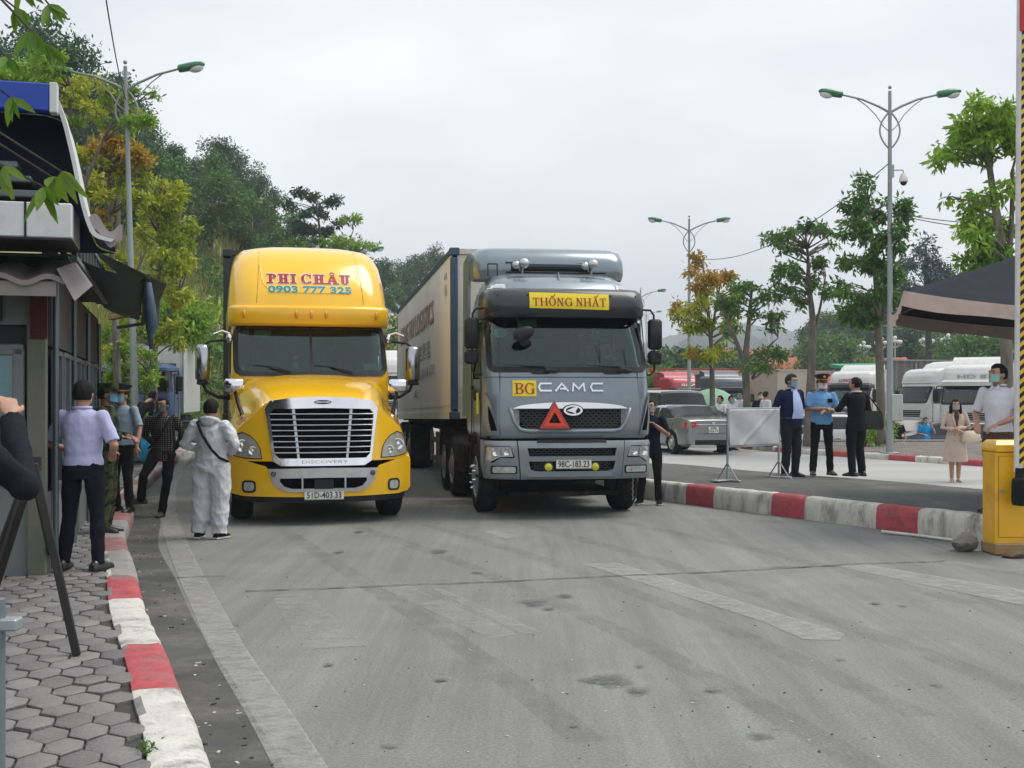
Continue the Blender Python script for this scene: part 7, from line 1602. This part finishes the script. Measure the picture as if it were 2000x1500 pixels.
# crest line measured at depth: (px, py of tree top, depth, prototype)
for k,(px,pt,d,i) in enumerate(sorted([(60,50,60,0),(120,70,62,2),(165,110,66,0),(205,150,72,2),(20,60,56,2),(250,190,78,0),(290,270,84,1),(340,285,86,1),(380,300,90,0),(430,280,92,1),(470,290,95,0),(350,320,80,2),(270,250,72,3),(415,310,84,3),(490,370,90,3),(520,400,94,0),(230,180,70,0),(505,340,98,1),(535,380,100,3),(400,330,96,2),(450,330,99,2),(320,310,92,3),(575,430,108,1),(90,110,70,3),(150,160,75,1),(230,230,82,2),(550,455,112,1),(690,455,150,3),(750,520,150,1),(785,510,155,0),(812,495,160,1),(845,490,165,0),(868,490,168,1),(770,560,145,3),(800,560,150,2),(840,560,158,2),(740,600,140,2),(720,580,138,0)])):
    x=(px-1000)/F*d; zt=EYE+(770-pt)/F*d; zg=hill_z(x,d); H0=[11,9,12,8][i]; s=max(.45,min(1.9,(zt-zg)/H0)); put(i,x,d,s,ordn(k+1)+' treetop from the left along the skyline of the left hillside',WL,z=zt-H0*s*1.03 if zt-H0*s*1.03<zg+.2 else zg-.2)
for k,px in enumerate(sorted(rn.uniform(500,900) for _ in range(28))):
    d=rn.uniform(84,150); x=(px-1000)/F*d; zg=hill_z(x,d)
    if zg<-.5: zg=-.3
    top=np.interp(px,[300,480,560,640,760,900],[330,330,450,440,580,560]); ztm=EYE+(770-top-25)/F*d; i=rn.randrange(4); H0=[11,9,12,8][i]
    if ztm-zg<3: continue
    s=min(rn.uniform(.55,1.0),(ztm-zg)/H0); put(i,x,d,s,ordn(k+1)+' tree from the left on the hillside below the skyline trees',WL,z=zg-.2)
# the single larger tree behind the yellow roof
CLF=['deep','deep','deep','deep','deep','deep','fresh','fresh','fresh','fresh','fresh','fresh','fresh']
ptree('broad layered tree rising behind the yellow truck roof',88,None,[[(640,760,.28),(638,600,.22),(628,480,.15),(618,400,.06)],[(637,560,.12),(670,500,.08),(690,450,.04)]],
 [(600,378,24,10),(575,400,18,9),(615,410,22,14),(655,400,20,14),(600,440,26,16),(650,440,26,18),(690,430,20,10),(640,470,34,12),(600,480,28,12),(680,475,30,14),(710,480,24,8),(660,500,40,14),(610,510,40,14)],7000,.42,['deep','fresh'],41,bk=bark_d,wid=.4,droop=.2)
CLF=[]
# roadside trees at the left, in front of the slope
CLF=['autumn','autumn','autumn','yellowg','autumn','yellowg','yellowg','autumn','yellowg','yellowg','yellowg']
ptree('roadside tree with orange-yellow leaves behind the booth roof',33,None,[[(232,835,.14),(228,700,.13),(222,560,.11),(215,420,.08),(210,320,.04)],[(226,620,.07),(262,540,.05),(290,480,.03)]],
 [(185,282,34,16),(225,290,42,20),(262,298,26,12),(190,320,34,22),(240,320,40,20),(205,365,42,24),(255,360,30,22),(200,410,34,22),(195,455,30,26),(240,400,36,22),(215,500,36,24)],8500,.20,['autumn','yellowg'],43,wid=.42,flat=.4,droop=.1)
CLF=[]
ptree('bushy yellow-green roadside tree beside the left lamp post',36,None,[[(300,800,.14),(302,700,.12),(310,560,.10),(315,460,.06)],[(304,680,.08),(345,580,.05)]],
 [(318,370,34,20),(290,395,28,20),(345,405,34,24),(315,430,42,26),(365,445,24,24),(285,460,30,28),(340,480,42,28),(300,520,36,26),(350,530,34,26),(320,570,40,24),(275,560,24,24),(360,590,28,22),(235,640,34,26),(240,700,40,30),(330,650,26,30)],9000,.22,'yellowg',45,wid=.42,droop=.4)
ptree('fresh green bush-like tree against the slope behind the awning',34,None,[[(250,830,.09),(246,740,.07),(240,690,.04)],[(282,830,.07),(286,740,.05),(300,700,.03)]],
 [(225,700,28,24),(250,740,34,26),(215,760,26,26),(285,720,30,24),(270,690,26,20),(255,790,36,22),(300,750,24,22),(225,650,30,22)],5000,.17,'fresh',46,wid=.4,droop=.4)
CLF=['fresh']*4+['yellowg']*4+['fresh']*4
ptree('tall fine-leaved tree behind the blue fascia, its top against the sky',30,None,[[(150,835,.15),(145,560,.13),(140,330,.10),(135,170,.05)],[(142,420,.08),(190,300,.05),(230,210,.03)],[(140,360,.07),(85,240,.05),(40,160,.03)]],
 [(40,130,44,20),(95,125,40,20),(30,165,40,22),(75,160,42,20),(130,150,44,22),(180,175,38,18),(215,200,44,20),(160,215,44,20),(245,190,34,14),(200,240,48,20),(255,230,36,16),(285,185,22,10)],7600,.17,['fresh','yellowg'],47,wid=.38,droop=.35)
CLF=[]
# near tree whose twigs hang into the top-left corner
nb=thing('overhanging_tree','near tree at the left whose large leaves hang into the upper left corner','tree',(0,0,0))
m=MB(); rn=random.Random(3); tb=Vector((-4.6,4.2,.1)); m.tube(smooth3([tb,tb+Vector((.1,.1,1.6)),tb+Vector((.3,.2,3.2)),tb+Vector((.5,.3,4.6))]),list(np.linspace(.13,.07,13)),9)
ends=[]
def twig(p,q,seed):
    r_=random.Random(seed); pts=limb(m,p,q,.014,.003,r_,.05,8); ends.append(pts)
top=tb+Vector((.3,.2,3.1)); top2=tb+Vector((.45,.3,4.3))
A1=at(60,30,4.2);B1=at(100,365,3.6)
for q in(at(30,15,4.2),at(95,8,4.3),at(60,60,4.1),at(10,110,4.0),at(85,85,4.2),at(20,190,4.1),at(40,-30,4.3)): twig(top2,q,int(q.x*100))
for q in(at(120,335,3.6),at(85,365,3.6),at(100,345,3.7),at(5,325,3.6)): twig(top,q,int(q.z*100))
# upright booth-side twigs stay short; leaves set along the last third of each twig
m.build('trunk',bark_d,nb,180)
lv=MB(); rn=random.Random(12)
def bigleaf(p,d,L_,w):
    d=d.normalized(); s=d.cross(Vector((rn.uniform(-.5,.5),-1,rn.uniform(-.4,.4)))).normalized(); n=s.cross(d)
    rows=[]; P=[]
    for t,k in((0,.05),(.15,.55),(.4,1.),(.7,.75),(.9,.3),(1,.03)):
        c=p+d*L_*t-Vector((0,0,.10*L_*t*t)); P+=[c-s*w*k+n*w*.25*k,c,c+s*w*k+n*w*.25*k]
    lv.add(P,[(3*i+j,3*i+j+1,3*i+j+4,3*i+j+3) for i in range(5) for j in range(2)])
for pts in ends:
    for j in range(3,8):
        for k in range(5 if j==7 else 3):
            d=(pts[min(j,7)]-pts[j-1]).normalized()*.4+Vector((rn.uniform(-.7,.7),rn.uniform(-.5,.5),rn.uniform(-1.1,.05))); bigleaf(pts[j],d,rn.uniform(.07,.115),rn.uniform(.010,.016))
lv.build('crown',leafmat('leaf_near',[(.05,.12,.008),(.10,.22,.012),(.20,.28,.03)],.45),nb,180)
# right-hand middle distance: wooded slope made of separate trees
WR='trees on the wooded slope at the right'
pr2=[proto('dark green tree on the wooded slope at the right',8,'deep',51,4200,.34,wide=.36,low=.2,bk=bark_d),proto('dark green tree on the wooded slope at the right',7,'euc',52,4200,.34,wide=.4,low=.2,bk=bark_d),proto('dark green tree on the wooded slope at the right',6,'mid',53,4000,.32,wide=.42,low=.15,bk=bark_d)]
for o in pr2: index(o)
u2=[0]*3; rn=random.Random(77); HH=[8,7,6]
def put2(px,pt,d,i,label,group,leafz=None):
    o=pr2[i] if not u2[i] else copy_tree(pr2[i]); u2[i]=1; x=(px-1000)/F*d; zt=EYE+(770-pt)/F*d; s=rn.uniform(.9,1.35); place(o,(x,d,zt-HH[i]*s),rn.uniform(0,6.28),label,group,s)
for k in range(86):
    t=k/85; px=1570+t*440+rn.uniform(-15,15); row=k%4; d=[168,158,148,138][row]+rn.uniform(-4,4)
    crest=np.interp(px,[1560,1600,1650,1720,1800,2000],[690,648,618,610,612,600]); pt=crest-20+row*22+rn.uniform(-10,10); put2(px,pt,d,rn.choice([0,1,0,2]),ordn(k//4+1)+' tree from the left in the '+['crest','upper','middle','front'][row]+' row of the right wooded slope',WR)
GM='green trees along the road between the trucks and the yard'
for k,(px,pt,d,i) in enumerate(sorted([(1300,690,95,2),(1325,700,92,1),(1350,690,98,2),(1290,720,88,2),(1370,710,100,1),(1395,705,104,0),(1420,705,106,1),(1335,735,90,2),(1440,700,108,0),(1310,745,84,2),(1380,735,97,2),(1282,705,90,1),(1600,665,118,2),(1640,660,120,2),(1660,672,118,2),(1880,665,100,2),(1905,660,98,2),(1945,664,96,2),(1275,745,80,2),(1465,712,108,1)])): put2(px,pt,d,i,ordn(k+1)+' leafy tree from the left behind the yard vehicles',GM)
for px,pt in((1521,645),(1515,690),(1545,690)):
    pass
# slope undergrowth
def scatter_grass(name,n,region,size,m,seed,hz):
    r=random.Random(seed); mb=MB()
    for k in range(n):
        x,y=region(r); z=hz(x,y)
        if z<-.3: continue
        for b_ in range(3):
            a=r.uniform(0,6.28); h=size*r.uniform(.5,1.3); dx,dy=cos(a)*h*.35,sin(a)*h*.35; w=h*.07; mb.add([(x-w*sin(a),y+w*cos(a),z-.05),(x+w*sin(a),y-w*cos(a),z-.05),(x+dx,y+dy,z+h)],[(0,1,2)])
    return tag(mb.build(name,m,ang=180),kind='stuff')
def reg(r):
    d=r.uniform(36,110); px=r.uniform(150,900); return (px-1000)/F*d,d
scatter_grass('slope_grass',16000,reg,1.0,leafmat('grass_slope',[(.14,.18,.04),(.26,.28,.07),(.42,.38,.14)],.3),5,hill_z)
scatter_grass('ground_weeds',700,lambda r:(lambda d:((r.uniform(250,470)-1000)/F*d,d))(r.uniform(40,52)),.5,G['fresh'],6,hill_z)
bl=[]
rn=random.Random(61)
for k in range(60):
    d=rn.uniform(40,80); px=rn.uniform(180,560); x=(px-1000)/F*d; z=hill_z(x,d)
    if z>.3: bl.append((Vector((x,d,z+.2)),(rn.uniform(.5,1.5),rn.uniform(.5,1.5),rn.uniform(.4,1.0))))
tag(foliage('undergrowth',bl,14000,.28,G['mid'],seed=62,wid=.45),kind='stuff')
fern=[(at(330+rn.uniform(-60,60),628+rn.uniform(-20,28),44),(.45,.5,.4)) for _ in range(16)]
tag(foliage('slope_ferns',fern,3500,.32,G['fresh'],seed=63,wid=.3),kind='stuff')
# hedge plants along the plaza edge
for i,(px,py,d) in enumerate(((1690,850,37.5),(1712,856,38))):
    t=thing('shrub',['low leafy shrub at the foot of the dark tree, left one','low leafy shrub at the foot of the dark tree, right one'][i],'shrub',Vector(((px-1000)/F*d,d,.14)),0,'shrubs on the plaza edge'); foliage('foliage',[(Vector((0,0,.3)),(.45,.4,.3)),(Vector((.3,0,.45)),(.3,.3,.25))],700,.13,G['fresh'],t,seed=i)
    m=MB()
    for k in range(5): m.tube([(0,0,0),(.1*k-.2,0,.5)],.012,5)
    m.build('stem',bark,t,180)
t=thing('kerb_weed','small green weed growing from the cracked kerb at the bottom left','weed',gnd(285,1470,.16)); foliage('leaves',[(Vector((0,0,.015)),(.03,.05,.02))],160,.022,G['mid'],t,seed=4); MB().tube([(0,0,0),(0,0,.03)],.003,5).build('stem',bark,t)
# ================================================================ PARKED VEHICLES, YARD AND FAR BUILDINGS
wht=mat('lorry_white',(.62,.62,.60),.35,var=.06,coat=.4,dirt=(.4,.38,.33),damt=.4); redp=mat('lorry_red',(.42,.02,.04),.3,var=.08,coat=.5,dirt=(.3,.05,.05)); slate=mat('lorry_slate',(.045,.06,.08),.3,var=.08,coat=.5); bluep=mat('lorry_blue',(.015,.06,.16),.35,var=.08,coat=.4)
camry=mat('saloon_grey',(.23,.24,.24),.25,.5,var=.05,coat=.7); suvw=mat('suv_champagne',(.50,.48,.42),.35,.2,var=.05,coat=.5,dirt=(.4,.37,.3),damt=.5); dkb=mat('car_dark_blue',(.025,.035,.05),.2,.4,var=.05,coat=.8); cwh=mat('car_white',(.62,.63,.63),.3,var=.04,coat=.6); dgr=mat('car_dark_grey',(.05,.055,.06),.3,.3,coat=.5)
def pos(px,d,z=0.): return Vector(((px-1000)/F*d,d,z))
car('saloon_car','dark grey saloon car seen from behind on the far carriageway',camry,pos(1393,35.2),R(16),4.8,1.82,1.42,'sedan',platetxt=('30E','326.71'))
car('off_road_car','pale champagne off-road estate ahead of the dark saloon',suvw,pos(1340,42.5),R(14),4.9,1.95,1.88,'suv')
c1=car('parked_car','dark blue car with chrome window line parked across behind the plaza edge',dkb,pos(1968,44.8,-.75),R(80),4.6,1.85,1.5,'hatch',cat='car')
car('parked_car','dark small estate with red tail lights behind the dark blue car',dgr,pos(1793,48.3,-.75),R(14),4.4,1.82,1.58,'hatch')
car('parked_car','white car with sloping bonnet behind the handbag of the woman',cwh,pos(2155,43.5,-.75),R(75),4.6,1.85,1.5,'sedan')
car('parked_car','white estate car seen between the officer and the suited man',cwh,pos(1680,47,-.75),R(80),4.6,1.86,1.72,'suv')
car('parked_car','white car seen between the navy jacket man and the pale tree trunk',cwh,pos(1590,45,-.75),R(84),4.5,1.84,1.5,'hatch')
car('parked_car','dark car parked low behind the tall street lamp',dgr,pos(1765,52,-.75),R(70),4.5,1.84,1.5,'sedan')
car('parked_car','white car half hidden beyond the men in white shirts',cwh,pos(1400,48,-.1),R(75),4.5,1.84,1.45,'hatch')
# green tarpaulin over a load
t=thing('covered_load','pale green tarpaulin draped over a load behind the off-road car','tarpaulin',pos(1385,50,-.1)); tm=mat('tarp_green',(.20,.36,.25),.7,var=.15,sc=2,bump=.6,bsc=3)
m=MB(); 
rows=[]
for z,k in((.75,1.0),(1.05,.97),(1.4,.84),(1.75,.6),(2.0,.3),(2.1,.04)): rows.append([(1.45*k*cos(a)*(1+.05*sin(5*a))+.15*(z-1),.95*k*sin(a),z+.07*cos(4*a)*(z<1.5)) for a in np.linspace(0,2*pi,33)[:-1]])
m.loft(rows); m.build('tarpaulin',tm,t,180); m=MB(); m.box((0,0,.55),(2.4,1.5,.9),0,.05); m.build('load_box',dgr,t)
lorry('red_lorry','red lorry with white lettering on its roof panel, behind the off-road car',redp,pos(1352,74,-.55),R(20),vis=visb,txt='SI A',txtm=MT['sign_white'])
lorry('dark_lorry','slate grey lorry parked right of the red lorry',slate,pos(1432,69,-.55),R(14),vis=visb)
OC=mat('container_orange',(.42,.085,.03),.6,var=.12,dirt=(.25,.08,.04),damt=.4); BG_=mat('container_beige',(.50,.44,.36),.65,var=.08,sc=1,dirt=(.35,.28,.2),dsc=1,damt=.4); BR=mat('container_brown',(.26,.06,.03),.6,var=.12)
YG='containers standing in the yard'
kc1=container('yard_container','orange-red corrugated container behind the red and dark lorries',pos(1455,84,.6),R(96),OC,OC,OC,corr=.045,group=YG)
kc2=container('yard_container','brown-red container with black lettering on a cream band',pos(1496,80,.6),R(13),BR,BR,BR,corr=.045,group=YG,Lc=6.06)
cr_=mat('band_cream',(.55,.5,.36),.6); o=MB().box((0,-.01,1.75),(2.2,.03,.62)).build('cream_band',cr_,kc2); V,Fc=text_mb('WEILAN',.55,1.9,bold=.01); m=MB(); m.add([(v.x,-.03-v.z,1.72+v.y) for v in V],Fc); m.build('band_lettering',ink,o)
kc3=container('yard_container','tall pale beige container behind the navy jacket man',pos(1555,74,.35),R(14),BG_,BG_,BG_,group=YG)
kc4=container('yard_container','beige container seen broadside behind the officer',pos(1665,80,.35),R(98),BG_,BG_,BG_,group=YG,corr=.03)
lorry('white_lorry','white lorry with red lettering right behind the officer and the suited man',wht,pos(1652,62,-.42),R(-40),vis=visb,txt='LONGHAO',txtm=MT['sign_red'])
lorry('white_lorry','white lorry cab in profile with a driver in blue, left of the woman',wht,pos(1773,56,-.42),R(-72))
lorry('white_lorry','white lorry with dark windscreen, right of the woman',wht,pos(1893,48,-.42),R(-33),vis=wht,txt='HD 8',txtm=mat('grey_ink',(.3,.3,.3),.5))
lorry('white_lorry','white lorry roof showing above the man in the white shirt at the right edge',wht,pos(1985,60,-.42),R(20))
lorry('white_lorry','white lorry in the gap between the yellow and grey trucks',wht,pos(790,52,0),R(12),box=2.5,boxL=8)
lorry('red_lorry','dull red lorry roof between the pale tree trunk and the officer',redp,pos(1628,76,-.75),R(-30))
lorry('light_lorry','blue-cabbed light lorry with a white box body behind the left lamp post',bluep,pos(262,39.5,0),R(8),box=2.35,high=False,boxm=wht,boxL=5.2,defl=False,group=None)
# driver in profile lorry
person('driver in a blue shirt inside the white lorry cab seen in profile',pos(1803,57.0,.68)+Vector((-.0,0,0)),-60,1.6,upper=MT['cloth_bright_blue'],lower=blk,vox=.014)
# long corrugated screen wall of stacked grey containers
gw=mat('grey_corrugated',(.22,.215,.195),.8,var=.2,sc=1.2,dirt=(.10,.09,.08),dsc=1.5,damt=.7,stretch=(1,1,.3))
m_=at(1745,700,66); 
t=thing('corrugated_wall','long weathered grey corrugated wall behind the white lorries','wall',(m_.x-.4,67,-.9),R(6)); m=MB(); xs=np.arange(0,22,.11); m.loft([[(x,.09*((i//2)%2),z) for i,x in enumerate(xs)] for z in(0,4.45)],closed=False,cap=False); m.build('wall_sheet',gw,t,20); m=MB(); m.box((11,.04,4.5),(22,.2,.10)); 
for k in range(12): m.box((k*2,-.05,2.2),(.10,.10,4.4))
m.build('wall_post',mat('weathered_post',(.30,.29,.26),.8,dirt=(.1,.1,.1),damt=.6),t)
# buildings far off
rr=mat('roof_red_tile',(.42,.07,.08),.7,var=.12); bw=mat('building_white',(.55,.55,.53),.7,var=.06); gr_=mat('roof_grey_green',(.33,.38,.35),.7); gwin=mat('far_window',(.05,.07,.09),.2)
def house(name,label,px,d,w,h,z0,roof,rh,wallm,nw=6,rows=2,dep=10,ry=0):
    t=thing(name,label,'building',pos(px,d,z0),R(ry)); MB().box((0,dep/2,h/2),(w,dep,h)).build('wall',wallm,t)
    m=MB(); m.loft([[(-w/2-.8,-.8,h),(w/2+.8,-.8,h),(w/2+.8,dep+.8,h),(-w/2-.8,dep+.8,h)],[(-w/2+rh*.6,dep/2-.2,h+rh),(w/2-rh*.6,dep/2-.2,h+rh),(w/2-rh*.6,dep/2+.2,h+rh),(-w/2+rh*.6,dep/2+.2,h+rh)]]); m.build('roof',roof,t)
    for r_ in range(rows):
        for k in range(nw): MB().box((-w/2+w*(k+.5)/nw,-.05,h*(r_+.55)/rows),(w/nw*.5,.12,h/rows*.5)).build('window',gwin,t)
    return t
house('red_roofed_building','building with a red tiled roof in the distance left of the officer',1492,210,17,5.2,1.2,rr,3.2,bw)
house('grey_roofed_building','pale building with a grey-green roof in the distance',1560,235,14,6.5,1.2,gr_,1.7,bw,5,2)
house('white_building','white building with a blue storey behind the orange-leaved tree',1385,150,12,3.6,1.,bw,.5,bw,4,1)
m=MB(); m.box((0,0,.0),(8,.1,1.3)); o=m.build('blue_panel',mat('far_blue',(.06,.10,.32),.5)); o.parent=bpy.data.objects['white_building']; o.location=(0,-.12,3.0)
house('long_shed','low white shed behind the yard trees',1405,140,13,2.6,.6,bw,.3,bw,5,1)
# cluster lamps of the park behind the yard
for i,(px,py,d) in enumerate([(1687,680,118),(1722,672,118),(1748,670,118),(1810,668,112),(1852,666,112),(1893,660,104),(1910,660,106),(1928,664,104)]):
    t=thing('globe_lamp',ORD[i]+' white cluster lamp from the left in front of the dark wooded slope','lamp post',Vector(((px-1000)/F*d,d,-.75)),0,'white globe lamps in the park'); zt=EYE+(770-py)/F*d+.75; MB().tube([(0,0,0),(0,0,zt)],.06,6).build('pole',bw,t)
    m=MB()
    for a in range(5): 
        b=a*2*pi/5; m.ball((.55*cos(b),.55*sin(b),zt+.1+(a%2)*.1),.19,8,6); m.tube([(0,0,zt-.5),(.5*cos(b),.5*sin(b),zt-.2),(.55*cos(b),.55*sin(b),zt)],.03,4)
    m.ball((0,0,zt+.5),.2,8,6); m.build('globe_cluster',mat('globe_white',(.7,.7,.68),.4),t)
# stone pillar / obelisk in the distance
t=thing('obelisk','slim pale obelisk in front of the wooded slope','obelisk',pos(1563,170,-.75)); m=MB(); m.loft([[(-k,-k,z),(k,-k,z),(k,k,z),(-k,k,z)] for z,k in((0,.7),(9.5,.42),(10.4,.05))]); m.build('shaft',mat('obelisk_stone',(.4,.4,.37),.8),t); MB().box((0,0,.5),(2.2,2.2,1.)).build('plinth',MT['obelisk_stone'],t)
for i,px in enumerate((1536,1552)):
    t=thing('cypress',['small dark cypress left of the pair below the grey-green roof','small dark cypress right of the pair below the grey-green roof'][i],'tree',pos(px,150,.2)); foliage('crown',[(Vector((0,0,z)),(q,q,.9)) for z,q in((1.2,.9),(2.4,.8),(3.6,.6),(4.8,.35))],900,.35,G['conif'],t,seed=i); MB().tube([(0,0,0),(0,0,5)],.1,6).build('trunk',bark_d,t)
# green netting sheet on the yard
t=MB().loft([[(0,0,0),(11,0,.15),(11,3,.3),(0,3,.2)],[(0,0,-.25),(11,0,-.1),(11,3,.0),(0,3,-.05)]]).build('green_awning',mat('net_green',(.02,.30,.14),.6,var=.2,bump=.5,bsc=2),loc=pos(1640,92,3.9)); tag(t,'strip of bright green sheeting on top of the beige container row','sheet')
o=bpy.data.objects['green_awning']; o.name='green_sheeting'
# ---- air: one closed box of haze round the whole place
hz=bpy.data.materials.new('haze'); hz.use_nodes=True; n=hz.node_tree.nodes; n.remove(n['Principled BSDF']); v=n.new('ShaderNodeVolumePrincipled'); v.inputs['Color'].default_value=(.80,.87,.95,1); v.inputs['Density'].default_value=HAZE; v.inputs['Anisotropy'].default_value=0; hz.node_tree.links.new(v.outputs[0],n['Material Output'].inputs['Volume'])
if HAZE>0:
    m=MB(); m.box((0,690,49),(3100,1700,102.5)); o=m.build('haze',hz); tag(o,kind='stuff')
